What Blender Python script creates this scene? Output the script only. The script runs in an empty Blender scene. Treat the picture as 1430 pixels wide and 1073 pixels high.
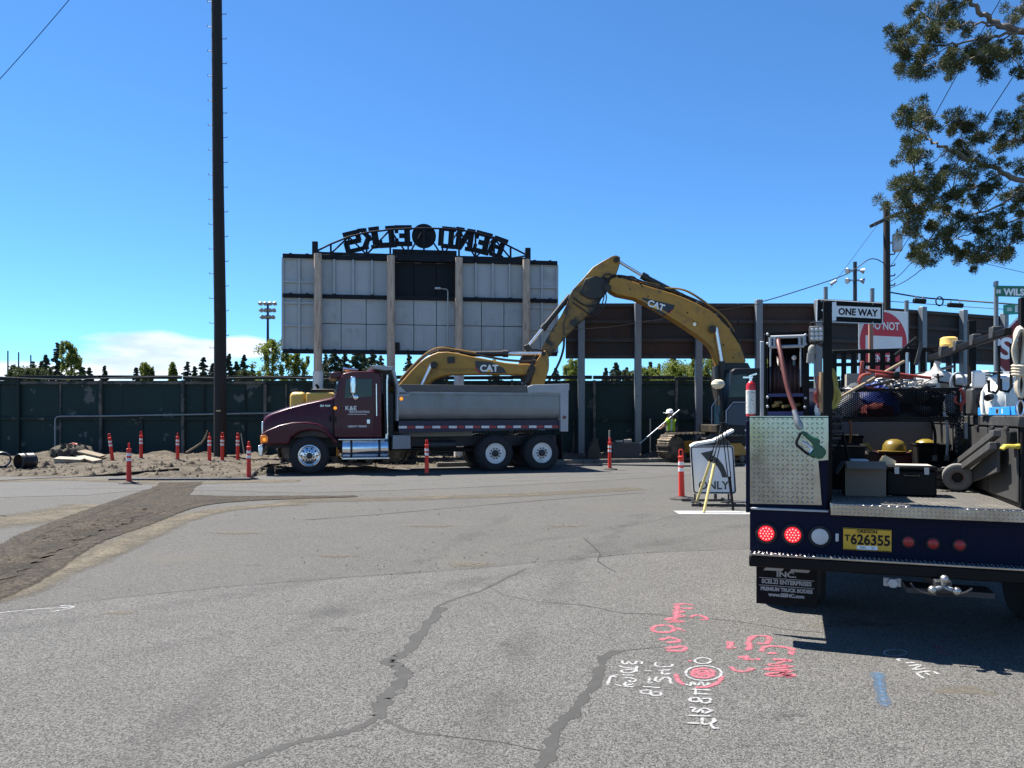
import bpy, math, random
import numpy as np
from mathutils import Vector, Matrix, Quaternion
R = math.radians
random.seed(7); RNG = np.random.default_rng(7)
scene = bpy.context.scene
COL = scene.collection

# ------------------------------------------------------------ camera
F = 1074.0; CX = 715.0; HY = 582.0; EYE = 1.6        # focal length and horizon measured on the photograph (1430 wide)
cam_d = bpy.data.cameras.new('camera'); cam = bpy.data.objects.new('camera', cam_d); COL.objects.link(cam)
cam.location = (0, 0, EYE); cam.rotation_euler = (R(90), 0, 0)
cam_d.sensor_width = 36.0; cam_d.lens = 36.0 * F / 1430.0
cam_d.shift_y = (HY - 536.5) / 1430.0
cam_d.clip_start = 0.05; cam_d.clip_end = 6000
scene.camera = cam

# ------------------------------------------------------------ sun, sky, exposure
SUN = Vector((-0.47, 0.32, 1.0)).normalized()
sun_d = bpy.data.lights.new('sun', 'SUN'); sun_d.energy = 5.0; sun_d.angle = R(0.5); sun_d.color = (1.0, 0.95, 0.87)
sun = bpy.data.objects.new('sun', sun_d); COL.objects.link(sun)
sun.rotation_euler = SUN.to_track_quat('Z', 'Y').to_euler(); sun.location = (-20, 20, 60)
world = bpy.data.worlds.new('World'); scene.world = world; world.use_nodes = True
wn = world.node_tree.nodes; wl = world.node_tree.links; wn.clear()
sky = wn.new('ShaderNodeTexSky'); sky.sky_type = 'NISHITA'; sky.sun_disc = False
sky.sun_elevation = math.asin(SUN.z); sky.sun_rotation = math.atan2(SUN.x, SUN.y)
sky.altitude = 2200; sky.air_density = 1.0; sky.dust_density = 0.0; sky.ozone_density = 1.5
tc = wn.new('ShaderNodeTexCoord')
sep = wn.new('ShaderNodeSeparateXYZ'); wl.new(tc.outputs['Generated'], sep.inputs[0])
mp = wn.new('ShaderNodeMapping'); mp.inputs['Scale'].default_value = (1.0, 1.0, 4.2); mp.inputs['Location'].default_value = (3.13, 1.7, 0.35)
wl.new(tc.outputs['Generated'], mp.inputs[0])
cn = wn.new('ShaderNodeTexNoise'); cn.inputs['Scale'].default_value = 4.3; cn.inputs['Detail'].default_value = 9; cn.inputs['Roughness'].default_value = 0.56
wl.new(mp.outputs[0], cn.inputs[0])
# cumulus banks stand low over the horizon, at several compass points
def wmath(op, a, b=None, clamp=False):
    n = wn.new('ShaderNodeMath'); n.operation = op; n.use_clamp = clamp
    for i, v in enumerate((a, b)):
        if v is None: continue
        if isinstance(v, (int, float)): n.inputs[i].default_value = v
        else: wl.new(v, n.inputs[i])
    return n.outputs[0]
banks = None
for az, el, wa, we in ((-25.0, 3.9, 6.0, 1.9), (-19.0, 4.9, 2.6, 0.9), (-32, 2.4, 6, 1.3), (-75, 6, 16, 4), (70, 7, 18, 5), (125, 5, 22, 4), (190, 8, 26, 6), (-130, 6, 24, 5)):
    d = (math.sin(R(az)), math.cos(R(az)))
    # angle away from the bank in azimuth and in height
    dx = wmath('MULTIPLY', sep.outputs[0], d[1]); dy = wmath('MULTIPLY', sep.outputs[1], -d[0])
    lat = wmath('DIVIDE', wmath('ADD', dx, dy), math.sin(R(wa)))
    ver = wmath('DIVIDE', wmath('SUBTRACT', sep.outputs[2], math.sin(R(el))), math.sin(R(we)))
    q = wmath('ADD', wmath('MULTIPLY', lat, lat), wmath('MULTIPLY', ver, ver))
    fx = wmath('MULTIPLY', sep.outputs[0], d[0]); fy = wmath('MULTIPLY', sep.outputs[1], d[1])
    front = wmath('GREATER_THAN', wmath('ADD', fx, fy), 0.0)
    g = wmath('MULTIPLY', wmath('SUBTRACT', 1.0, wmath('MULTIPLY', q, 0.5), True), front)
    banks = g if banks is None else wmath('MAXIMUM', banks, g)
dens = wmath('ADD', wmath('MULTIPLY', banks, 0.55), wmath('SUBTRACT', cn.outputs['Fac'], 0.82))
dens = wmath('MULTIPLY', dens, 6.0, True)
cr = wn.new('ShaderNodeMix'); cr.data_type = 'RGBA'
cn2 = wn.new('ShaderNodeTexNoise'); cn2.inputs['Scale'].default_value = 9; cn2.inputs['Detail'].default_value = 6
wl.new(mp.outputs[0], cn2.inputs[0])
cw = wn.new('ShaderNodeMix'); cw.data_type = 'RGBA'; wl.new(wmath('MULTIPLY', wmath('SUBTRACT', cn2.outputs['Fac'], 0.33), 3.2, True), cw.inputs[0])
cw.inputs[6].default_value = (5.2, 6.1, 7.6, 1); cw.inputs[7].default_value = (9.6, 9.7, 9.9, 1)
wl.new(wmath('MULTIPLY', dens, 0.92), cr.inputs[0]); hs = wn.new('ShaderNodeVectorMath'); hs.operation = 'MULTIPLY'; hs.inputs[1].default_value = (0.60, 1.08, 1.46); wl.new(sky.outputs[0], hs.inputs[0]); wl.new(hs.outputs[0], cr.inputs[6]); wl.new(cw.outputs[2], cr.inputs[7])
bg = wn.new('ShaderNodeBackground'); bg.inputs['Strength'].default_value = 0.054; wl.new(cr.outputs[2], bg.inputs[0])
wo = wn.new('ShaderNodeOutputWorld'); wl.new(bg.outputs[0], wo.inputs[0])
vs = scene.view_settings; vs.view_transform = 'Standard'; vs.look = 'None'; vs.exposure = 1.4; vs.gamma = 1.0
vs.use_curve_mapping = False

# ------------------------------------------------------------ measuring helpers (photo pixel -> place in the world)
def P(px, py, Y): return Vector(((px - CX) / F * Y, Y, EYE - (py - HY) / F * Y))
def G(px, py, z=0.0):
    Y = F * (EYE - z) / (py - HY); return Vector(((px - CX) / F * Y, Y, z))
def onplane(px, py, root, v):
    """ray through a pixel met with the plane local y = v of a rotated root -> local (x, z)"""
    d = Vector(((px - CX) / F, 1.0, -(py - HY) / F)); o = Vector((0, 0, EYE))
    mi = root.matrix_basis.inverted(); o2 = mi @ o; d2 = mi.to_3x3() @ d
    t = (v - o2.y) / d2.y; q = o2 + d2 * t
    return q.x, q.z

# ------------------------------------------------------------ mesh helpers
class MB:
    def __init__(s): s.v = []; s.f = []
    def add(s, vs, fs):
        b = len(s.v); s.v += [Vector(x) for x in vs]; s.f += [tuple(i + b for i in f) for f in fs]; return s
    def box(s, c, d, rot=None):
        hx, hy, hz = d[0] / 2, d[1] / 2, d[2] / 2
        vs = [Vector((x, y, z)) for x in (-hx, hx) for y in (-hy, hy) for z in (-hz, hz)]
        if rot is not None: vs = [rot @ v for v in vs]
        c = Vector(c)
        return s.add([v + c for v in vs], [(0, 1, 3, 2), (4, 6, 7, 5), (0, 4, 5, 1), (2, 3, 7, 6), (0, 2, 6, 4), (1, 5, 7, 3)])
    def bb(s, x0, x1, y0, y1, z0, z1): return s.box(((x0 + x1) / 2, (y0 + y1) / 2, (z0 + z1) / 2), (abs(x1 - x0), abs(y1 - y0), abs(z1 - z0)))
    def prism(s, pts, y0, y1):
        """outline in x,z pushed from y0 to y1"""
        n = len(pts); a = sum(pts[i][0] * pts[(i + 1) % n][1] - pts[(i + 1) % n][0] * pts[i][1] for i in range(n))
        if a < 0: pts = pts[::-1]
        vs = [(p[0], y0, p[1]) for p in pts] + [(p[0], y1, p[1]) for p in pts]
        fs = [tuple(range(n)), tuple(range(2 * n - 1, n - 1, -1))] + [(i, i + n, (i + 1) % n + n, (i + 1) % n) for i in range(n)]
        return s.add(vs, fs)
    def flat(s, pts, z):
        n = len(pts); a = sum(pts[i][0] * pts[(i + 1) % n][1] - pts[(i + 1) % n][0] * pts[i][1] for i in range(n))
        if a < 0: pts = pts[::-1]
        return s.add([(p[0], p[1], z) for p in pts], [tuple(range(n))])
    def cyl(s, p0, p1, r0, r1=None, n=12):
        p0 = Vector(p0); p1 = Vector(p1); r1 = r0 if r1 is None else r1
        q = (p1 - p0).to_track_quat('Z', 'Y'); vs = []
        for p, r in ((p0, r0), (p1, r1)):
            for i in range(n):
                a = 2 * math.pi * i / n; vs.append(p + q @ Vector((r * math.cos(a), r * math.sin(a), 0)))
        return s.add(vs, [tuple(range(n - 1, -1, -1)), tuple(range(n, 2 * n))] + [(i, (i + 1) % n, (i + 1) % n + n, i + n) for i in range(n)])
    def tube(s, pts, r, n=8):
        pts = [Vector(p) for p in pts]; m = len(pts); rr = r if isinstance(r, (list, tuple)) else [r] * m
        vs = []; up = None
        for k, p in enumerate(pts):
            t = (pts[min(k + 1, m - 1)] - pts[max(k - 1, 0)]).normalized()
            if up is None: up = Vector((0, 0, 1)) if abs(t.z) < 0.9 else Vector((1, 0, 0))
            a = t.cross(up).normalized(); b = a.cross(t).normalized(); up = b
            for i in range(n):
                w = 2 * math.pi * i / n; vs.append(p + (a * math.cos(w) + b * math.sin(w)) * rr[k])
        fs = [tuple(range(n)), tuple(range(m * n - 1, (m - 1) * n - 1, -1))]
        for k in range(m - 1):
            for i in range(n): fs.append((k * n + i, k * n + n + i, k * n + n + (i + 1) % n, k * n + (i + 1) % n))
        return s.add(vs, fs)
    def lathe(s, prof, o=(0, 0, 0), axis=(0, 0, 1), n=20, ring=False):
        q = Vector(axis).to_track_quat('Z', 'Y'); o = Vector(o); vs = []; m = len(prof)
        for r, z in prof:
            for i in range(n):
                a = 2 * math.pi * i / n; vs.append(o + q @ Vector((r * math.cos(a), r * math.sin(a), z)))
        fs = [(k * n + i, k * n + (i + 1) % n, k * n + n + (i + 1) % n, k * n + n + i) for k in range(m - 1) for i in range(n)]
        if ring: fs += [((m - 1) * n + i, (m - 1) * n + (i + 1) % n, (i + 1) % n, i) for i in range(n)]
        else: fs += [tuple(range(n - 1, -1, -1)), tuple(range((m - 1) * n, m * n))]
        return s.add(vs, fs)
    def ball(s, c, r, sc=(1, 1, 1), n=14):
        m = n // 2 + 1; c = Vector(c); vs = []
        for k in range(m):
            t = math.pi * (k + 0.001) / (m - 1 + 0.002)
            for i in range(n):
                a = 2 * math.pi * i / n; vs.append(c + Vector((math.sin(t) * math.cos(a) * r * sc[0], math.sin(t) * math.sin(a) * r * sc[1], -math.cos(t) * r * sc[2])))
        fs = [(k * n + i, k * n + (i + 1) % n, k * n + n + (i + 1) % n, k * n + n + i) for k in range(m - 1) for i in range(n)]
        return s.add(vs, fs)
    def ribbon(s, pts, w, z=None):
        """flat strip on the ground along pts"""
        m = len(pts); ww = w if isinstance(w, (list, tuple)) else [w] * m; vs = []
        for k in range(m):
            a = Vector(pts[max(k - 1, 0)][:2]); b = Vector(pts[min(k + 1, m - 1)][:2]); t = (b - a)
            t = t.normalized() if t.length > 1e-6 else Vector((1, 0)); nrm = Vector((-t.y, t.x)) * ww[k] / 2
            zz = pts[k][2] if z is None else z; p = Vector(pts[k][:2])
            vs += [(p.x + nrm.x, p.y + nrm.y, zz), (p.x - nrm.x, p.y - nrm.y, zz)]
        return s.add(vs, [(2 * k, 2 * k + 1, 2 * k + 3, 2 * k + 2) for k in range(m - 1)])

def rootof(o):
    while o.parent: o = o.parent
    return o
def mk(name, mb, mat, parent=None, world=False, bev=0, smooth=True, seg=2, fix=True):
    vs = mb.v
    if world and parent is not None:
        mi = rootof(parent).matrix_basis.inverted(); vs = [mi @ v for v in vs]
    me = bpy.data.meshes.new(name); me.from_pydata([tuple(v) for v in vs], [], mb.f)
    if fix and len(mb.f) < 60000:
        import bmesh
        bm = bmesh.new(); bm.from_mesh(me); bmesh.ops.recalc_face_normals(bm, faces=bm.faces); bm.to_mesh(me); bm.free()
    me.materials.append(mat)
    if smooth: me.shade_smooth(); me.set_sharp_from_angle(angle=R(38))
    o = bpy.data.objects.new(name, me); COL.objects.link(o)
    if parent is not None: o.parent = parent
    if bev:
        b = o.modifiers.new('bevel', 'BEVEL'); b.width = bev; b.segments = seg; b.limit_method = 'ANGLE'; b.angle_limit = R(35); b.harden_normals = False
    return o
def tag(o, label=None, cat=None, group=None, kind=None):
    if label: o['label'] = label
    if cat: o['category'] = cat
    if group: o['group'] = group
    if kind: o['kind'] = kind
    return o
def empty(name, loc, rz=0, label=None, cat=None, group=None):
    o = bpy.data.objects.new(name, None); COL.objects.link(o); o.empty_display_size = 0.3
    o.matrix_basis = Matrix.Translation(Vector(loc)) @ Matrix.Rotation(rz, 4, 'Z')
    return tag(o, label, cat, group)
def copy_tree(o, parent=None):
    c = o.copy(); COL.objects.link(c); c.parent = parent
    for ch in list(o.children): copy_tree(ch, c)
    return c
def text_mesh(txt, size, depth=0.0, offset=0.0, align='CENTER', mirror=False, sx=1.0):
    cu = bpy.data.curves.new('lettering', 'FONT'); cu.body = txt; cu.size = size; cu.extrude = depth; cu.offset = offset
    cu.align_x = align; cu.align_y = 'CENTER'; cu.resolution_u = 3
    ob = bpy.data.objects.new('lettering', cu); COL.objects.link(ob)
    dg = bpy.context.evaluated_depsgraph_get(); me = bpy.data.meshes.new_from_object(ob.evaluated_get(dg))
    bpy.data.objects.remove(ob); bpy.data.curves.remove(cu)
    mb = MB(); mb.v = [Vector((v.co.x * sx * (-1 if mirror else 1), v.co.y, v.co.z)) for v in me.vertices]; mb.f = [tuple(p.vertices) for p in me.polygons]
    bpy.data.meshes.remove(me); return mb
def place(mb, o, ex, ey):
    """put a flat x,y outline into space: origin o, axes ex, ey"""
    o = Vector(o); ex = Vector(ex).normalized(); ey = Vector(ey).normalized(); ez = ex.cross(ey)
    mb.v = [o + ex * v.x + ey * v.y + ez * v.z for v in mb.v]; return mb

# ------------------------------------------------------------ materials
MATS = {}
def M(name, col, rough=0.6, metal=0.0, var=0.18, scale=3.0, bump=0.0, bscale=40.0, dirt=None, dthr=0.55, dscale=2.0, dsoft=0.12, spec=0.5, emit=None, es=0, coat=0, alpha=None, trans=0, spk=None, rnd=False, stretch=None):
    if name in MATS: return MATS[name]
    m = bpy.data.materials.new(name); m.use_nodes = True; nt = m.node_tree; n = nt.nodes; l = nt.links
    b = n['Principled BSDF']; b.inputs['Roughness'].default_value = rough; b.inputs['Metallic'].default_value = metal
    b.inputs['Specular IOR Level'].default_value = spec; b.inputs['Coat Weight'].default_value = coat
    b.inputs['Transmission Weight'].default_value = trans
    if emit: b.inputs['Emission Color'].default_value = (*emit, 1); b.inputs['Emission Strength'].default_value = es
    t0 = n.new('ShaderNodeTexCoord'); t = n.new('NodeReroute')
    src = t0.outputs['Object']
    if rnd:
        oi = n.new('ShaderNodeObjectInfo'); va = n.new('ShaderNodeVectorMath'); va.operation = 'SCALE'; va.inputs[0].default_value = (37, 21, 53); l.new(oi.outputs['Random'], va.inputs['Scale'])
        vb = n.new('ShaderNodeVectorMath'); vb.operation = 'ADD'; l.new(src, vb.inputs[0]); l.new(va.outputs[0], vb.inputs[1]); src = vb.outputs[0]
    if stretch:
        vc = n.new('ShaderNodeVectorMath'); vc.operation = 'MULTIPLY'; l.new(src, vc.inputs[0]); vc.inputs[1].default_value = stretch; src = vc.outputs[0]
    l.new(src, t.inputs[0])
    nz = n.new('ShaderNodeTexNoise'); nz.inputs['Scale'].default_value = scale; nz.inputs['Detail'].default_value = 6; nz.inputs['Roughness'].default_value = 0.65
    l.new(t.outputs[0], nz.inputs[0])
    mr = n.new('ShaderNodeMapRange'); mr.inputs[1].default_value = 0.25; mr.inputs[2].default_value = 0.75; mr.inputs[3].default_value = 1 - var; mr.inputs[4].default_value = 1 + var
    l.new(nz.outputs['Fac'], mr.inputs[0])
    mx = n.new('ShaderNodeVectorMath'); mx.operation = 'SCALE'; mx.inputs[0].default_value = col; l.new(mr.outputs[0], mx.inputs['Scale'])
    out = mx.outputs[0]
    if spk:      # stone speckle: (cells per metre, darkest, brightest)
        vo = n.new('ShaderNodeTexVoronoi'); vo.inputs['Scale'].default_value = spk[0]; l.new(t.outputs[0], vo.inputs[0])
        sp = n.new('ShaderNodeSeparateColor'); l.new(vo.outputs['Color'], sp.inputs[0])
        r2 = n.new('ShaderNodeMapRange'); r2.inputs[3].default_value = spk[1]; r2.inputs[4].default_value = spk[2]; l.new(sp.outputs[0], r2.inputs[0])
        m2 = n.new('ShaderNodeVectorMath'); m2.operation = 'SCALE'; l.new(out, m2.inputs[0]); l.new(r2.outputs[0], m2.inputs['Scale']); out = m2.outputs[0]
    if dirt:
        dz = n.new('ShaderNodeTexNoise'); dz.inputs['Scale'].default_value = dscale; dz.inputs['Detail'].default_value = 8; dz.inputs['Roughness'].default_value = 0.6
        l.new(t.outputs[0], dz.inputs[0])
        d2 = n.new('ShaderNodeMapRange'); d2.inputs[1].default_value = dthr; d2.inputs[2].default_value = dthr + dsoft; l.new(dz.outputs['Fac'], d2.inputs[0])
        mi = n.new('ShaderNodeMix'); mi.data_type = 'RGBA'; l.new(d2.outputs[0], mi.inputs[0]); l.new(out, mi.inputs[6]); mi.inputs[7].default_value = (*dirt, 1); out = mi.outputs[2]
    l.new(out, b.inputs['Base Color'])
    r3 = n.new('ShaderNodeMapRange'); r3.inputs[3].default_value = max(0.02, rough - 0.12); r3.inputs[4].default_value = min(1, rough + 0.12); l.new(nz.outputs['Fac'], r3.inputs[0]); l.new(r3.outputs[0], b.inputs['Roughness'])
    if bump:
        bz = n.new('ShaderNodeTexNoise'); bz.inputs['Scale'].default_value = bscale; bz.inputs['Detail'].default_value = 4; l.new(t.outputs[0], bz.inputs[0])
        bu = n.new('ShaderNodeBump'); bu.inputs['Strength'].default_value = bump; bu.inputs['Distance'].default_value = 0.02; l.new(bz.outputs['Fac'], bu.inputs['Height']); l.new(bu.outputs[0], b.inputs['Normal'])
    MATS[name] = m; return m

black = M('black_paint', (0.006, 0.006, 0.007), 0.5, var=0.3, spec=.25)
steel_dark = M('dark_steel', (0.035, 0.036, 0.04), 0.5, 0.4, dirt=(0.10, 0.085, 0.065), dthr=0.6)
chrome = M('polished_aluminium', (0.75, 0.76, 0.78), 0.22, 1.0, var=0.08, scale=6)
rod = M('cylinder_rod', (0.72, 0.73, 0.75), 0.25, 0.9, var=0.06)
galv = M('galvanised_steel', (0.36, 0.38, 0.40), 0.5, 0.6, var=0.15, scale=9)
rubber = M('tyre_rubber', (0.018, 0.018, 0.02), 0.85, var=0.25, scale=5, dirt=(0.09, 0.08, 0.065), dthr=0.62)
glass = M('dark_glass', (0.01, 0.014, 0.016), 0.06, 0, var=0.1, spec=0.45)
catyellow = M('excavator_yellow', (0.38, 0.185, 0.02), 0.5, 0, var=0.2, scale=2, dirt=(0.10, 0.065, 0.03), dthr=0.55, dscale=2.6, dsoft=0.25)
whitepaint = M('white_paint', (0.78, 0.78, 0.76), 0.5, var=0.06)

def softmat(name, base, nscale, amp, thr, soft):
    """cover that thins out toward its edges: the mesh attribute fade (1 in the middle, 0 at the rim) against a noise"""
    if name in MATS: return MATS[name]
    m = base.copy(); m.name = name; n = m.node_tree.nodes; l = m.node_tree.links; b = n['Principled BSDF']
    at = n.new('ShaderNodeAttribute'); at.attribute_name = 'fade'; t = n.new('ShaderNodeTexCoord')
    z = n.new('ShaderNodeTexNoise'); z.inputs['Scale'].default_value = nscale; z.inputs['Detail'].default_value = 7; z.inputs['Roughness'].default_value = .7; l.new(t.outputs['Object'], z.inputs[0])
    ma = n.new('ShaderNodeMath'); ma.operation = 'MULTIPLY_ADD'; l.new(z.outputs['Fac'], ma.inputs[0]); ma.inputs[1].default_value = amp; l.new(at.outputs['Fac'], ma.inputs[2])
    mr = n.new('ShaderNodeMapRange'); mr.inputs[1].default_value = thr; mr.inputs[2].default_value = thr + soft; l.new(ma.outputs[0], mr.inputs[0]); l.new(mr.outputs[0], b.inputs['Alpha'])
    MATS[name] = m; return m
def softribbon(name, pts, ws, z, mat, parent, prof=((-1, 0), (-.55, .8), (0, 1), (.55, .8), (1, 0)), label=None, zstep=0):
    """pts: list of strokes of ground points; ws: half widths"""
    vs = []; fs = []; fade = []; k = len(prof)
    for s, w in zip(pts, ws):
        b0 = len(vs); m = len(s); z += zstep
        for i in range(m):
            a = Vector(s[max(i - 1, 0)][:2]); b = Vector(s[min(i + 1, m - 1)][:2]); t = b - a; t = t.normalized() if t.length > 1e-6 else Vector((1, 0)); nr = Vector((-t.y, t.x)); wi = w[i] if isinstance(w, (list, tuple)) else w
            e = 1 if 0 < i < m - 1 else .35
            for u, f in prof: q = Vector(s[i][:2]) + nr * u * wi; vs.append((q.x, q.y, z)); fade.append(f * e)
        for i in range(m - 1):
            for j in range(k - 1): fs.append((b0 + i * k + j, b0 + i * k + j + 1, b0 + (i + 1) * k + j + 1, b0 + (i + 1) * k + j))
    me = bpy.data.meshes.new(name); me.from_pydata(vs, [], fs); me.materials.append(mat); at = me.attributes.new('fade', 'FLOAT', 'POINT'); at.data.foreach_set('value', fade)
    o = bpy.data.objects.new(name, me); COL.objects.link(o); o.parent = parent
    if label: o['label'] = label
    return o
def softblob(name, c, a, b, z, mat, parent, seed=0):
    rg = random.Random(seed); vs = [(c[0], c[1], z)]; fade = [1.0]; fs = []; n = 24
    for r, f in ((.35, .95), (.7, .6), (1, 0)):
        for i in range(n):
            t = 6.2832 * i / n; k = r * (1 + .25 * math.sin(3 * t + seed) * r); vs.append((c[0] + a * k * math.cos(t), c[1] + b * k * math.sin(t), z)); fade.append(f)
    for i in range(n): fs.append((0, 1 + i, 1 + (i + 1) % n))
    for q in range(2):
        for i in range(n): fs.append((1 + q * n + i, 1 + (q + 1) * n + i, 1 + (q + 1) * n + (i + 1) % n, 1 + q * n + (i + 1) % n))
    me = bpy.data.meshes.new(name); me.from_pydata(vs, [], fs); me.materials.append(mat); at = me.attributes.new('fade', 'FLOAT', 'POINT'); at.data.foreach_set('value', fade)
    o = bpy.data.objects.new(name, me); COL.objects.link(o); o.parent = parent; return o
def smoothpts(pts, n=5):
    out = []
    for i in range(len(pts) - 1):
        p0 = np.array(pts[max(i - 1, 0)], float); p1 = np.array(pts[i], float); p2 = np.array(pts[i + 1], float); p3 = np.array(pts[min(i + 2, len(pts) - 1)], float)
        for k in range(n):
            t = k / n; out.append(tuple(0.5 * (2 * p1 + (p2 - p0) * t + (2 * p0 - 5 * p1 + 4 * p2 - p3) * t * t + (3 * p1 - p0 - 3 * p2 + p3) * t ** 3)))
    return out + [tuple(pts[-1])]

def ML(name, col, *a, **k):
    if k.get('dirt'): k['dirt'] = tuple(0.385 * c for c in k['dirt'])
    return M(name, tuple(0.385 * c for c in col), *a, **k)

# ============================================================ ground, roads, dirt
asph_mid = ML('asphalt_worn', (0.225, 0.218, 0.203), 0.9, 0, var=0.10, scale=0.8, bump=0.5, bscale=150, spk=(85, 0.62, 1.38), dirt=(0.275, 0.25, 0.205), dthr=0.56, dscale=0.42, dsoft=0.3, spec=0.2)
asph_chip = ML('chip_seal', (0.305, 0.296, 0.278), 0.9, 0, var=0.10, scale=1.3, bump=0.9, bscale=120, spk=(120, 0.42, 1.58), dirt=(0.25, 0.235, 0.20), dthr=0.6, dscale=0.6, dsoft=0.3, spec=0.2)
asph_far = ML('asphalt_street', (0.225, 0.219, 0.206), 0.88, 0, var=0.10, scale=0.5, bump=0.4, bscale=120, spk=(80, 0.72, 1.28), dirt=(0.30, 0.27, 0.22), dthr=0.55, dscale=0.3, dsoft=0.3, spec=0.25)
gravel_dark = ML('trench_gravel', (0.12, 0.098, 0.074), 0.95, 0, var=0.45, scale=5, bump=1.0, bscale=55, spk=(38, 0.45, 1.6), dirt=(0.075, 0.07, 0.06), dthr=0.52, dscale=1.2, dsoft=0.2, spec=0.15)
dust = ML('sandy_dust', (0.31, 0.27, 0.205), 0.95, 0, var=0.25, scale=3, bump=0.6, bscale=60, spk=(45, 0.7, 1.3), spec=0.1)
dirtm = ML('excavated_dirt', (0.235, 0.20, 0.155), 0.95, 0, var=0.38, scale=2.2, bump=1.0, bscale=30, spk=(22, 0.6, 1.45), dirt=(0.125, 0.105, 0.08), dthr=0.50, dscale=0.9, dsoft=0.2, spec=0.1)
seal = softmat('soft_sealant', ML('crack_sealant', (0.115, 0.112, 0.106), 0.8, 0, var=0.15, scale=4, spec=0.3, dirt=(0.15, 0.146, 0.138), dthr=0.5, dscale=9, dsoft=0.3), 22, 1.2, .80, .35)
crackm0 = ML('open_crack', (0.045, 0.042, 0.04), 0.95, 0, var=0.3)
crackm = softmat('soft_crack', crackm0, 30, 1.0, .75, .2)
pinkp = ML('pink_spray_paint', (1.0, 0.22, 0.30), 0.8, 0, var=0.2, scale=30, dirt=(0.30, 0.24, 0.23), dthr=0.52, dscale=45, dsoft=0.08)
whitep = ML('white_spray_paint', (0.80, 0.80, 0.80), 0.75, 0, var=0.08, scale=30, dirt=(0.36, 0.35, 0.34), dthr=0.62, dscale=45, dsoft=0.08)
bluep = ML('blue_spray_paint', (0.13, 0.27, 0.46), 0.8, 0, var=0.2, scale=30, dirt=(0.27, 0.27, 0.27), dthr=0.52, dscale=40, dsoft=0.1)

gm = MB().flat([(-900, -60), (900, -60), (900, 3500), (-900, 3500)], -0.12)
tag(mk('ground', gm, ML('far_ground', (0.16, 0.14, 0.09), 0.95, var=0.3, scale=0.05), None), kind='structure')

EDGE = [(-60, 17.2), (-30, 18.8), (-16, 20.3), (-13.3, 20.5), (-10.2, 20.7), (-9.3, 19.9), (-8.5, 20.05), (-7.4, 20.1), (-6.9, 20.6), (-6.3, 22.2), (-5, 23.0), (-2.5, 24.3), (2, 26.0), (6, 27.2), (20, 31.0), (60, 41.8)]
def edge_y(x):
    for (a, b), (c, d) in zip(EDGE, EDGE[1:]):
        if a <= x <= c: return b + (d - b) * (x - a) / (c - a)
    return EDGE[0][1] if x < -60 else EDGE[-1][1]
def wob(pts, n, amp, seed):
    rg = random.Random(seed); out = []
    for a, b in zip(pts, pts[1:]):
        for k in range(n):
            t = k / n; out.append((a[0] + (b[0] - a[0]) * t + rg.uniform(-amp, amp), a[1] + (b[1] - a[1]) * t + rg.uniform(-amp, amp)))
    return out + [pts[-1]]
edge_fine = wob(EDGE, 14, 0.05, 3)
road = mk('road', MB().flat([(-60, -30), (60, -30)] + edge_fine[::-1], 0.0), asph_mid, smooth=False); tag(road, kind='structure')
def gp(pts): return [tuple(G(*p))[:2] for p in pts]
# street that runs across, smoother and bluer
st = gp([(-60, 700), (0, 695), (120, 692), (205, 684)]) + gp([(300, 685), (420, 689), (640, 682), (800, 674), (960, 664), (1240, 649), (1430, 641)])
st = wob(st, 10, 0.03, 5)
far = [(x, edge_y(x) - 0.25) for x in np.linspace(24, -20, 60)]
mk('street_surface', MB().flat(st + [(x, y) for x, y in far], 0.004), asph_far, road, smooth=False)
# coarse chip seal near the camera
seam = gp([(-700, 935), (-260, 880), (0, 856), (150, 838), (300, 822), (480, 808), (650, 796), (780, 784), (900, 773), (1040, 768), (1300, 752), (1700, 740)])
seamw = wob(seam, 12, 0.008, 9)
mk('chip_seal_surface', MB().flat(seamw + [(14, -28), (-14, -28)], 0.004), asph_chip, road, smooth=False)
mk('pavement_seam', MB().ribbon([(x, y + 0.006) for x, y in seamw], [0.006 + 0.016 * random.random() for _ in seamw], 0.0085), crackm0, road, smooth=False)
# refilled trench, dark gravel, and the sandy spill along its edges
def patch(name, pts, z, mat, amp, seed, n=8):
    return mk(name, MB().flat(wob(gp(pts + [pts[0]]), n, amp, seed)[:-1], z), mat, road, smooth=False)
dustsoft = softmat('soft_dust', dust, 2.6, 2.0, 1.05, 1.1)
def gsm(p, n=6): return gp(smoothpts(p, n))
softribbon('dust_patch', [gsm([(-300, 985), (-100, 862), (0, 832), (60, 806), (130, 779), (190, 751), (250, 726), (320, 711), (430, 703)])], [.34], .0068, dustsoft, road)
softribbon('dust_patch', [gsm([(-160, 735), (0, 728), (60, 722), (110, 715), (160, 704)])], [1.0], .0066, dustsoft, road)
softribbon('dust_patch', [gsm([(-100, 673), (0, 672), (90, 670), (165, 672), (250, 675), (345, 673), (420, 672)])], [.5], .0092, dustsoft, road)
softribbon('dust_patch', [gsm([(380, 700), (560, 697), (760, 690), (900, 682)])], [.55], .0064, softmat('thin_film_dust', dust, 1.6, 1.5, 1.2, .9), road)
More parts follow.
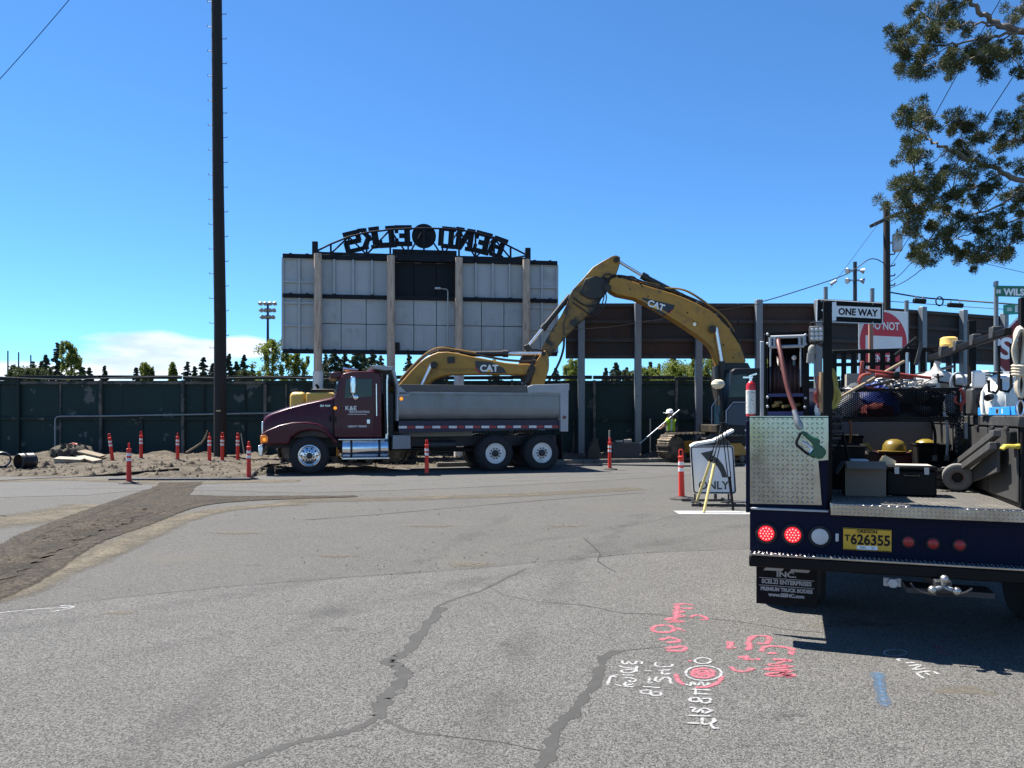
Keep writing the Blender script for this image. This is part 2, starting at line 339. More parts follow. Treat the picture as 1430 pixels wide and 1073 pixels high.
# the trench fill is a lumpy sheet
def lumpy(name, outline_px, base, amp, seed, mat, step=0.12, parent=road):
    poly = [Vector(p) for p in wob(gp(outline_px + [outline_px[0]]), 6, 0.07, seed)[:-1]]
    xs = [p.x for p in poly]; ys = [p.y for p in poly]
    def inside(x, y):
        c = False; j = len(poly) - 1
        for i in range(len(poly)):
            a, b = poly[i], poly[j]
            if (a.y > y) != (b.y > y) and x < (b.x - a.x) * (y - a.y) / (b.y - a.y) + a.x: c = not c
            j = i
        return c
    def dist(x, y):
        best = 9
        for i in range(len(poly)):
            a, b = poly[i - 1], poly[i]; d = b - a; t = max(0, min(1, (Vector((x, y)) - a).dot(d) / max(d.length_squared, 1e-9)))
            best = min(best, (a + d * t - Vector((x, y))).length)
        return best
    nx = int((max(xs) - min(xs)) / step) + 2; ny = int((max(ys) - min(ys)) / step) + 2
    rg = np.random.default_rng(seed); vid = {}; mb = MB(); ins = {}
    for i in range(nx):
        for j in range(ny):
            x = min(xs) + i * step + rg.uniform(-.3, .3) * step; y = min(ys) + j * step + rg.uniform(-.3, .3) * step
            if inside(x, y):
                d = dist(x, y); vid[(i, j)] = len(mb.v)
                mb.v.append(Vector((x, y, base + min(1, d / 0.3) * (amp * rg.random() + amp * .4))))
    for (i, j) in list(vid):
        if (i + 1, j) in vid and (i, j + 1) in vid and (i + 1, j + 1) in vid:
            mb.f.append((vid[(i, j)], vid[(i + 1, j)], vid[(i + 1, j + 1)], vid[(i, j + 1)]))
    return mk(name, mb, mat, parent, fix=False)
patch('trench_fill', [(-300, 990), (-100, 872), (0, 830), (45, 807), (80, 785), (115, 763), (155, 747), (196, 733), (235, 717), (262, 709), (330, 699), (420, 695.5), (480, 693.5), (480, 693), (420, 692.8), (330, 693.5), (262, 692), (285, 673.5), (225, 674.5), (206, 685), (175, 698), (154, 708), (115, 720), (75, 734), (42, 748), (0, 773), (-150, 835), (-500, 940)], 0.0105, gravel_dark, 0.05, 14)
gsoft = softmat('feathered_gravel', gravel_dark, 6, 1.6, .95, .5)
softribbon('trench_gravel_spill', [gsm([(-100, 870), (0, 828), (45, 806), (115, 762), (196, 733), (262, 709), (330, 700), (420, 696), (500, 693.5)])], [.2], .0112, gsoft, road)
softribbon('trench_gravel_spill', [gsm([(-150, 835), (0, 773), (42, 748), (115, 720), (175, 698), (215, 684)])], [.2], .0113, gsoft, road)
lumpy('trench_gravel_ridge', [(-220, 930), (-40, 842), (45, 800), (110, 760), (180, 733), (220, 716), (180, 705), (120, 724), (45, 756), (-60, 808)], 0.006, 0.045, 16, gravel_dark, 0.11)
speck = softmat('speckled_dust', ML('spilled_sand', (0.34, 0.295, 0.22), 0.95, var=0.3, scale=9, spec=0.1), 16, 2.2, 1.75, .7)
for i, (px, py, a, b) in enumerate([(470, 777, .42, .16), (655, 789, .42, .26), (790, 735, .5, .2), (165, 857, .2, .10), (1345, 966, .3, .12), (600, 735, .7, .2), (330, 745, .6, .2)]):
    c = G(px, py); softblob('dust_patch', c, a, b, .0056, speck, road, i)
softblob('dust_patch', G(1190, 872), .5, .2, .0056, speck, road, 9)
# crack sealant and open cracks
def groundline(name, pxs, w, z, mat, seed=0, jit=0.3, n=7):
    pp = gp(smoothpts(pxs, n)); m = len(pp); ph = seed * 1.7
    ws = [w * .52 * (1 + jit * (math.sin(k * .9 + ph) + .7 * math.sin(k * 2.3 + 2 * ph) + .5 * math.sin(k * .37 + ph)) * .8) for k in range(m)]
    pp = [(x + w * .10 * math.sin(k * 1.1 + ph), y + w * .10 * math.sin(k * 1.7 + ph)) for k, (x, y) in enumerate(pp)]
    return softribbon(name, [pp], [ws], z, mat, road)
groundline('crack_seal', [(618, 850), (602, 868), (584, 890), (575, 905), (556, 918), (540, 925), (556, 932), (566, 942), (556, 958), (540, 972), (534, 985), (528, 1003)], 0.10, 0.0050, seal, 1)
groundline('crack_seal', [(531, 1000), (500, 1018), (465, 1028), (420, 1037), (385, 1048), (350, 1062), (318, 1074), (260, 1098)], 0.055, 0.0053, seal, 2)
groundline('crack_seal', [(735, 795), (700, 812), (672, 826), (640, 836), (612, 848), (604, 862)], 0.045, 0.0051, seal, 3)
groundline('crack_seal', [(862, 911), (846, 917), (838, 935), (832, 955), (815, 975), (800, 998), (780, 1014), (772, 1035), (766, 1055), (752, 1080), (735, 1110)], 0.075, 0.0052, seal, 4)
groundline('crack_seal', [(540, 1008), (565, 1020), (590, 1026), (615, 1028)], 0.03, 0.0051, seal, 5)
groundline('open_crack', [(610, 1028), (660, 1034), (700, 1038), (735, 1046), (765, 1052)], 0.008, 0.0051, crackm, 6, 0.3, 8)
groundline('crack_seal', [(770, 843), (810, 846), (835, 850), (870, 857), (905, 858)], 0.03, 0.0051, seal, 7)
groundline('open_crack', [(905, 858), (950, 863), (1000, 866), (1050, 872), (1105, 881), (1150, 884)], 0.012, 0.0051, crackm, 8, 0.3, 8)
groundline('open_crack', [(680, 818), (705, 832), (740, 839), (770, 843)], 0.008, 0.0051, crackm, 9, 0.3, 8)
groundline('open_crack', [(815, 752), (830, 765), (838, 775), (836, 785), (860, 800)], 0.016, 0.0051, crackm, 10, 0.3, 8)
groundline('open_crack', [(860, 911), (890, 908), (930, 904)], 0.010, 0.0051, crackm, 11, 0.3, 8)
groundline('crack_seal', [(420, 727), (560, 716), (720, 702), (900, 688)], 0.05, 0.0051, softmat('soft_joint', ML('street_joint', (0.15, 0.145, 0.135), 0.9), 6, 1.2, .9, .4), 12)

wear = softmat('tyre_wear', ML('tyre_polish', (.15, .147, .14), .7, var=.2, scale=2), .9, 1.6, 1.62, 1.6)
for k, (pxs, w) in enumerate((([(-200, 905), (150, 860), (500, 800), (900, 730), (1100, 700)], .35), ([(-150, 980), (250, 900), (600, 828), (950, 752), (1100, 725)], .35), ([(650, 1120), (700, 960), (760, 850), (830, 770), (900, 715)], .3), ([(150, 1120), (300, 960), (450, 860), (600, 780), (720, 715)], .3), ([(-100, 684), (300, 681), (700, 673), (1000, 660)], .35), ([(-100, 679), (300, 676.5), (700, 668), (1000, 656)], .3))):
    softribbon('wheel_path', [gp(smoothpts(pxs, 8))], [w], (.0046 + .0001 * k) if k < 4 else (.0044 + .0001 * k), wear, road)
stain = softmat('oil_stain', ML('oily_asphalt', (.10, .098, .095), .6, var=.2, scale=3), 5, 1.8, 1.8, .9)
for k, (px, py, a, b) in enumerate(((700, 900, .25, .2), (480, 880, .3, .15), (900, 960, .2, .15), (350, 790, .4, .2), (1000, 800, .35, .2), (620, 1000, .12, .1), (1090, 1000, .25, .15), (200, 960, .25, .15))): softblob('oil_stain', G(px, py), a, b, .0054 + .0001 * k, stain, road, 20 + k)
# spray paint marks, white, pink and blue, written by the utility locators
pinkp = softmat('sprayed_pinkp', pinkp, 48, 1.7, 1.36, .5)
whitep = softmat('sprayed_whitep', whitep, 48, 1.7, 1.38, .5)
bluep = softmat('sprayed_bluep', bluep, 42, 1.5, 1.38, .5)
def zp(pts): return [(840 + x * 0.2051, 820 + y * 0.2051) for x, y in pts]
def ell(cx, cy, rx, ry, a0=0, a1=360, n=20): return [(cx + rx * math.cos(R(a0 + (a1 - a0) * k / n)), cy + ry * math.sin(R(a0 + (a1 - a0) * k / n))) for k in range(n + 1)]
def mark(name, strokes, w, mat, z, seed, label):
    rg = random.Random(seed)
    S_ = [gp(smoothpts(s, 4)) for s in strokes]
    return softribbon(name, S_, [[w * rg.uniform(.6, .95) for _ in s] for s in S_], z, mat, road, label=label, zstep=.0001)
mark('spray_marking', [zp(s) for s in [
    [(140, 505), (145, 525), (170, 530), (185, 515), (205, 530), (230, 528), (240, 512), (275, 518), (270, 532)], [(120, 540), (140, 550), (200, 560), (240, 560)], [(245, 545), (235, 565), (240, 585)],
    ell(180, 580, 45, 12), [(130, 605), (240, 610)], [(135, 630), (170, 625), (215, 630), (235, 645), (200, 655), (190, 640)], [(140, 680), (235, 690)], [(170, 650), (160, 675), (230, 665)],
    [(120, 605), (65, 618), (40, 680)], [(65, 615), (110, 622)], [(85, 668), (140, 685)]]], 0.019, whitep, 0.0066, 1, 'white sprayed digits beside the sealed crack')
mark('spray_marking', [zp(s) for s in [
    [(375, 515), (365, 540), (400, 548), (470, 548), (485, 530)], [(280, 575), (350, 580)], [(370, 575), (480, 570)], [(420, 570), (415, 600), (480, 595)], [(380, 615), (365, 640), (390, 650), (420, 625), (460, 625), (470, 655), (480, 665)],
    [(310, 625), (330, 625), (320, 660), (350, 655)], [(275, 685), (350, 690), (405, 695)], [(270, 710), (275, 730), (330, 735), (330, 710), (280, 712)], [(340, 725), (345, 745), (400, 745), (400, 725), (350, 722)]]], 0.019, whitep, 0.0066, 2, 'white sprayed C 42 16 in the middle column')
mark('spray_marking', [zp(s) for s in [
    ell(690, 510, 55, 20), ell(695, 595, 122, 50), [(570, 665), (600, 680), (620, 655), (650, 680), (680, 655), (700, 680), (740, 660)], [(590, 705), (770, 712)], [(600, 735), (760, 740)], [(640, 690), (640, 750)],
    [(610, 760), (605, 785), (660, 790), (660, 765), (615, 765)], [(670, 775), (690, 798), (735, 795), (735, 770), (680, 770)], [(590, 830), (640, 835), (620, 860), (680, 850), (700, 870), (770, 845)], [(640, 870), (700, 835), (760, 860)],
    [(565, 885), (770, 890)], [(570, 935), (680, 942)], [(690, 895), (690, 945), (765, 930), (760, 900)], [(740, 930), (760, 970), (805, 972)]]], 0.019, whitep, 0.0082, 3, 'white circle and column of sprayed characters')
mark('spray_marking', [zp(s) for s in [ell(690, 592, 72, 32), ell(690, 592, 40, 16), ell(665, 612, 155, 78, -170, -215, 8), ell(665, 612, 155, 78, 130, 185, 8), ell(665, 612, 155, 78, 0, 100, 12), [(640, 600), (730, 590)], [(600, 505), (600, 515)]]], 0.032, pinkp, 0.0066, 4, 'pink rings around the white circle')
mark('spray_marking', [zp(s) for s in [[(480, 125), (560, 120), (635, 130)], [(480, 140), (560, 150), (635, 150)], [(470, 165), (560, 170), (490, 190), (560, 200), (440, 225), (560, 240), (430, 245)], [(600, 215), (650, 195), (720, 220), (660, 230)],
    ell(420, 290, 75, 25), [(500, 280), (575, 310)], [(390, 370), (470, 350), (530, 375), (430, 385)], [(400, 430), (560, 410), (550, 440), (420, 435)], [(520, 110), (500, 250)]]], 0.042, pinkp, 0.0066, 5, 'faded pink sprayed letters farther up the road')
mark('spray_marking', [zp(s) for s in [[(840, 380), (910, 385)], [(840, 425), (920, 415)], [(880, 375), (870, 430)], [(990, 440), (1010, 410), (1000, 380), (1040, 340), (1140, 345), (1120, 390), (1050, 385)], [(930, 475), (1000, 500), (1090, 495)], [(985, 470), (990, 510)], [(870, 545), (930, 580), (1000, 575), (1030, 555)],
    [(1090, 450), (1110, 415), (1200, 410), (1300, 430), (1280, 470)], [(1120, 460), (1200, 455)], [(1140, 500), (1290, 505), (1130, 540), (1290, 545), (1120, 570), (1300, 575), (1120, 605), (1310, 610), (1230, 590), (1300, 630)]]], 0.042, pinkp, 0.0066, 6, 'pink sprayed letters nearest the service truck')
mark('spray_marking', [ell(1250, 913, 16, 4.5), [(1272, 922.5), (1254, 921.5), (1258, 925.5)], [(1280, 926.5), (1262, 927.5)], [(1266, 932), (1286, 930), (1275, 937), (1295, 934.5)], [(1303, 938.5), (1281, 941.5), (1292, 950)], [(1312, 944), (1303, 938.5)], [(1292, 940.5), (1300, 946)]], 0.020, whitep, 0.0066, 7, 'white sprayed O LINE at the truck shadow edge')
mark('spray_marking', [[(1222, 938), (1230, 965), (1237, 992)], [(1228, 938), (1229, 960), (1234, 985)]], 0.07, bluep, 0.0066, 8, 'blue sprayed streak on the asphalt')
mark('spray_marking', [[(1300, 902), (1320, 908)], [(1305, 910), (1330, 916)]], 0.04, pinkp, 0.0066, 9, 'pink mark inside the truck shadow')
mark('spray_marking', [[(-30, 860), (0, 857), (50, 852), (104, 849)], [(78, 847), (104, 849), (66, 857)]], 0.02, whitep, 0.0066, 10, 'white sprayed arrow at the left edge')
mk('stop_line', MB().flat(gp([(940, 714), (1120, 714.5), (1120, 719.5), (948, 719)]), 0.0085), ML('road_line_paint', (0.74, 0.74, 0.72), 0.7, var=0.1, scale=10, dirt=(.3, .29, .28), dthr=.62, dscale=8), road, smooth=False)
# loose stones and litter
stone = MB(); rg = random.Random(5)
for k in range(300):
    if k < 150: c = G(rg.uniform(420, 950), rg.gauss(784, 26))
    elif k < 290: c = G(rg.uniform(200, 900), rg.gauss(700, 12))
    else: c = G(rg.uniform(-20, 1000), rg.uniform(690, 1050))
    s = rg.uniform(.004, .013) * (1 + .05 * c.y); a = rg.random() * 6
    stone.add([(c.x + s * math.cos(a + t) * rg.uniform(.6, 1.2), c.y + s * math.sin(a + t) * rg.uniform(.6, 1.2), .004) for t in (0, 1.6, 3.1, 4.7)] + [(c.x, c.y, s * .9)], [(0, 1, 4), (1, 2, 4), (2, 3, 4), (3, 0, 4)])
o = mk('loose_stones', stone, ML('stone_bits', (0.24, 0.21, 0.17), 0.9, var=0.5, scale=30), None, smooth=False); tag(o, 'small loose stones scattered over the asphalt', 'stones', kind='stuff')

# dirt strip behind the road edge: one dug-over sheet with mounds
MOUNDS = [(-12.9, 28.5, .85, .45), (-11.6, 28.6, .7, .42), (-14.8, 28.8, .9, .3), (-17.5, 28.9, .9, .35), (-9.6, 28.8, .8, .35), (-20, 28.8, .9, .3), (-8.2, 28.4, .8, .3), (2.0, 28.3, .8, .35), (5.3, 28.4, .7, .5), (6.3, 28.5, .6, .4), (3.4, 28.8, .9, .3), (9, 30.5, 1.8, .4)]
def hsh(i, j): return (math.sin(i * 127.1 + j * 311.7) * 43758.5453) % 1.0
def vnoise(x, y):
    i, j = math.floor(x), math.floor(y); u, v = x - i, y - j; u = u * u * (3 - 2 * u); v = v * v * (3 - 2 * v)
    return (hsh(i, j) * (1 - u) + hsh(i + 1, j) * u) * (1 - v) + (hsh(i, j + 1) * (1 - u) + hsh(i + 1, j + 1) * u) * v
def terr(x, y):
    d = y - edge_y(x)
    if d < -0.12: return -0.05
    k = min(1, max(0, (d + .12) / 0.5)); n = vnoise(x * 1.1, y * 1.1) * .06 + vnoise(x * 3.3, y * 3.3) * .07 + vnoise(x * 7, y * 7) * .06
    h = -0.05 + k * (.075 + n * min(1, .4 + d * .25))
    for mx, my, r, a in MOUNDS:
        q = ((x - mx) ** 2 + (y - my) ** 2) / r ** 2
        if q < 4: h += .42 * a * math.exp(-q * 1.8) * (.6 + .45 * vnoise(x * 4 + 9, y * 4) + .35 * vnoise(x * 9, y * 9))
    return h
xs = np.concatenate([np.linspace(-45, -22, 40), np.linspace(-21.9, 9, 290), np.linspace(9.3, 45, 60)])
mb = MB(); cols = len(xs); rows = 84
for x in xs:
    y0 = edge_y(x) - .3
    for j in range(rows):
        y = y0 + (46 - y0) * (j / (rows - 1)) ** 1.7; mb.v.append(Vector((x, y, terr(x, y))))
for i in range(cols - 1):
    for j in range(rows - 1): mb.f.append((i * rows + j, (i + 1) * rows + j, (i + 1) * rows + j + 1, i * rows + j + 1))
tag(mk('dirt_verge', mb, dirtm, None, fix=False), kind='structure')
# clods
cl = MB(); rg = random.Random(8)
for k in range(1700):
    x = rg.uniform(-20, 8); y = edge_y(x) + abs(rg.gauss(0, 3.0)) + .1
    if y > 29.7: continue
    s = rg.uniform(.02, .06) + (rg.random() < .12) * rg.uniform(.03, .09); z = terr(x, y)
    vs = [(x + s * rg.uniform(.6, 1.2) * math.cos(t), y + s * rg.uniform(.6, 1.2) * math.sin(t), z) for t in (0, 1.3, 2.5, 3.8, 5)] + [(x + rg.uniform(-.3, .3) * s, y, z + s * rg.uniform(.5, 1.1))]
    cl.add(vs, [(0, 1, 5), (1, 2, 5), (2, 3, 5), (3, 4, 5), (4, 0, 5)])
tag(mk('dirt_clods', cl, dirtm, None, smooth=False), 'clods of dug earth along the fence', 'clods', kind='stuff')
# remaining kerb on the far side of the street, laid in separate stones
kmat = ML('kerb_concrete', (0.36, 0.34, 0.30), 0.9, var=0.2, scale=2, dirt=(0.25, 0.21, 0.16), dthr=.5)
kerb = empty('kerb', (0, 0, 0)); kerb['kind'] = 'structure'
x = -2.4
while x < 24:
    a = Vector((x, edge_y(x) + .02, 0)); x2 = x + 2.4; b = Vector((x2 - .015, edge_y(x2 - .015) + .02, 0)); d = (b - a)
    mk('kerb_stone', MB().box((a + b) / 2 + Vector((0, .08, .055)), (d.length, .18, .17), Matrix.Rotation(math.atan2(d.y, d.x), 3, 'Z')), kmat, kerb, bev=.02)
    x = x2
# steel road plate edges and cut pavement lips
pl = empty('road_plate', tuple(G(250, 671)), 0, 'thin dark steel plate edge at the trench mouth on the road', 'steel plate')
mk('plate', MB().box((G(250, 671.3) + Vector((0, .12, .025))), (3.5, .26, .05), Matrix.Rotation(R(1.2), 3, 'Z')), steel_dark, pl, world=True, bev=.005)

# ============================================================ green fence seen from its framed back
green = M('fence_green_paint', (0.0055, 0.0235, 0.0215), 0.8, var=0.35, scale=.9, dirt=(0.09, 0.097, 0.093), dthr=0.615, dscale=1.3, dsoft=0.03, bump=.2, bscale=20, rnd=True)
oldwood = M('grey_weathered_wood', (0.12, 0.105, 0.09), 0.9, var=0.45, scale=3, dirt=(0.03, 0.045, 0.04), dthr=.48, dscale=2.5, bump=.3, bscale=25, rnd=True)
greenwood = M('painted_rail', (0.006, 0.018, 0.017), 0.8, var=0.4, scale=3, dirt=(0.13, 0.115, 0.095), dthr=.58, dscale=2.2, bump=.3, bscale=25, rnd=True)
FY = 30.0
fence = empty('board_fence', (0, FY, 0), 0, 'long dark green panel fence with peeling paint behind the dirt strip', 'fence')
pan_up = None; pan_lo = None; rg = random.Random(2)
x = -22.4; step = 3.2
while x < 22:
    mk('post', MB().bb(x - .055, x + .055, -.13, -.02, -.1, 3.02), oldwood if rg.random() < .6 else greenwood, fence, bev=.006)
    for k in range(4):
        px0 = x + k * .8 + .001; w = .797 + rg.uniform(-.001, .0014)
        for z0, z1 in ((0.0, 1.5), (1.505, 3.0)):
            mk('panel', MB().bb(px0, px0 + w, 0.0 + rg.uniform(0, .014), .04, z0 + rg.uniform(0, .004), z1), green, fence)
        if rg.random() < .75:
            mk('batten', MB().bb(px0 + w - .03, px0 + w + .03, -.035, -.006, rg.uniform(0, .1), 1.5 if rg.random() < .3 else 2.9), M('batten_dark', (.005, .012, .013), .8, var=.4, dirt=(.10, .09, .075), dthr=.62, dscale=4, rnd=True) if rg.random() < .8 else oldwood, fence)
    mk('rail', MB().bb(x + .06, x + step - .06, -.085, -.03, 1.46, 1.58), greenwood, fence, bev=.005)
    mk('rail', MB().bb(x + .06, x + step - .06, -.085, -.03, 2.86, 2.97), oldwood if rg.random() < .5 else greenwood, fence, bev=.005)
    mk('rail', MB().bb(x + .06, x + step - .06, -.085, -.03, .12, .24), greenwood, fence, bev=.005)
    z = 3.09 + rg.uniform(-.02, .05); mk('cap_board', MB().box((x + step / 2 + rg.uniform(-.1, .1), .0, z), (step - .05, .26, .13), Matrix.Rotation(rg.uniform(-.006, .006), 3, 'Y')), M('batten_dark', ()), fence, bev=.005)
    x += step
cond = MB(); cz = EYE - (581.5 - HY) / F * 29.85; pts = [P(77, 640, 29.85), P(77, 590, 29.85), P(77.6, 584.5, 29.85), P(80, 582.2, 29.85), P(86, 581.6, 29.85), P(150, 581.2, 29.85), P(380, 577, 29.85), P(520, 575, 29.85)]
o = mk('conduit', cond.tube(pts, .03), M('grey_conduit', (.26, .28, .28), .5, .3)); tag(o, 'thin grey conduit running along the green fence at mid height', 'conduit')
cab_ = MB().tube(smoothpts([tuple(P(a, b, 29.7)) for a, b in [(-20, 527), (0, 526.5), (40, 528.5), (100, 530), (150, 528), (240, 526), (305, 528), (380, 526.5), (460, 529), (540, 528)]], 6), .016, 6)
tag(mk('cable', cab_, M('pale_cable', (.08, .085, .083), .6)), 'grey cable sagging along the top of the green fence', 'cable')

# ============================================================ high brown board screen on grey steel posts
brown = M('brown_plywood', (0.040, 0.018, 0.012), 0.75, var=0.35, scale=1.6, dirt=(0.016, 0.013, 0.012), dthr=.56, dscale=.8, dsoft=.2, rnd=True, stretch=(3, 3, .7))
brown2 = M('dark_plywood', (0.022, 0.017, 0.016), 0.75, var=0.35, scale=1.6, rnd=True, stretch=(3, 3, .7))
raily = M('bare_wood_rail', (0.042, 0.035, 0.031), 0.85, var=0.4, scale=4, rnd=True)
bluegrey = M('grey_steel_post', (0.16, 0.18, 0.195), 0.5, 0.2, var=.12, scale=2, dirt=(.12, .10, .08), dthr=.64)
def screen(name, A, B, zb, zt, label, posts, seed):
    A = Vector((A[0], A[1], 0)); B = Vector((B[0], B[1], 0)); d = B - A; L = d.length
    r = empty(name, A, math.atan2(d.y, d.x), label, 'board screen'); rg = random.Random(seed)
    nrow = 3; H = (zt - zb) / nrow; n = max(1, round(L / 1.22)); w = L / n
    for i in range(n):
        for j in range(nrow):
            mk('panel', MB().bb(i * w + .001, (i + 1) * w - .001, .05 + rg.uniform(0, .008), .075, zb + j * H + .001, zb + (j + 1) * H - .001), brown if rg.random() < .6 else brown2, r)
    for j, z in enumerate((zb + .07, zb + H, zb + 2 * H, zt - .07)):
        m_ = max(1, round(L / 3.6))
        for i in range(m_): mk('rail', MB().bb(i * L / m_ + .01, (i + 1) * L / m_ - .01, -.05, .045, z - .07, z + .07), raily, r, bev=.006)
    for q, top in posts:
        mk('post', MB().bb(q - .13, q + .13, -.30, -.06, -.1, top), bluegrey, r, bev=.03)
    return r
SY = 29.72
xA = (790 - CX) / F * SY; xB = (1150 - CX) / F * SY
zb = EYE + (HY - 501) / F * SY; zt = EYE + (HY - 424) / F * SY
screen('board_screen', (xA, SY), (xB, SY), zb, zt, 'high brown board screen on grey posts above the green fence by the excavator', [((p - CX) / F * 29.5 - xA, zt + (.12 if p > 1000 else -.0)) for p in (812, 891, 976, 1060, 1143)], 4)
def s2(px, Y): return ((px - CX) / F * Y, Y)
C0 = Vector(s2(1150.5, SY)); C1 = Vector(s2(1402, 33.6)); C2 = Vector(s2(1500, 35.4))
dd = (C1 - C0).normalized(); posts = []
for p in (1228, 1283, 1340, 1397):
    # where the ray of that pixel meets the wall line
    k = (p - CX) / F; t = (C0.x - k * C0.y) / (k * dd.y - dd.x); posts.append((t, zt + .12))
screen('board_screen', C0, C1, zb, zt, 'dark board screen running back behind the one way sign', posts, 5)

# ============================================================ scoreboard seen from the back
sgrey = M('weathered_sheet_metal', (0.36, 0.385, 0.395), 0.6, 0.0, var=.10, scale=1.2, dirt=(.22, .205, .175), dthr=.56, dscale=.9, dsoft=.25, rnd=True)
sframe = M('frame_metal', (0.36, 0.39, 0.40), 0.6, 0.0, var=.12, scale=3)
navy = M('navy_steel', (0.005, 0.007, 0.012), 0.6, var=.3, spec=.25)
polewood = M('bare_timber_pole', (0.47, 0.365, 0.28), 0.85, var=.3, scale=2, dirt=(.22, .15, .11), dthr=.52, dscale=3, dsoft=.2, stretch=(4, 4, .6), bump=.3, bscale=14)
SL = Vector(((395 - CX) / F * 28.3, 28.3, 0)); SR = Vector(((778 - CX) / F * 29.7, 29.7, 0)); sd = SR - SL
sb = empty('scoreboard', SL, math.atan2(sd.y, sd.x), 'grey scoreboard seen from behind with an arch of reversed letters', 'scoreboard')
W = sd.length
def sx(px, v=0): return onplane(px, 420, sb, v)[0]
zT = onplane(395, 360, sb, 0)[1]; zM = onplane(395, 413, sb, 0)[1]; zB = onplane(395, 489, sb, 0)[1]
def spanel(x0, x1, z0, z1, mat=sgrey, y=.03): mk('panel', MB().bb(x0 + .011, x1 - .011, y, y + .04, z0 + .011, z1 - .011), mat, sb, bev=.006)
bounds = [sx(p) for p in (395, 441, 546, 641, 735, 778)]
for a, b in ((bounds[0], bounds[1]), (bounds[4], bounds[5])):       # end towers: framed grids
    xs_ = [a, (a + b) / 2, b]; zs_ = [zB, zB + .92, zM - .25, zM, zM + .53, zT]
    for i in range(2):
        for j in range(5):
            spanel(xs_[i], xs_[i + 1], zs_[j], zs_[j + 1])
            mk('frame_bar', MB().bb(xs_[i] + .045, xs_[i + 1] - .045, -.04, .026, zs_[j + 1] - .05, zs_[j + 1] + .03), sframe, sb, bev=.006)
    for xq in xs_: mk('frame_bar', MB().bb(xq - .04, xq + .04, -.055, .026, zB, zT), sframe, sb, bev=.006)
for a, b, cols, dark in ((bounds[1], bounds[2], 4, 0), (bounds[2], bounds[3], 3, 1), (bounds[3], bounds[4], 4, 0)):
    for i in range(cols):
        x0 = a + (b - a) * i / cols; x1 = a + (b - a) * (i + 1) / cols
        if dark: spanel(x0, x1, zM, zT, navy, .25)
        else:
            spanel(x0, x1, zM, zT); mk('rib', MB().bb(x0 - .045, x0 + .02, -.09, .026, zM, zT), sframe, sb, bev=.006)
    for i in range(3):
        x0 = a + (b - a) * i / 3; x1 = a + (b - a) * (i + 1) / 3
        spanel(x0, x1, zB, (zB + zM) / 2, y=.035); spanel(x0, x1, (zB + zM) / 2, zM, y=.03)
        for k, (u0, u1, w0, w1) in enumerate(((.12, .42, .12, .85), (.55, .9, .12, .85))):
            mk('access_cover', MB().bb(x0 + u0 * (x1 - x0), x0 + u1 * (x1 - x0), .018, .028, zB + w0 * (zM - zB) / 2, zB + w1 * (zM - zB) / 2), sgrey, sb, bev=.004)
        if random.random() < .7: mk('access_cover', MB().bb(x0 + .2 * (x1 - x0), x0 + .8 * (x1 - x0), .014, .025, zM - .95, zM - .35), sgrey, sb, bev=.004)
for a, b in zip(bounds, bounds[1:]):
    for z0, z1 in ((zB, zM), (zM, zT)): mk('added_backing', MB().bb(a + .002, b - .002, .30, .33, z0, z1 - .002), navy, sb)  # dark sheets added so no light leaks through the panel seams
for z, h in ((zT + .06, .16), (zM, .14), (zB - .04, .14)):
    for a, b in zip(bounds, bounds[1:]):
        mk('beam', MB().bb(a + .003, b - .003, -.10, .22, z - h / 2, z + h / 2), navy, sb, bev=.008)
        for q in (.25, .75): mk('bracket', MB().box((a + (b - a) * q, -.13, z + .03), (.10, .055, .12)), navy, sb)
mk('enclosure', MB().bb(bounds[2] + .1, bounds[2] + .32, -.16, .01, zB + .05, zB + .32), black, sb, bev=.01)
for p in (444, 546, 641, 735):
    x = sx(p, -.3); top = zT + .12
    mk('pole', MB().cyl((x, -.30, 3.2), (x, -.30, top), .155, .14, 14), polewood, sb)
    mk('pole_sleeve', MB().cyl((x, -.30, -.1), (x, -.30, 3.25), .19, .185, 16), M('sleeve_paint', (.60, .60, .58), .6, var=.08, dirt=(.4, .36, .3), dthr=.6), sb)
# conduit and lamp arm on the back
cx_ = sx(625); mk('lamp_arm', MB().tube([(cx_, -.14, zB + .1), (cx_, -.14, zM + .28), (cx_ - .05, -.16, zM + .34), (cx_ - .28, -.2, zM + .36)], .022), galv, sb)
mk('lamp_head', MB().box((cx_ - .38, -.2, zM + .36), (.22, .14, .09)), galv, sb, bev=.02)
# truss arch with letters, read from the other side
zc = zT + .20
arch = [(440, 352), (462, 341), (487, 331), (512, 325), (545, 321), (570, 319.5), (592, 319), (618, 319.5), (641, 321), (664, 325), (690, 333), (713, 345), (737, 357)]
av = [onplane(a, b, sb, 0) for a, b in arch]
mk('truss_chord', MB().tube([(x, 0, z) for x, z in av], .036, 8), navy, sb)
for (xa, za), (xb, zb_) in zip(av, av[1:]): pass
for i in range(len(av) - 1):
    x0 = av[i][0]; x1 = av[i + 1][0]
    mk('truss_chord', MB().bb(x0, x1 - .004, -.045, .045, zc - .045, zc + .045), navy, sb)
for i in range(len(av)):
    x0, z0 = av[i]
    if z0 - zc > .12: mk('truss_upright', MB().bb(x0 - .035, x0 + .035, -.035, .035, zc + .046, z0 - .03), navy, sb)
    if i < len(av) - 1:
        x1, z1 = av[i + 1]; a, b = ((x0, z0), (x1, zc)) if (i % 2 == 0) else ((x0, zc), (x1, z1))
        mk('truss_diagonal', MB().cyl((a[0], 0, a[1]), (b[0], 0, b[1]), .035, n=6), navy, sb)
for p in (440, 737):
    x = sx(p); mk('truss_post', MB().bb(x - .1, x + .1, -.1, .1, zT + .14, zT + .62), navy, sb, bev=.01)
mk('lower_sign_board', MB().bb(sx(548), sx(638), .10, .14, zT + .1, zT + .46), navy, sb)
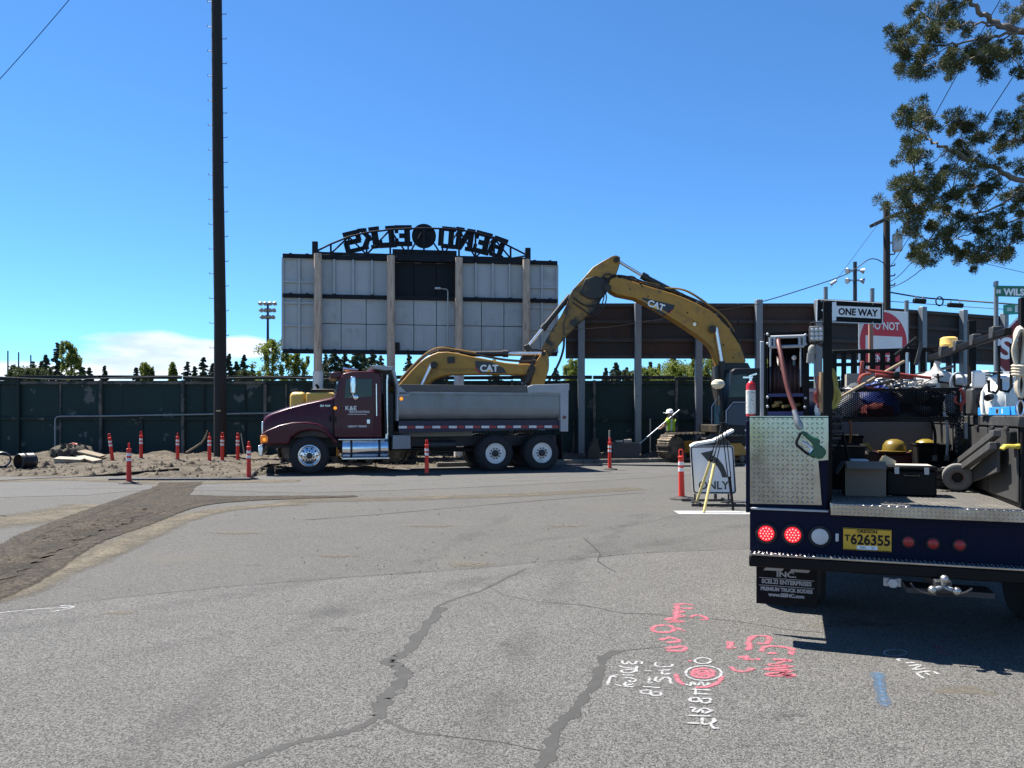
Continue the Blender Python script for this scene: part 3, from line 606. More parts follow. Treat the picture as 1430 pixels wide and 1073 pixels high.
xc, zc_ = onplane(592, 330, sb, .25); mk('round_emblem', MB().cyl((xc, .2, zc_), (xc, .3, zc_), .46, n=32), navy, sb)
LET = {
 'B': [(.12, 0, .42, 1), (0, .83, .85, 1), (.3, .42, .85, .58), (0, 0, .85, .17), (.68, .53, .95, .92), (.70, .08, 1, .50)],
 'E': [(.12, 0, .45, 1), (0, .80, 1, 1), (0, 0, 1, .20), (.3, .40, .75, .60), (.80, .64, 1, .98), (.80, .02, 1, .36)],
 'N': [(.06, 0, .32, 1), (.68, 0, .94, 1), (0, .85, .42, 1), (0, 0, .42, .16), (.58, .85, 1, 1), [(.1, 1), (.42, 1), (.92, 0), (.6, 0)]],
 'D': [(.12, 0, .42, 1), (0, .82, .82, 1), (0, 0, .82, .18), (.70, .10, 1, .90)],
 'L': [(.12, 0, .45, 1), (0, 0, 1, .22), (.84, .02, 1, .34), (0, .85, .6, 1)],
 'K': [(.10, 0, .40, 1), (0, .85, .5, 1), (0, 0, .5, .15), [(.35, .42), (.7, 1), (1, 1), (.55, .36)], [(.42, .62), (.62, .66), (1, 0), (.68, 0)], (.6, .86, 1.02, .99), (.62, .01, 1.05, .14)],
 'S': [(.08, .82, .92, 1), (0, .50, .28, .93), (.06, .40, .94, .60), (.72, .07, 1, .52), (.06, 0, .92, .18)]}
def letter(ch, px0, py0, px1, py1, tilt):
    px0 -= 1.5; px1 += 1.5; py0 -= 1.5; py1 += 2
    x0, z1 = onplane(px0, py0, sb, .2); x1, z0 = onplane(px1, py1, sb, .2); mb = MB(); rot = Matrix.Rotation(-tilt, 3, 'Y'); c = Vector(((x0 + x1) / 2, 0, (z0 + z1) / 2))
    for k, e in enumerate(LET[ch]):
        e = (max(0, e[0] - .01), max(0, e[1] - .005), min(1.03, e[2] + .01), min(1, e[3] + .005)) if isinstance(e, tuple) else e
        q = [(e[0], e[1]), (e[2], e[1]), (e[2], e[3]), (e[0], e[3])] if isinstance(e, tuple) else e
        pts = [(x1 - u * (x1 - x0), z0 + v * (z1 - z0)) for u, v in q]; s_ = len(mb.v)
        mb.prism(pts, .16 + .004 * k, .30 - .004 * k)
        for i in range(s_, len(mb.v)):
            v = mb.v[i] - c; v = Vector((v.x, 0, v.z)); w = Matrix.Rotation(tilt, 3, 'Y') @ v; mb.v[i] = Vector((w.x + c.x, mb.v[i].y, w.z + c.z))
    mk('letter', mb, navy, sb)
for ch, a, b, c, d, t in (('S', 481, 324, 504, 351, -15), ('K', 503, 319, 530, 346, -9), ('L', 531, 317, 552, 344, -5), ('E', 553, 316, 574, 342, -2), ('D', 614, 318, 635, 345, 4), ('N', 637, 320, 661, 348, 8), ('E', 664, 325, 684, 353, 13), ('B', 685, 332, 705, 358, 18)):
    letter(ch, a, b, c, d, R(t))

# ============================================================ poles, wires, lights
creo = M('creosote_pole', (0.016, 0.012, 0.010), 0.8, var=.5, scale=2.5, stretch=(6, 6, .35), dirt=(.03, .025, .02), dthr=.6, bump=.4, bscale=12)
pb = G(307, 641, .05); PY = 28.0; bx = (307.5 - CX) / F * PY; tx = (302.5 - CX) / F * PY
up = empty('utility_pole', (bx, PY, 0), 0, 'tall dark wooden pole with climbing steps left of the dump truck', 'utility pole')
topz = 19.0; tx2 = bx + (tx - bx) * topz / (EYE + HY / F * PY)
mk('shaft', MB().tube([(0, 0, -.2), (0, 0, 5), ((tx2 - bx) * .5, 0, 10), (tx2 - bx, 0, topz)], [.225, .215, .20, .18], 18), creo, up)
for k in range(34):
    z = 3.2 + k * .45
    if z > topz - .4: break
    s_ = 1 if k % 2 else -1; x = (tx2 - bx) * z / topz + s_ * .19
    mk('climbing_step', MB().tube([(x, 0, z), (x + s_ * .15, 0, z), (x + s_ * .155, 0, z + .05)], .012, 6), steel_dark, up)
mk('number_tag', MB().box((.02, -.222, EYE + 8 / F * PY), (.16, .01, .05)), M('tag_metal', (.4, .36, .2), .5), up)
# right-hand pole with crossarm and transformer
RY = 30.5; rx = (1238 - CX) / F * RY
rp = empty('utility_pole', (rx, RY, 0), 0, 'wooden pole with crossarm and grey transformer behind the one way sign', 'utility pole')
rt = EYE + (HY - 282) / F * RY
mk('shaft', MB().tube([(.04, 0, -.2), (0, 0, rt)], [.17, .12], 14), creo, rp)
ca = EYE + (HY - 306) / F * RY
mk('crossarm', MB().box((.0, -.18, ca), (1.25, .10, .13), Matrix.Rotation(R(-24), 3, 'Y')), oldwood, rp, bev=.01)
mk('crossarm', MB().box((.0, .18, ca), (1.25, .10, .13), Matrix.Rotation(R(-24), 3, 'Y')), oldwood, rp, bev=.01)
tz = EYE + (HY - 352) / F * RY
tr = mk('transformer', MB().lathe([(.16, 0), (.19, .03), (.19, .62), (.17, .68), (.05, .72)], (.38, -.1, tz), n=18), M('transformer_grey', (.42, .45, .46), .4), rp)
mk('bushing', MB().lathe([(.03, 0), (.05, .04), (.03, .08), (.045, .12), (.02, .2)], (.38, -.1, tz + .7)), M('porcelain', (.12, .10, .09), .3), tr)
mk('bracket', MB().box((.15, -.05, tz + .35), (.3, .06, .08)), galv, rp)
for z in (356, 372, 386, 399):
    zz = EYE + (HY - z) / F * RY; mk('insulator', MB().tube([(.1, 0, zz), (.3, -.02, zz + .02), (.33, -.02, zz + .1)], .028, 6), steel_dark, rp)
# wires
wire_m = M('wire_black', (.012, .012, .013), .6)
def wire(name, pts, Ys, r, label, sag=0):
    ps = [P(p[0], p[1], y) for p, y in zip(pts, Ys)]; out = []
    if len(ps) == 2:
        for k in range(17):
            t = k / 16; q = ps[0].lerp(ps[1], t); q.z -= sag * 4 * t * (1 - t); out.append(q)
    else: out = [Vector(v) for v in smoothpts([tuple(p) for p in ps], 6)]
    tag(mk(name, MB().tube(out, r, 5), wire_m), label, 'wire')
wire('overhead_wire', [(1235, 368), (1215, 362), (1180, 384), (1100, 411), (1055, 424)], [30.5, 30.4, 30.4, 30.2, 29.9], .020, 'black wire dropping from the transformer pole leftward to the board screen')
wire('overhead_wire', [(1240, 378), (1400, 130), (1500, -20)], [30.5, 22, 18], .013, 'thin wire climbing from the transformer pole through the lower juniper branch')
wire('overhead_wire', [(1240, 396), (1290, 345), (1560, -40)], [30.5, 28, 20], .013, 'thin wire climbing beside the lower juniper branch toward the upper right')
wire('overhead_wire', [(1240, 404), (1292, 372), (1470, 190)], [30.5, 28, 21], .016, 'wire rising from the transformer pole under the juniper tips')
wire('overhead_wire', [(1298, 175), (1345, 90), (1420, -40)], [24, 22, 20], .012, 'thin wire between the two juniper branches')
wire('overhead_wire', [(1240, 408), (1290, 416), (1345, 420), (1400, 424), (1480, 430)], [30.4, 30, 29, 28, 27], .030, 'thick cable sagging right from the transformer pole above the screen')
wire('overhead_wire', [(1242, 421), (1340, 428), (1400, 432), (1480, 437)], [30.4, 29, 28, 27], .014, 'thin cable just below the thick one behind the street signs')
wire('overhead_wire', [(1250, 300), (1320, 352), (1480, 392)], [30.5, 32, 34], .012, 'faint wire passing behind the juniper to the right')
wire('overhead_wire', [(-60, 175), (150, -65)], [20, 22], .010, 'faint wire crossing the top left corner of the sky', .1)
wire('overhead_wire', [(1160, 402), (1236, 300)], [29, 30.4], .008, 'faint guy wire left of the transformer pole')
wire('overhead_wire', [(800, 460), (850, 457), (905, 449), (1060, 425)], [27.8, 28.2, 28.6, 29.3], .012, 'pale thin wire crossing the brown screen behind the excavator boom')
for i, (a, b, w, h, lab) in enumerate(((1284, 420, .46, .20, 'black splice box hung on the cable near the pole'), (1334, 426, .56, .18, 'long black splice case hung on the cable farther right'))):
    q = P(a, b, 29.6 - i * .6); r = empty('splice_case', q, 0, lab, 'splice case')
    mk('case', MB().cyl((-w / 2, 0, 0), (w / 2, 0, -.03), h / 2, n=12), black, r, bev=.02); mk('hanger', MB().box((-w * .3, 0, h / 2 + .02), (.03, .03, .1)), galv, r); mk('hanger', MB().box((w * .3, 0, h / 2 + .02), (.03, .03, .1)), galv, r)
q = P(1312, 421, 29.4); tag(mk('cable_loop', MB().tube([q + Vector((.14 * math.cos(a), 0, .17 * math.sin(a))) for a in np.linspace(0, 6.28, 22)], .025, 6), wire_m), 'small coiled loop of cable between the two splice cases', 'cable')
q = P(1164, 395, 27); tag(mk('wire_clamp', MB().cyl(q + Vector((-.1, 0, -.06)), q + Vector((.1, 0, .07)), .05, n=8), galv), 'small grey clamp on the wire above the one way sign', 'clamp')

def stadium(px, pytop, pybase, Y, rows, label, wpx):
    x = (px - CX) / F * Y; zt = EYE + (HY - pytop) / F * Y; r = empty('light_pole', (x, Y, 0), 0, label, 'light pole', None)
    mk('shaft', MB().cyl((0, 0, -.3), (0, 0, zt), .16, .09, 10), steel_dark, r)
    wm = wpx / F * Y
    for k, dz in enumerate(rows):
        ww = wm * (1 - .12 * k); mk('crossarm', MB().box((0, 0, zt - dz), (ww, .08, .08)), steel_dark, r)
        for i in (-1, -.35, .35, 1):
            mk('floodlight', MB().lathe([(.05, 0), (.15, .14), (.19, .28), (.17, .3)], (i * ww / 2, .1, zt - dz + .16), (0.1 * i, -.5, -.6), 12), galv, r)
    return r
stadium(374, 424, 525, 62, (.0, .55, 1.1), 'stadium light pole rising behind the green fence left of the scoreboard', 19)
r = empty('light_pole', ((1194 - CX) / F * 50, 50, 0), 0, 'floodlight pole seen above the one way sign', 'light pole'); zt_ = EYE + (HY - 366) / F * 50
mk('shaft', MB().cyl((0, 0, -.3), (0, 0, zt_), .16, .12, 10), steel_dark, r)
for k, dz in enumerate((.55, 1.2)):
    for s_ in (-1, 1):
        mk('floodlight', MB().lathe([(.06, 0), (.15, .14), (.20, .26), (.18, .28)], (s_ * .32, 0, zt_ - dz), (s_ * .9, -.3, -.22), 12), galv, r)
    mk('crossarm', MB().box((0, 0, zt_ - dz), (.9, .1, .1)), galv, r)
for i, (p, t) in enumerate(((11, 490), (26, 492), (43, 496))):
    Y = 75; x = (p - CX) / F * Y; tag(mk('net_pole', MB().cyl((x, Y, 0), (x, Y, EYE + (HY - t) / F * Y), .09, .06, 8), steel_dark), 'thin net pole far behind the fence, %s of three' % ('leftmost', 'middle', 'rightmost')[i], 'pole')

# ============================================================ trees beyond the fence
def leafmesh(cs, rs, per, size, seed, flat=1.0, droop=0.0):
    rg = np.random.default_rng(seed); cs = np.asarray(cs, float); n = len(cs) * per
    d = rg.normal(size=(n, 3)); d /= np.linalg.norm(d, axis=1)[:, None]; rad = rg.random(n) ** .45
    pts = np.repeat(cs, per, 0) + d * (rad * np.repeat(np.asarray(rs), per))[:, None] * np.array([1, 1, flat]) + np.array([0, 0, -droop]) * rad[:, None]
    a = rg.normal(size=(n, 3)); a /= np.linalg.norm(a, axis=1)[:, None]; b = np.cross(a, rg.normal(size=(n, 3))); b /= np.linalg.norm(b, axis=1)[:, None]
    s = size * rg.uniform(.6, 1.4, n)[:, None]; a = a * s; b = b * s * .55
    v = np.stack([pts - a, pts + b, pts + a, pts - b], 1).reshape(-1, 3); return v
def quads(name, v, mat, parent=None):
    n = len(v) // 4; me = bpy.data.meshes.new(name); me.vertices.add(4 * n); me.vertices.foreach_set('co', v.astype(np.float32).ravel())
    me.loops.add(4 * n); me.loops.foreach_set('vertex_index', np.arange(4 * n, dtype=np.int32)); me.polygons.add(n)
    me.polygons.foreach_set('loop_start', np.arange(0, 4 * n, 4, dtype=np.int32)); me.update(); me.validate()
    me.materials.append(mat); o = bpy.data.objects.new(name, me); COL.objects.link(o)
    if parent: o.parent = parent
    return o
def leafmat(name, c1, c2, scale=1.5, tr=0.25):
    m = bpy.data.materials.new(name); m.use_nodes = True; n = m.node_tree.nodes; l = m.node_tree.links; b = n['Principled BSDF']; b.inputs['Roughness'].default_value = .6
    b.inputs['Specular IOR Level'].default_value = .25
    t = n.new('ShaderNodeTexCoord'); z = n.new('ShaderNodeTexNoise'); z.inputs['Scale'].default_value = scale; z.inputs['Detail'].default_value = 5; l.new(t.outputs['Object'], z.inputs[0])
    r = n.new('ShaderNodeMapRange'); r.inputs[1].default_value = .3; r.inputs[2].default_value = .7; l.new(z.outputs['Fac'], r.inputs[0])
    x = n.new('ShaderNodeMix'); x.data_type = 'RGBA'; l.new(r.outputs[0], x.inputs[0]); x.inputs[6].default_value = (*c1, 1); x.inputs[7].default_value = (*c2, 1); l.new(x.outputs[2], b.inputs['Base Color'])
    tl = n.new('ShaderNodeBsdfTranslucent'); l.new(x.outputs[2], tl.inputs[0]); ms = n.new('ShaderNodeMixShader'); ms.inputs[0].default_value = tr
    l.new(b.outputs[0], ms.inputs[1]); l.new(tl.outputs[0], ms.inputs[2]); l.new(ms.outputs[0], n['Material Output'].inputs[0]); return m
pine_m = leafmat('pine_needles', (.038, .054, .030), (.075, .098, .052)); decid_m = leafmat('spring_leaves', (.10, .14, .022), (.20, .23, .05), 1, .5); olive_m = leafmat('olive_leaves', (.04, .06, .02), (.08, .10, .035), 1, .3)
bark = M('bark', (.05, .038, .028), .9, var=.4, scale=4)
TREES = [('decid', 99, 478, 34, 55), ('decid', 380, 474, 56, 58), ('decid', 412, 492, 40, 60), ('decid', 205, 508, 24, 62), ('decid', 241, 508, 10, 63), ('decid', 800, 503, 40, 50), ('decid', 945, 506, 84, 66), ('decid', 990, 500, 60, 60),
         ('pine', 80, 481, 22, 70), ('pine', 64, 498, 22, 72), ('pine', 18, 512, 34, 85), ('pine', 146, 514, 12, 80), ('pine', 262, 508, 18, 80), ('pine', 284, 502, 20, 78), ('pine', 320, 497, 18, 76), ('pine', 341, 499, 24, 77), ('pine', 46, 508, 26, 82),
         ('pine', 468, 490, 40, 64), ('pine', 497, 488, 34, 66), ('pine', 520, 490, 36, 65), ('pine', 571, 496, 18, 70), ('pine', 455, 498, 22, 72), ('pine', 860, 510, 36, 75), ('pine', 908, 508, 14, 80), ('pine', 940, 500, 34, 74), ('pine', 968, 494, 30, 72), ('pine', 776, 516, 14, 80), ('pine', 190, 515, 10, 85), ('olive', 40, 514, 70, 60), ('olive', 880, 518, 30, 60), ('decid', 1080, 500, 60, 60), ('pine', 30, 516, 30, 95), ('pine', 58, 506, 20, 90), ('pine', 112, 508, 22, 88), ('pine', 125, 516, 20, 92), ('pine', 272, 513, 18, 92), ('pine', 297, 510, 22, 90), ('pine', 330, 508, 22, 92), ('pine', 352, 512, 18, 95), ('pine', 482, 496, 34, 78), ('pine', 508, 494, 34, 80), ('pine', 532, 500, 26, 82), ('olive', 345, 519, 50, 70), ('olive', 600, 520, 60, 75), ('pine', 846, 517, 22, 95), ('pine', 875, 516, 22, 92), ('decid', 905, 514, 60, 78), ('pine', 690, 505, 30, 70), ('pine', 610, 508, 24, 72)]
tlab = {'decid': 'bright green tree beyond the fence', 'pine': 'dark conifer beyond the fence', 'olive': 'low olive tree beyond the fence'}
def wherex(px):
    for lim, s_ in ((50, 'at the far left edge'), (125, 'left of the first orange delineators'), (230, 'above the left part of the fence'), (300, 'just left of the tall dark pole'), (360, 'between the tall pole and the scoreboard'), (430, 'left of the scoreboard pole'), (540, 'under the left half of the scoreboard'), (600, 'above the low boom'), (720, 'under the right half of the scoreboard'), (830, 'at the left end of the brown screen'), (925, 'under the brown screen, left of the big boom'), (1010, 'under the curve of the big boom')):
        if px < lim: return s_
    return 'behind the service truck'
seen_l = {}
for i, (kd, px, top, wpx, Y) in enumerate(TREES):
    x = (px - CX) / F * Y; h = EYE + (HY - top) / F * Y; w = wpx / F * Y / 2; rg = np.random.default_rng(100 + i)
    lab = '%s %s' % (tlab[kd], wherex(px))
    key = lab; seen_l[key] = seen_l.get(key, 0) + 1
    if seen_l[key] > 1: lab += (', smaller', ', third one', ', fourth one', ', fifth one', ', sixth one', ', seventh one')[min(seen_l[key] - 2, 5)]
    r = empty({'decid': 'leafy_tree', 'pine': 'conifer_tree', 'olive': 'bushy_tree'}[kd], (x, Y, 0), 0, lab, 'tree', 'trees beyond the fence')
    mk('trunk', MB().tube([(0, 0, -.2), (.05, 0, h * .5), (0, 0, h * .93)], [.03 * h, .018 * h, .004 * h], 7), bark, r)
    cs = []; rs = []
    if kd == 'pine':
        lev = 26; w *= 1.95
        for k in range(lev):
            t = k / (lev - 1); L0 = w * (1 - t) ** .7 * rg.uniform(.55, 1.1) + .10
            for j in range(5):
                a = rg.random() * 6.28; L1 = L0 * rg.uniform(.5, 1.15); z = h * (.22 + .78 * t) + rg.normal() * h * .01
                for q in (.25, .5, .75, 1.0): cs.append((L1 * q * math.cos(a), L1 * q * math.sin(a), z - L1 * q * q * .22 + .05)); rs.append(max(.09, .17 * w * (1.15 - .7 * t) * (1.1 - .5 * q)))
        v = leafmesh(cs, rs, 30, .075 * (Y / 70), 200 + i, .6)
        quads('crown', v, pine_m, r)
    else:
        n = int(90 * max(1, w / 1.0)); w *= 1.1
        for k in range(n):
            t = rg.random(); z = h * (.35 + .63 * t); wr = w * (1 - (abs(t - .35)) ** 1.6) * rg.uniform(.1, 1.0); a = rg.random() * 6.28
            cs.append((wr * math.cos(a), wr * math.sin(a), z)); rs.append(max(.15, w * rg.uniform(.12, .24)))
        for k in range(14):     # long upright shoots
            a = rg.random() * 6.28; z = h * rg.uniform(.8, 1.0); q = w * rg.uniform(.2, .9)
            for s_ in range(4): cs.append((q * math.cos(a), q * math.sin(a), z - .16 * s_)); rs.append(.16)
        v = leafmesh(cs, rs, 44, .075 * (Y / 60), 200 + i, .9)
        quads('crown', v, decid_m if kd == 'decid' else olive_m, r)

# ============================================================ dump truck
def loft(mb, rings):
    n = len(rings[0]); b = len(mb.v)
    for r in rings: mb.v += [Vector(p) for p in r]
    for k in range(len(rings) - 1):
        for i in range(n): mb.f.append((b + k * n + i, b + k * n + (i + 1) % n, b + (k + 1) * n + (i + 1) % n, b + (k + 1) * n + i))
    mb.f.append(tuple(b + i for i in range(n - 1, -1, -1))); mb.f.append(tuple(b + (len(rings) - 1) * n + i for i in range(n))); return mb
maroon = M('maroon_paint', (0.062, 0.005, 0.012), 0.34, 0, var=.12, scale=1.5, coat=.12, spec=.3, dirt=(.07, .04, .033), dthr=.58, dscale=1.8, dsoft=.45)
boxgrey = M('dump_box_grey', (0.20, 0.215, 0.23), 0.42, 0.35, var=.18, scale=1.5, dirt=(.16, .14, .115), dthr=.55, dscale=1.6, dsoft=.3)
boxlight = M('dump_frame_grey', (0.32, 0.335, 0.35), 0.5, 0.1, var=.12, scale=3, dirt=(.25, .2, .15), dthr=.63, dscale=4)
navysill = M('dark_blue_sill', (0.012, 0.013, 0.035), 0.5, var=.2)
amber = M('amber_lamp', (0.7, 0.22, 0.02), 0.3, emit=(1.0, .35, .03), es=.38)
orangel = M('orange_lens', (0.55, 0.16, 0.02), 0.3, emit=(1.0, .3, .02), es=.08)
boardwood = M('side_board_wood', (0.10, 0.095, 0.09), 0.8, var=.25, scale=4, stretch=(.5, 3, 3))
DT = empty('dump_truck', ((432 - CX) / F * 21.1, 21.1, 0), R(14.8), 'maroon dump truck with grey dump box parked along the street', 'dump truck')
def D(px, py, v=0.0): return onplane(px, py, DT, v)
def Dp(pts, v=0.0): return [D(a, b, v) for a, b in pts]
WD = 2.44
def wheel(root, x, yface, r, kind, flip=1, tread=.27):
    """yface: outer face; flip=1 the face looks to -y"""
    s = flip; z = r
    t = mk('wheel', MB().lathe([(r * .55, 0), (r * .60, -.015), (r * .80, -.02), (r * .93, 0), (r, .05), (r * 1.0, tread - .05), (r * .93, tread), (r * .6, tread)], (x, yface, z), (0, s, 0), 40, ring=True), rubber, root)
    tg = MB()
    for k in range(36):
        a = 2 * math.pi * k / 36; c = Vector((x + r * 1.0 * math.cos(a), yface + s * tread / 2, z + r * 1.0 * math.sin(a)))
        tg.box(c, (.05, tread * .86, .03), Matrix.Rotation(-a + math.pi / 2, 3, 'Y'))
    mk('tread', tg, rubber, t)
    rr = r * .57
    if kind == 'alu':
        mk('rim', MB().lathe([(rr, .06), (rr, -.012), (rr * .93, -.016), (rr * .9, .02), (rr * .80, .035), (rr * .48, .0), (rr * .45, -.02), (rr * .30, -.03)], (x, yface, z), (0, s, 0), 32), chrome, t)
        hb = MB().lathe([(rr * .30, -.02), (rr * .29, -.07), (rr * .2, -.085)], (x, yface, z), (0, s, 0), 16); mk('hub', hb, steel_dark, t)
        for k in range(10):
            a = 2 * math.pi * k / 10; mk('hand_hole', MB().cyl((x + rr * .68 * math.cos(a), yface + s * .04, z + rr * .68 * math.sin(a)), (x + rr * .68 * math.cos(a), yface + s * .012, z + rr * .68 * math.sin(a)), rr * .085, n=10), black, t)
            a += .3; mk('nut', MB().cyl((x + rr * .40 * math.cos(a), yface, z + rr * .40 * math.sin(a)), (x + rr * .40 * math.cos(a), yface - s * .04, z + rr * .40 * math.sin(a)), .022, n=6), steel_dark, t)
    else:
        mk('rim', MB().lathe([(rr, .03), (rr, -.01), (rr * .93, -.012), (rr * .90, .02), (rr * .82, .045), (rr * .55, .055), (rr * .5, .05), (rr * .3, .05)], (x, yface, z), (0, s, 0), 32), M('wheel_white', (.70, .69, .66), .5, var=.1, dirt=(.3, .26, .22), dthr=.6), t)
        mk('hub', MB().lathe([(rr * .34, .06), (rr * .32, -.02), (rr * .24, -.05), (rr * .2, -.055)], (x, yface, z), (0, s, 0), 18), steel_dark, t)
        for k in range(10):
            a = 2 * math.pi * k / 10; mk('nut', MB().cyl((x + rr * .48 * math.cos(a), yface + s * .06, z + rr * .48 * math.sin(a)), (x + rr * .48 * math.cos(a), yface + s * .01, z + rr * .48 * math.sin(a)), .024, n=6), steel_dark, t)
    return t
xr1 = D(692, 629)[0]; xr2 = D(757, 629)[0]
wheel(DT, 0, .02, .525, 'alu'); wheel(DT, 0, WD - .02, .525, 'alu', -1)
for xr in (xr1, xr2):
    wheel(DT, xr, .0, .525, 'steel'); wheel(DT, xr, WD, .525, 'steel', -1)
    for y, s in ((.32, 1), (WD - .32, -1)):
        mk('inner_tyre', MB().lathe([(.3, 0), (.49, 0), (.525, .04), (.525, .22), (.49, .26), (.3, .26)], (xr, y, .525), (0, s, 0), 28), rubber, DT)
    mk('axle', MB().cyl((xr, .3, .525), (xr, WD - .3, .525), .11, n=12), steel_dark, DT)
mk('axle', MB().box((0, WD / 2, .50), (.14, 1.7, .14)), steel_dark, DT)
xb0 = D(557, 570)[0]; xb1 = D(783, 570)[0]; xe = D(794, 570)[0]
# frame and driveline
for y in (.80, 1.56): mk('frame_rail', MB().bb(D(372, 600)[0], xe - .1, y, y + .09, .72, 1.02), steel_dark, DT)
for i in range(6):
    x = .6 + i * 1.2; mk('cross_member', MB().bb(x, x + .12, .891, 1.559, .78, .96), steel_dark, DT)
mk('drive_shaft', MB().cyl((.8, 1.2, .7), (xr1, 1.2, .58), .07), steel_dark, DT)
mk('engine', MB().bb(-.55, .75, .9, 1.55, .45, 1.35), black, DT, bev=.04)
mk('air_tank', MB().cyl((D(600, 620)[0], .45, .78), (D(640, 620)[0], .45, .78), .13, n=14), steel_dark, DT)
# hood
secs = [(366.5, 589, 612, .60), (367.5, 584, 612, .64), (371, 580, 612, .67), (380, 575.5, 612, .70), (400, 568.8, 612, .73), (420, 563.5, 612, .76), (445, 558, 612, .80), (466, 554, 612, .84)]
rings = []
for px, t, b, hw in secs:
    x, zt = D(px, t, .3); zb_ = D(px, b, .3)[1]; yc = WD / 2; c = .16 if px > 368 else .10
    rings.append([(x, yc - hw, zb_), (x, yc - hw, zt - c), (x, yc - hw + .05, zt - .05), (x, yc - hw + c, zt - .012), (x, yc - .2, zt), (x, yc + .2, zt), (x, yc + hw - c, zt - .012), (x, yc + hw - .05, zt - .05), (x, yc + hw, zt - c), (x, yc + hw, zb_)])
hood = mk('hood', loft(MB(), rings), maroon, DT, bev=.012)
xg, zg = D(366.3, 598, .3); mk('grille', MB().box((xg - .02, WD / 2, zg - .05), (.05, .98, .46)), chrome, hood, bev=.015)
for k in range(9): mk('grille_bar', MB().box((xg - .05, WD / 2 - .44 + k * .11, zg - .05), (.03, .02, .42)), black, hood)
mk('hood_lettering', place(text_mesh('SBA 9200', .07, .002), (D(454, 567, .40)[0], WD / 2 - .845, D(454, 567, .40)[1]), (1, 0, 0), (0, 0, 1)), chrome, hood)
mk('hood_gap', MB().prism(Dp([(464.6, 611), (464.0, 556), (465.4, 555.6), (466, 611)], .17), .165, .40), black, hood)
mk('hood_latch', MB().box((D(461, 585, .40)[0], WD / 2 - .85, D(461, 585, .40)[1]), (.06, .03, .14)), black, hood, bev=.005)
# fenders
outer = [(364.3, 621), (364, 607), (372, 601.5), (390, 594), (408, 590), (428, 589.3), (445, 592), (456, 599), (464, 608), (474, 619)]
inner = [(466, 620), (462, 613), (454, 606), (444, 602), (432, 601), (418, 603.5), (407, 611), (403, 621)]
prof = Dp(outer + inner)
mk('fender', MB().prism(prof, .0, .46), maroon, DT, bev=.05, seg=3); mk('fender', MB().prism(prof, WD - .46, WD), maroon, DT, bev=.05, seg=3)
mk('inner_fender', MB().prism(Dp([(405, 612), (412, 604), (432, 600), (455, 604), (464, 612), (464, 600), (405, 598)]), .465, .62), black, DT)
for y0 in (-.008, WD - .24):
    mk('headlight', MB().prism(Dp([(363.4, 608.5), (371, 606.5), (374.5, 611), (374, 618), (363.6, 619.5)]), y0, y0 + .25), orangel, DT, bev=.02)
mk('signal_lamp', MB().ball((D(369, 614)[0], -.012, D(369, 614)[1]), .045, (1, .4, 1)), amber, DT)
x0, z0 = D(360.5, 637); x1, z1 = D(367, 622)
mk('bumper', MB().bb(x0, x1, .0, WD, z0, z1), chrome, DT, bev=.03)
# cab
cp = Dp([(465, 612), (464.5, 560), (468.5, 552), (474.5, 529), (479, 521.5), (491, 518.8), (524, 518.6), (531, 520.5), (533.5, 528), (533.5, 612)], .18)
cabo = mk('cab', MB().prism(cp, .18, WD - .18), maroon, DT, bev=.05, seg=3)
mk('windshield', MB().prism(Dp([(467.3, 551.5), (469.4, 552), (475.2, 530), (473.2, 529.5)], .2), .32, WD - .32), glass, cabo)
mk('visor', MB().prism(Dp([(460.5, 524), (463, 520.5), (476, 519), (477, 526.5), (470, 528.5), (463, 528)], .3), .28, WD - .28), maroon, cabo, bev=.02)
for yy, s in ((.18, -1), (WD - .18, 1)):
    a, b = (yy - .012, yy) if s < 0 else (yy, yy + .012)
    dr = mk('door', MB().prism(Dp([(478.5, 526), (522, 526), (523, 606), (476.5, 606), (475.5, 560)], .18), a, b), maroon, cabo, bev=.006)
    mk('window', MB().prism(Dp([(483, 529.5), (519.5, 529.5), (519.5, 554), (481, 557)], .18), a - .006 if s < 0 else a, b if s < 0 else b + .006), glass, dr, bev=.004)
    mk('handle', MB().box((D(514.5, 589, .15)[0], a - .02 if s < 0 else b + .02, D(514.5, 589, .15)[1]), (.09, .04, .13)), chrome, dr, bev=.01)
yl = .18 - .016
def dtext(t, px, py, size, sx_=1, off=0): return mk('lettering', place(text_mesh(t, size, .001, off, sx=sx_), (*([D(px, py, yl)[0], yl]), D(px, py, yl)[1]), (1, 0, 0), (0, 0, 1)), whitepaint, dr0)
dr0 = [c for c in cabo.children if c.name.startswith('door')][0]
dtext('K&E', 490, 570.5, .17, 1.05, .002); dtext('EXCAVATING', 502, 575.5, .085, 1.05, .001); dtext('USDOT 750475', 499, 595.8, .072, 1.1, .002)
mk('lettering_rule', MB().box((D(499, 578.8, yl)[0], yl, D(499, 578.8, yl)[1]), (.52, .003, .012)), whitepaint, dr0)
mk('roof_marker', MB().box((D(485, 517.5, 1.2)[0], WD / 2, D(485, 517.5, 1.2)[1]), (.1, .5, .05)), orangel, cabo, bev=.01)
mk('horn', MB().lathe([(.02, 0), (.03, .3), (.06, .42)], (D(500, 516.5, .7)[0], .7, D(500, 516.5, .7)[1]), (-1, 0, .05), 12), chrome, cabo)
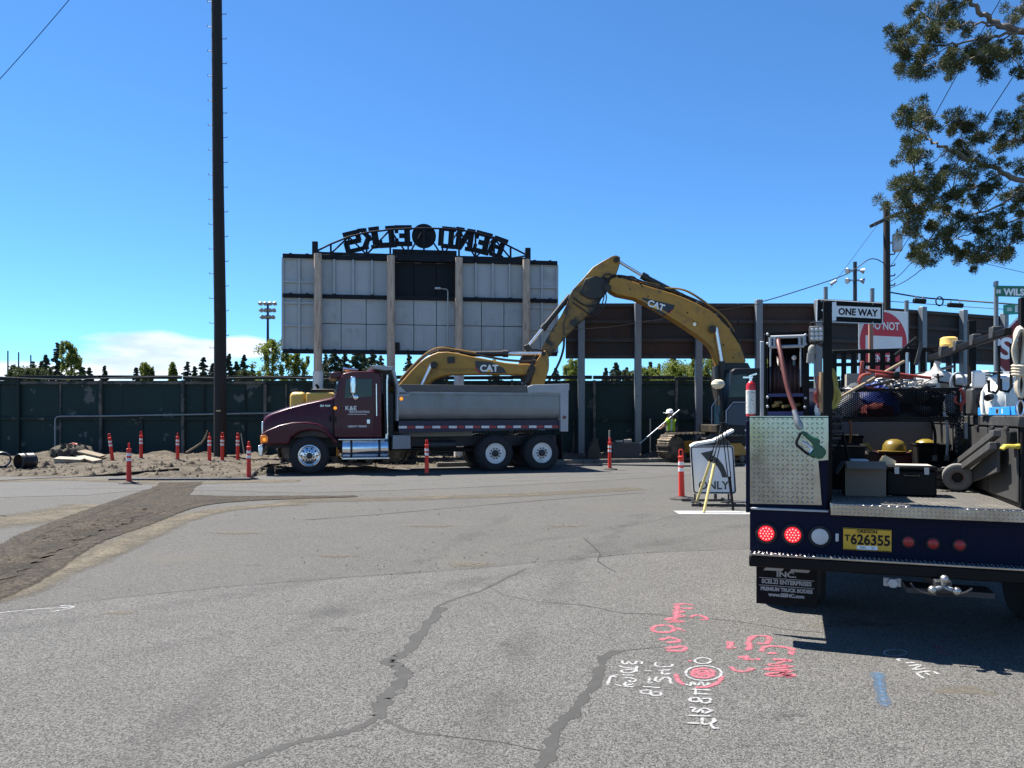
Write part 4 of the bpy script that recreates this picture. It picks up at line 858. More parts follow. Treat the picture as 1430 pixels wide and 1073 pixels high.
for y, s in ((.02, -1), (WD - .02, 1)):
    mr = mk('mirror', MB().box((D(493, 538)[0], y - s * .0, D(493, 538)[1]), (.14, .14, .47)), chrome, cabo, bev=.03)
    mk('mirror_bracket', MB().tube([(D(490, 527)[0], y + .12 * -s, D(490, 527)[1]), (D(493, 527)[0], y, D(493, 526.5)[1]), (D(493, 553)[0], y, D(493, 553)[1]), (D(488, 556)[0], y - .15 * s, D(488, 556)[1])], .012, 6), chrome, cabo)
    mk('spot_mirror', MB().ball((D(497, 555)[0], y, D(497, 555)[1]), .08, (1, .5, 1)), chrome, cabo)
    yy = .18 - .05 if s < 0 else WD - .18 + .05
    mk('grab_handle', MB().tube([(D(526, 535)[0], yy + .05 * -s, D(526, 534)[1]), (D(526, 536)[0], yy, D(526, 536)[1]), (D(526.5, 581)[0], yy, D(526.5, 581)[1]), (D(526.5, 583)[0], yy + .05 * -s, D(526.5, 583)[1])], .016, 8), chrome, cabo)
mk('marker_lamp', MB().ball((D(468.5, 570)[0], .19, D(468.5, 570)[1]), .05, (1, .5, 1)), amber, cabo)
mk('vent', MB().box((D(469, 586)[0], .175, D(469, 586)[1]), (.05, .02, .18)), black, cabo)
# tanks, steps, boxes
for y in (.34, WD - .34):
    xa, za = D(477.5, 627, .06); xb_, _ = D(543, 627, .06)
    tk = mk('fuel_tank', MB().lathe([(.24, 0), (.27, .015), (.275, .05), (.275, xb_ - xa - .05), (.27, xb_ - xa - .015), (.24, xb_ - xa)], (xa, y, za), (1, 0, 0), 28), chrome, DT)
    for q in (.2, .8): mk('tank_strap', MB().lathe([(.283, -.03), (.286, -.028), (.286, .028), (.283, .03)], (xa + (xb_ - xa) * q, y, za), (1, 0, 0), 28), steel_dark, tk)
    ys = y - .25 if y < 1 else y + .12
    mk('step', MB().bb(xa, xb_ + .02, ys, ys + .14, D(500, 642)[1], D(500, 639.5)[1]), chrome, tk, bev=.008); mk('step', MB().bb(xa - .1, xb_ - .1, ys + .02, ys + .16, za + .24, za + .27), chrome, tk, bev=.008)
mk('battery_box', MB().prism(Dp([(549, 608), (573, 608), (574, 627), (548, 628)], .1), .1, .5), boxgrey, DT, bev=.015)
# exhaust and air cleaner behind the cab
mk('exhaust_stack', MB().tube([(D(540, 612, .35)[0], .35, D(540, 615, .35)[1]), (D(540, 535, .35)[0], .35, D(540, 533, .35)[1]), (D(541, 526, .35)[0], .35, D(541, 524, .35)[1])], .065, 12), chrome, DT)
mk('cab_guard_post', MB().prism(Dp([(534.5, 521), (538, 521), (541, 606), (537.5, 606)], .2), .2, .3), black, DT); mk('cab_guard_post', MB().prism(Dp([(534.5, 521), (538, 521), (541, 606), (537.5, 606)], .2), WD - .3, WD - .2), black, DT)
mk('hydraulic_tank', MB().bb(D(541, 580)[0], D(553, 580)[0], .5, WD - .5, 1.0, 2.3), steel_dark, DT, bev=.03)
mk('hoist_cylinder', MB().cyl((D(547, 590)[0], 1.2, 1.0), (D(552, 540)[0], 1.2, 2.5), .1), catyellow, DT)
# dump box
zr = D(670, 551)[1]; zb_ = D(670, 588)[1]; ztop = zr
def ring(x): 
    o_ = [(0.03, zr), (0.03, zb_ + .40), (.05, zb_ + .22), (.12, zb_ + .10), (.26, zb_ + .02), (.42, zb_)]
    i_ = [(.46, zb_ + .05), (.30, zb_ + .07), (.17, zb_ + .15), (.10, zb_ + .25), (.08, zb_ + .42), (.08, zr)]
    L = o_ + [(WD - y, z) for y, z in o_[::-1]] + [(WD - y, z) for y, z in i_[::-1]] + i_
    return [(x, y, z) for y, z in L]
bx_ = mk('dump_box', loft(MB(), [ring(xb0), ring(xb1)]), boxgrey, DT)
for y0, y1 in ((.0, .12), (WD - .12, WD)):
    mk('top_rail', MB().bb(xb0, xb1, y0, y1, zr - .03, zr + .06), boxgrey, bx_, bev=.012)
    mk('side_board', MB().bb(D(560, 545)[0], D(739, 545)[0], y0 + .04, y1 - .02, zr + .065, zr + .27), boardwood, bx_, bev=.006)
    mk('gusset', MB().prism(Dp([(556, 553), (556, 540), (559, 540), (573, 553)]), y0 + (0 if y0 < 1 else .105), y0 + (.015 if y0 < 1 else .12)), boxlight, bx_)
    mk('rear_post', MB().prism(Dp([(782, 545), (794, 541), (793.5, 603), (783, 603)]), y0 - (.01 if y0 < 1 else -.005), y1 + (.01 if y0 > 1 else -.005)), boxlight, bx_, bev=.015)
    mk('rear_rail', MB().prism(Dp([(737, 549), (737, 540), (744, 537.5), (795, 536), (795, 545), (783, 548.5), (741, 548.7), (741, 551)]), y0 - .014 if y0 < 1 else y0 + .01, y1 - .03 if y0 < 1 else y1 + .014), boxlight, bx_, bev=.012)
mk('front_wall', MB().bb(xb0 - .05, xb0 - .001, .04, WD - .04, zb_, zr + .26), boxlight, bx_, bev=.01)
mk('headboard', MB().prism(Dp([(546, 512.5), (549, 512.3), (560, 547), (557, 549)], .1), .06, WD - .06), boxlight, bx_, bev=.008)
mk('cab_shield', MB().prism(Dp([(519.5, 511.2), (522, 510.6), (549, 512), (552, 515.5), (551, 517), (536, 517.2), (522, 515)], .1), .06, WD - .06), boxlight, bx_, bev=.008)
mk('tailgate', MB().bb(xb1 + .02, xb1 + .14, .13, WD - .13, zb_ + .0, zr + .2), boxgrey, bx_, bev=.012)
mk('load_dirt', MB().ball(((xb0 + xb1) / 2, WD / 2, zr - .25), 1.0, (1.9, .95, .35), 20), dirtm, bx_)
mk('sill', MB().prism(Dp([(557, 588), (784, 586), (783, 599.5), (557, 605)], .1), .10, .35), navysill, bx_); mk('sill', MB().prism(Dp([(557, 588), (784, 586), (783, 599.5), (557, 605)], .1), WD - .35, WD - .10), navysill, bx_)
refl_r = M('tape_red', (.30, .02, .025), .4); refl_w = M('tape_white', (.62, .62, .62), .4)
for k in range(20):
    xa = xb0 + (xb1 - xb0) * k / 20; xb2 = xb0 + (xb1 - xb0) * (k + (.9 if k % 2 else .999)) / 20
    zz = D(670, 596.5)[1]; mk('reflector_tape', MB().bb(xa + .004, xb2 - .004, .088, .098, zz - .035, zz + .035), refl_r if k % 2 else refl_w, bx_)
mk('under_rail', MB().prism(Dp([(560, 603), (660, 600.5), (660, 609), (560, 610.5)], .3), .36, .5), M('frame_tan', (.16, .15, .13), .7, var=.2), bx_)
mk('marker_lamp', MB().ball((D(560.5, 557)[0], -.0, D(560.5, 557)[1]), .05, (1, .6, 1)), amber, bx_)
mk('round_reflector', MB().cyl((D(788, 583)[0], -.03, D(788, 583)[1]), (D(788, 583)[0], .0, D(788, 583)[1]), .05, n=14), M('dark_red_lens', (.12, .01, .01), .3), bx_)
for y in (.05, WD - .65): mk('mudflap', MB().bb(D(786, 600)[0], D(786, 600)[0] + .02, y, y + .6, .32, 1.05), rubber, DT)

# ============================================================ excavators
catblack = M('decal_black', (0.012, 0.012, 0.016), .35); catred = M('decal_red', (.42, .03, .04), .4); hose = M('hydraulic_hose', (.014, .014, .015), .45, var=.3)
grease = M('greasy_black', (0.022, 0.018, 0.014), .55, var=.5, scale=3, dirt=(.13, .085, .03), dthr=.58, dscale=2.2, dsoft=.15)
worn = M('worn_stick', (0.26, 0.14, 0.025), .5, var=.35, scale=1.5, dirt=(.012, .010, .008), dthr=.42, dscale=1.3, dsoft=.12)
trackm = M('track_steel', (.10, .085, .07), .65, .5, var=.3, scale=5, dirt=(.22, .18, .13), dthr=.5, dscale=3)
def xz(pts, Y): return [(P(a, b, Y).x, P(a, b, Y).z) for a, b in pts]
def pt(px, py, Y): return P(px, py, Y)
def decal(parent, poly, red, txt, tilt, c, size, Y):
    mk('decal', MB().prism(xz(poly, Y), Y - .006, Y), catblack, parent, world=True); mk('decal_stripe', MB().prism(xz(red, Y), Y - .008, Y - .002), catred, parent, world=True)
    q = P(*c, Y - .010); ex = Vector((math.cos(tilt), 0, math.sin(tilt))); ey = Vector((-math.sin(tilt), 0, math.cos(tilt)))
    mk('lettering', place(text_mesh(txt, size, .002, .012), q, ex, ey), whitepaint, parent, world=True)
    t = MB().add([q + ex * -.085 * 1 + ey * -size * .36 + Vector((0, -.004, 0)), q + ex * .085 + ey * -size * .36 + Vector((0, -.004, 0)), q + ey * -.02 + Vector((0, -.004, 0))], [(0, 1, 2)]); mk('triangle', t, M('logo_yellow', (.75, .42, .03), .4), parent, world=True)
def lines(parent, offs, pts, Y, r=.018, mat=None, name='hose'):
    for k, (dy, dz) in enumerate(offs):
        mk(name, MB().tube(smoothpts([tuple(P(a, b, Y) + Vector((0, dy, dz))) for a, b in pts], 5), r, 6), mat or hose, parent, world=True)
def track(parent, c, heading, L=4.2, r=.47, w=.6):
    h = Vector((math.cos(heading), math.sin(heading), 0)); s = Vector((-h.y, h.x, 0)); up = Vector((0, 0, 1)); c = Vector(c)
    loop = []; half = L / 2 - r; n = 14
    for k in range(n + 1): a = -math.pi / 2 + math.pi * k / n; loop.append((half + r * math.cos(a), r + r * math.sin(a)))
    for k in range(n + 1): a = math.pi / 2 + math.pi * k / n; loop.append((-half + r * math.cos(a), r + r * math.sin(a) - (.0)))
    # resample evenly and set one shoe per link
    P2 = [Vector(q) for q in loop] + [Vector(loop[0])]; tot = sum((b - a).length for a, b in zip(P2, P2[1:])); m = int(tot / .19); rooty = mk('track_frame', MB().box(c + up * r, (L - 2 * r, w * .5, r * .9), Matrix.Rotation(heading, 3, 'Z')), catyellow, parent, world=True, bev=.03)
    for sgn in (1, -1): mk('idler', MB().cyl(c + h * sgn * half + up * r - s * w * .28, c + h * sgn * half + up * r + s * w * .28, r * .84, n=24), trackm, rooty, world=True)
    for k in range(6): q = c + h * (-half + (k + .5) * 2 * half / 6) + up * .16; mk('roller', MB().cyl(q - s * w * .26, q + s * w * .26, .12, n=12), trackm, rooty, world=True)
    d = 0; seg = 0; acc = 0
    for k in range(m):
        tgt = tot * k / m
        while acc + (P2[seg + 1] - P2[seg]).length < tgt: acc += (P2[seg + 1] - P2[seg]).length; seg += 1
        e = P2[seg + 1] - P2[seg]; q = P2[seg] + e.normalized() * (tgt - acc); t3 = h * e.normalized().x + up * e.normalized().y; nn = s.cross(t3) * -1
        rot = Matrix((t3, s, t3.cross(s))).transposed(); mb = MB().box(c + h * q.x + up * q.y, (.175, w, .035), rot); mb.box(c + h * q.x + up * q.y - t3.cross(s) * .035, (.035, w, .055), rot)
        mk('track_shoe', mb, trackm, rooty, world=True)

# ---- big excavator on the right, boom raised over the truck
YA = 26.8
EA = empty('excavator', (P(1050, 640, YA).x, YA, .05), 0, 'yellow excavator at right with its boom raised high over the dump truck', 'excavator')
bt = .34
boomA = [(847, 403), (850, 393), (858, 388.5), (872, 392), (889, 398), (912, 405), (935, 411.5), (955, 419), (972, 427), (989, 436), (1003, 448), (1014, 460), (1023, 473), (1029.5, 484), (1034, 496), (1038, 512), (1001, 512), (997, 498), (991, 486), (983, 478), (972, 470), (958, 460), (944, 451), (928, 441), (913, 432), (898, 425), (885, 418.5), (872, 416), (860, 413.5), (852, 409)]
bA = mk('boom', MB().prism(xz(boomA, YA), YA - bt, YA + bt), catyellow, EA, world=True, bev=.03)
mk('boom_edge', MB().prism(xz([(885, 418.5), (913, 432), (944, 451), (972, 470), (991, 486), (1001, 512), (1004, 512), (994, 484), (974, 467), (946, 448.5), (914, 429.5), (886, 416.5)], YA), YA - bt - .012, YA - bt), catyellow, bA, world=True)
decal(bA, [(892, 419), (899, 416), (943, 426.5), (941, 430), (930, 440), (926, 440), (912, 432)], [(926, 440.5), (930, 440.3), (941, 430.5), (934, 439)], 'CAT', R(-19), (916, 427.0), .30, YA - bt - .003)
mk('faded_lettering', place(text_mesh('K&E EXCAVATING', .15, .001), P(954, 441, YA - bt - .004), (.86, 0, -.5), (.5, 0, .86)), M('faded_print', (.20, .095, .015), .6), bA, world=True)
for px, py in ((880, 404), (905, 414), (960, 437), (1010, 482), (1024, 500)): mk('bolt', MB().cyl(P(px, py, YA - bt - .02), P(px, py, YA - bt), .03, n=8), grease, bA, world=True)
for a_, b_ in (((868, 391), (862, 413)), ((985, 435), (976, 472)), ((1030, 488), (994, 492))): mk('weld_seam', MB().cyl(P(*a_, YA - bt - .001), P(*b_, YA - bt - .001), .012, n=6), catyellow, bA, world=True)
mk('pin', MB().cyl(P(970, 453, YA - bt - .04), P(970, 453, YA + bt + .04), .06, n=14), chrome, bA, world=True)
mk('pin', MB().cyl(P(995, 460, YA - bt - .16), P(995, 460, YA + bt + .16), .13, n=16), grease, bA, world=True)
lines(bA, [(-.2, .05), (-.05, .08), (.1, .06), (.22, .04)], [(862, 388), (880, 391), (905, 400), (935, 409), (960, 418), (985, 430), (1006, 447), (1020, 464), (1031, 484), (1038, 508)], YA, .026)
lines(bA, [(-.12, .10), (.02, .12)], [(893, 398), (915, 402), (925, 407), (945, 408), (962, 413), (985, 428), (1010, 448), (1024, 468)], YA, .03, catyellow, 'hydraulic_line')
for px, py in ((925, 406), (950, 414), (975, 425), (1000, 442), (1018, 462), (1030, 484)): mk('line_clamp', MB().box(P(px, py, YA) + Vector((0, 0, .03)), (.10, .5, .10), Matrix.Rotation(R(25), 3, 'Y')), grease, bA, world=True)
mk('grab_bar', MB().tube([P(918, 404, YA - .2), P(920, 398, YA - .2), P(926, 399, YA - .2), P(924, 407, YA - .2)], .025), hose, bA, world=True)
# boom cylinders
for dy in (-bt - .1, bt + .1):
    mk('boom_cylinder_rod', MB().cyl(P(995, 460, YA) + Vector((0, dy, 0)), P(1004, 514, YA) + Vector((0, dy, 0)), .065), rod, EA, world=True)
    mk('boom_cylinder_barrel', MB().cyl(P(1003, 506, YA) + Vector((0, dy, 0)), P(1012, 580, YA) + Vector((0, dy, 0)), .11), grease, EA, world=True)
# stick
stA = [(853, 360), (859, 358.5), (865, 361), (864, 372), (859, 387), (853, 398), (848, 408), (839, 419), (834, 430), (826, 440), (815, 447), (804, 456), (786, 476), (768, 498), (762, 496), (755.5, 488), (771, 460), (783, 442), (790, 428), (794, 415), (799, 406), (813, 391), (827, 375), (840, 367)]
sA = mk('stick', MB().prism(xz(stA, YA), YA - .25, YA + .25), worn, EA, world=True, bev=.03)
mk('stick_top', MB().prism(xz([(853, 360.5), (859, 359), (864.5, 361.5), (863, 372), (858, 386), (848, 391), (836, 389), (822, 396), (812, 400), (803, 404), (815, 391), (828, 376), (840, 368)], YA), YA - .257, YA - .251), catyellow, sA, world=True)
mk('boss_plate', MB().prism(xz([(816, 392), (830, 388), (842, 392), (848, 405), (838, 419), (822, 420), (808, 412)], YA), YA - .33, YA - .26), grease, sA, world=True, bev=.02)
mk('pin', MB().cyl(P(849, 402, YA - .45), P(849, 402, YA + .45), .12, n=16), grease, sA, world=True); mk('pin', MB().cyl(P(861, 363, YA - .36), P(861, 363, YA + .36), .10, n=16), grease, sA, world=True)
mk('stick_cylinder_rod', MB().cyl(P(862, 364, YA), P(900, 387, YA), .055), rod, EA, world=True)
mk('stick_cylinder_barrel', MB().cyl(P(898, 386, YA), P(970, 423, YA), .105), hose, EA, world=True); mk('gland', MB().cyl(P(896, 384.6, YA), P(904, 389, YA), .135), hose, EA, world=True)
mk('bucket_cylinder_barrel', MB().cyl(P(796, 413, YA - .1), P(759, 458, YA - .1), .095), hose, EA, world=True); mk('gland', MB().cyl(P(762, 454, YA - .1), P(757.5, 460, YA - .1), .12), hose, EA, world=True)
mk('bucket_cylinder_rod', MB().cyl(P(759, 458, YA - .1), P(736, 486, YA - .1), .06), rod, EA, world=True)
mk('bucket_link', MB().prism(xz([(731, 484), (738, 481), (742, 487), (757, 490), (764, 495), (762, 499), (750, 496), (735, 490)], YA), YA - .22, YA + .22), grease, EA, world=True, bev=.02)
bk = mk('bucket', MB().prism(xz([(766, 497), (760, 492), (738, 487), (728, 497), (722, 515), (728, 532), (745, 545), (764, 548), (758, 538), (752, 520), (757, 505)], YA + .9), YA + .35, YA + 1.45), grease, EA, world=True, bev=.03)
for k in range(4): mk('tooth', MB().prism(xz([(758, 541), (764, 548), (776, 547)], YA + .9), YA + .4 + k * .29, YA + .52 + k * .29), trackm, bk, world=True)
for k, pts in enumerate(([(852, 395), (840, 390), (833, 402), (838, 418), (830, 428), (815, 428), (800, 418)], [(858, 390), (846, 385), (838, 395), (842, 415), (836, 432), (822, 440)], [(862, 388), (852, 388), (843, 402), (845, 420), (838, 436), (826, 442), (812, 434), (798, 424)], [(880, 396), (870, 388), (858, 388), (848, 394)], [(896, 404), (884, 390), (872, 389), (862, 391)], [(793, 420), (790, 440), (786, 456), (787, 470)], [(787, 472), (786, 488), (781, 505), (772, 523), (763, 536), (752, 543)])):
    lines(sA, [(-.3 - .03 * (k % 3), 0)], pts, YA, .024 if k < 6 else .045)
# house
hx = P(1050, 600, YA).x
zc0 = 1.32
mk('revolving_frame', MB().bb(hx - 1.5, hx + 3.0, YA - 1.35, YA + 1.35, 1.05, zc0), grease, EA, world=True, bev=.03)
cabA = [(1011, 622), (1008, 600), (1014, 541), (1017, 519), (1022, 515.5), (1070, 515), (1072, 622)]
cA = mk('cab', MB().prism(xz(cabA, YA - 1.0), YA - 1.42, YA - .45), M('cab_dark_paint', (.005, .006, .010), .45, spec=.3), EA, world=True, bev=.04)
mk('cab_window', MB().prism(xz([(1018, 546), (1022, 524), (1042, 523), (1042, 554), (1017, 555)], YA - 1.4), YA - 1.435, YA - 1.42), glass, cA, world=True)
mk('cab_door', MB().prism(xz([(1014.5, 592), (1014.5, 575), (1024, 563), (1044, 563), (1044, 595), (1016, 594)], YA - 1.4), YA - 1.46, YA - 1.42), M('navy_door', (.018, .03, .06), .35), cA, world=True, bev=.02)
mk('door_rail', MB().tube([P(a, b, YA - 1.5) for a, b in ((1014, 592), (1014, 574), (1024, 562), (1046, 562))], .02), galv, cA, world=True)
mk('side_box', MB().bb(hx - 1.0, hx + .2, YA - .42, YA + .30, zc0, 2.9), grease, EA, world=True, bev=.03)
mk('boom_foot', MB().prism(xz([(997, 540), (998, 512), (1010, 508), (1040, 508), (1046, 520), (1046, 600), (1010, 600)], YA), YA - .38, YA + .38), grease, EA, world=True, bev=.02)
mk('engine_cover', MB().bb(hx + .4, hx + 2.2, YA - 1.3, YA + 1.3, zc0, 2.25), catyellow, EA, world=True, bev=.06)
mk('counterweight', MB().bb(hx + 2.22, hx + 3.1, YA - 1.35, YA + 1.35, zc0 - .1, 2.4), catyellow, EA, world=True, bev=.2, seg=4)
mk('hand_rail', MB().tube([P(a, b, YA - 1.0) for a, b in ((994, 592), (994, 568), (1001, 558), (1006, 553))], .018), galv, EA, world=True)
mk('blue_bottle', MB().cyl(P(1002, 592, YA - 1.1), P(1002, 566, YA - 1.1), .12), M('faded_teal', (.05, .11, .13), .5), EA, world=True)
HA = R(180 + 28)
ch = Vector((math.cos(HA), math.sin(HA), 0)); sh = Vector((-ch.y, ch.x, 0)); tc_ = Vector((hx - .6, YA + .15, .06))
track(EA, tc_ - sh * 1.15, HA, 4.4, .46, .62); track(EA, tc_ + sh * 1.15, HA, 4.4, .46, .62)
mk('undercarriage', MB().box(tc_ + Vector((0, 0, .55)), (1.6, 1.9, .5), Matrix.Rotation(HA, 3, 'Z')), grease, EA, world=True, bev=.05)
mk('swing_bearing', MB().cyl(tc_ + Vector((0, 0, .8)), tc_ + Vector((0, 0, 1.05)), .75, n=28), grease, EA, world=True)

# ---- second excavator behind the dump box, boom low
YB = 26.2
EB = empty('excavator', (P(500, 640, YB).x, YB, .05), 0, 'yellow excavator behind the dump truck with its boom arched low over the dump box', 'excavator')
boomB = [(556, 541), (566, 530), (576, 518.5), (586, 508.5), (594, 502), (603, 497), (613, 493), (626, 492.5), (640, 494.5), (655, 498), (672, 501), (690, 504.5), (706, 507.5), (722, 509), (738, 509), (746, 513), (745, 519), (738, 524), (720, 524), (700, 523.6), (680, 523.6), (655, 523.8), (638, 524), (624, 525), (614, 527.5), (605, 531.5), (598, 537), (592, 546), (586, 560), (545, 560)]
bB = mk('boom', MB().prism(xz(boomB, YB), YB - .32, YB + .32), catyellow, EB, world=True, bev=.03)
decal(bB, [(663.5, 504), (684, 505.5), (703, 514), (708, 521.5), (671, 521.5), (664, 512)], [(663.5, 511), (665.5, 514.5), (671.5, 521.5), (668, 521.5), (663.5, 515)], 'CAT', 0, (683, 515), .31, YB - .322)
mk('pin', MB().cyl(P(606, 510, YB - .5), P(606, 510, YB + .5), .12, n=16), grease, bB, world=True); mk('faded_lettering', place(text_mesh('K&E EXCAVATING', .15, .001), P(642, 516.5, YB - .324), (1, 0, 0), (0, 0, 1)), M('faded_print', (.20, .095, .015), .6), bB, world=True)
mk('bracket', MB().box(P(630, 503, YB - .34), (.24, .06, .22)), grease, bB, world=True)
for dy in (-.44, .44):
    mk('boom_cylinder_rod', MB().cyl(P(605, 510, YB) + Vector((0, dy, 0)), P(589, 544, YB) + Vector((0, dy, 0)), .06), rod, EB, world=True)
    mk('boom_cylinder_barrel', MB().cyl(P(590, 542, YB) + Vector((0, dy, 0)), P(572, 590, YB) + Vector((0, dy, 0)), .10), grease, EB, world=True)
lines(bB, [(-.2, .05), (-.08, .07), (.05, .08), (.18, .05)], [(553, 542), (566, 527), (580, 512), (594, 499), (610, 491.5), (628, 491), (650, 495), (680, 500.5), (705, 505), (735, 507), (748, 505)], YB, .024)
lines(bB, [(-.14, .09), (.0, .11)], [(560, 533), (575, 517), (590, 502), (606, 492), (620, 490), (640, 493), (665, 497)], YB, .026, catyellow, 'hydraulic_line')
lines(bB, [(-.1, .02)], [(612, 493), (620, 486), (632, 487), (640, 493)], YB, .022)
mk('stick_cylinder_barrel', MB().cyl(P(642, 494.5, YB), P(709, 494, YB), .10), hose, EB, world=True); mk('gland', MB().cyl(P(702, 494, YB), P(710, 494, YB), .13), hose, EB, world=True)
mk('stick_cylinder_rod', MB().cyl(P(708, 494, YB), P(759, 494, YB), .058), rod, EB, world=True)
stB = [(756, 494), (760.5, 490), (764, 494), (766, 499), (766.5, 509), (766, 517), (760, 536), (752, 566), (735, 566), (739.5, 541), (744, 524), (746.5, 511), (749, 504)]
sB = mk('stick', MB().prism(xz(stB, YB), YB - .24, YB + .24), catyellow, EB, world=True, bev=.025)
mk('boss_plate', MB().prism(xz([(741, 511), (745, 510), (747.5, 515), (746, 522), (738, 534), (731, 540), (726, 541), (732, 532), (738, 522)], YB), YB - .37, YB - .3), grease, sB, world=True, bev=.02)
mk('pin', MB().cyl(P(742, 516, YB - .42), P(742, 516, YB + .42), .10, n=14), grease, sB, world=True); mk('pin', MB().cyl(P(759, 494, YB - .3), P(759, 494, YB + .3), .08, n=14), grease, sB, world=True)
for k, pts in enumerate(([(748, 505), (742, 509), (738, 516), (733, 528), (722, 538)], [(750, 496), (744, 502), (742, 510), (738, 520)], [(730, 500), (727, 502), (728, 506), (733, 507)])): lines(sB, [(-.36, 0)], pts, YB, .018)
mk('bucket', MB().prism(xz([(752, 566), (735, 562), (722, 570), (716, 590), (724, 606), (742, 612), (748, 596), (744, 580)], YB), YB - .5, YB + .5), grease, EB, world=True, bev=.03)
hb = P(500, 600, YB).x
mk('revolving_frame', MB().bb(hb - 1.9, hb + 1.5, YB - 1.3, YB + 1.3, 1.05, 1.32), grease, EB, world=True, bev=.03)
mk('counterweight', MB().bb(P(417.5, 600, YB).x, P(440, 600, YB).x, YB - 1.2, YB + 1.3, 1.1, EYE + (HY - 549) / F * YB), M('counterweight_yellow', (.62, .38, .07), .5, var=.1), EB, world=True, bev=.15, seg=4)
mk('engine_cover', MB().bb(P(440.5, 600, YB).x, P(492, 600, YB).x, YB - 1.25, YB + 1.25, 1.32, EYE + (HY - 550) / F * YB), M('counterweight_yellow', ()), EB, world=True, bev=.05)
mk('engine_hood', MB().bb(P(442, 600, YB).x, P(490, 600, YB).x, YB - .7, YB + .9, EYE + (HY - 550) / F * YB, EYE + (HY - 544.5) / F * YB), black, EB, world=True, bev=.02)
mk('exhaust', MB().tube([P(444, 548, YB - .5), P(444, 540, YB - .5), P(441, 537.5, YB - .5)], .05), black, EB, world=True)
cB = mk('cab', MB().prism(xz([(489, 600), (488, 532), (493, 526), (524, 526), (530, 560), (528, 600)], YB), YB + .3, YB + 1.25), catblack, EB, world=True, bev=.04)
mk('cab_window', MB().prism(xz([(493, 560), (494, 532), (522, 532), (526, 560)], YB), YB + .28, YB + .298), glass, cB, world=True)
mk('boom_foot', MB().bb(hb + .5, hb + 1.9, YB - .4, YB + .25, 1.3, 2.1), grease, EB, world=True, bev=.03)
for s in (-1, 1): track(EB, (hb - .2, YB + s * 1.15, .05), 0, 4.2, .45, .6)
mk('undercarriage', MB().bb(hb - 1.0, hb + .7, YB - .9, YB + .9, .35, 1.05), grease, EB, world=True, bev=.05)

# ============================================================ orange delineators
orange = M('delineator_orange', (0.62, 0.026, 0.012), 0.55, var=.12, scale=6, dirt=(.42, .08, .05), dthr=.62, dscale=5); band = M('reflective_band', (.70, .68, .66), .45, var=.12, scale=20, dirt=(.45, .30, .26), dthr=.6, dscale=9)
brub = M('base_rubber', (.035, .033, .03), .9, var=.3, scale=6, dirt=(.16, .14, .11), dthr=.55, dscale=4)
def delineator(loc, rz, lean, label):
    r = empty('delineator', loc, rz, label, 'delineator', 'orange delineators around the dig')
    r.matrix_basis = r.matrix_basis @ Matrix.Rotation(R(lean), 4, 'Y')
    n = 8; mk('base', MB().lathe([(.235, 0), (.24, .012), (.215, .035), (.08, .05), (.07, .06)], n=8), brub, r)
    b = mk('tube', MB().lathe([(.062, .05), (.058, .10), (.052, .50), (.050, .80), (.058, .802), (.060, .815), (.058, .828), (.05, .83), (.044, .835)], n=16), orange, r)
    mk('reflective_band', MB().lathe([(.052, .535), (.0565, .537), (.0555, .605), (.051, .607)], n=16), band, r); mk('reflective_band', MB().lathe([(.051, .655), (.0555, .657), (.0545, .722), (.050, .724)], n=16), band, r)
    hd = MB(); ps = [(-.032, 0, .832), (-.034, 0, .93), (-.022, 0, .955), (.022, 0, .955), (.034, 0, .93), (.032, 0, .832)]
    hd.tube([(a, b_, c) for a, b_, c in ps], .013, 8); mk('handle', hd, orange, r)
    return r
DEL = [(157.5, 646, 'leaning orange delineator on the dirt, leftmost of all', -7, 1), (180, 675.5, 'orange delineator standing alone on the street at left', 0, 0), (197, 644.5, 'orange delineator on the dirt just right of the leaning one', 0, 1), (248, 645.6, 'orange delineator with pale dusty base beside the dirt mound', 0, 1), (292.5, 647.5, 'orange delineator just left of the tall dark pole', 0, 1), (310.5, 648, 'orange delineator in front of the tall dark pole', 0, 1), (332, 645.5, 'dark shaded orange delineator right of the tall dark pole', 0, 1), (347.5, 669.5, 'orange delineator just ahead of the dump truck bumper', 0, 0), (596, 664, 'orange delineator in front of the dump box', 0, 0), (851.5, 656.5, 'orange delineator on the street behind the dump truck', 0, 0), (952, 697.5, 'nearest orange delineator beside the turn only sign', 1, 0)]
rg = random.Random(3)
for px, py, lab, lean, ond in DEL:
    q = G(px, py)
    if ond:
        q = G(px, py, .06); q.z = terr(q.x, q.y) - .01
    else: q.z = .004
    delineator(q, rg.random() * 3, lean, lab)

# ============================================================ things lying along the dirt
def onground(px, py):
    q = G(px, py, .05); q.z = terr(q.x, q.y)
    return q
pipe_m = M('black_corrugated_pipe', (.014, .014, .016), .5, var=.3, dirt=(.12, .1, .08), dthr=.62)
def pipe(px, py, rad, L, ang, label):
    q = onground(px, py); r = empty('culvert_pipe', q, R(ang), label, 'pipe', 'pieces of black pipe')
    pr = []
    for k in range(13): z = L * k / 12; pr.append((rad * (1 if k % 2 else .93), z))
    inner_ = [(rad * .84, L), (rad * .84, L * .5), (rad * .84, 0)]
    mb = MB(); n = 24; full = pr + inner_; m = len(full); vs = []
    for rr, z in full:
        for i in range(n): a = 2 * math.pi * i / n; vs.append((rr * math.cos(a), z, rad + rr * math.sin(a)))
    mb.add(vs, [(k * n + i, k * n + (i + 1) % n, ((k + 1) % m) * n + (i + 1) % n, ((k + 1) % m) * n + i) for k in range(m) for i in range(n)])
    mk('pipe_wall', mb, pipe_m, r); mk('band', MB().lathe([(rad * 1.01, -.03), (rad * 1.03, 0), (rad * 1.01, .03)], (0, L * .35, rad), (0, 1, 0), 24, ring=True), pipe_m, r); return r
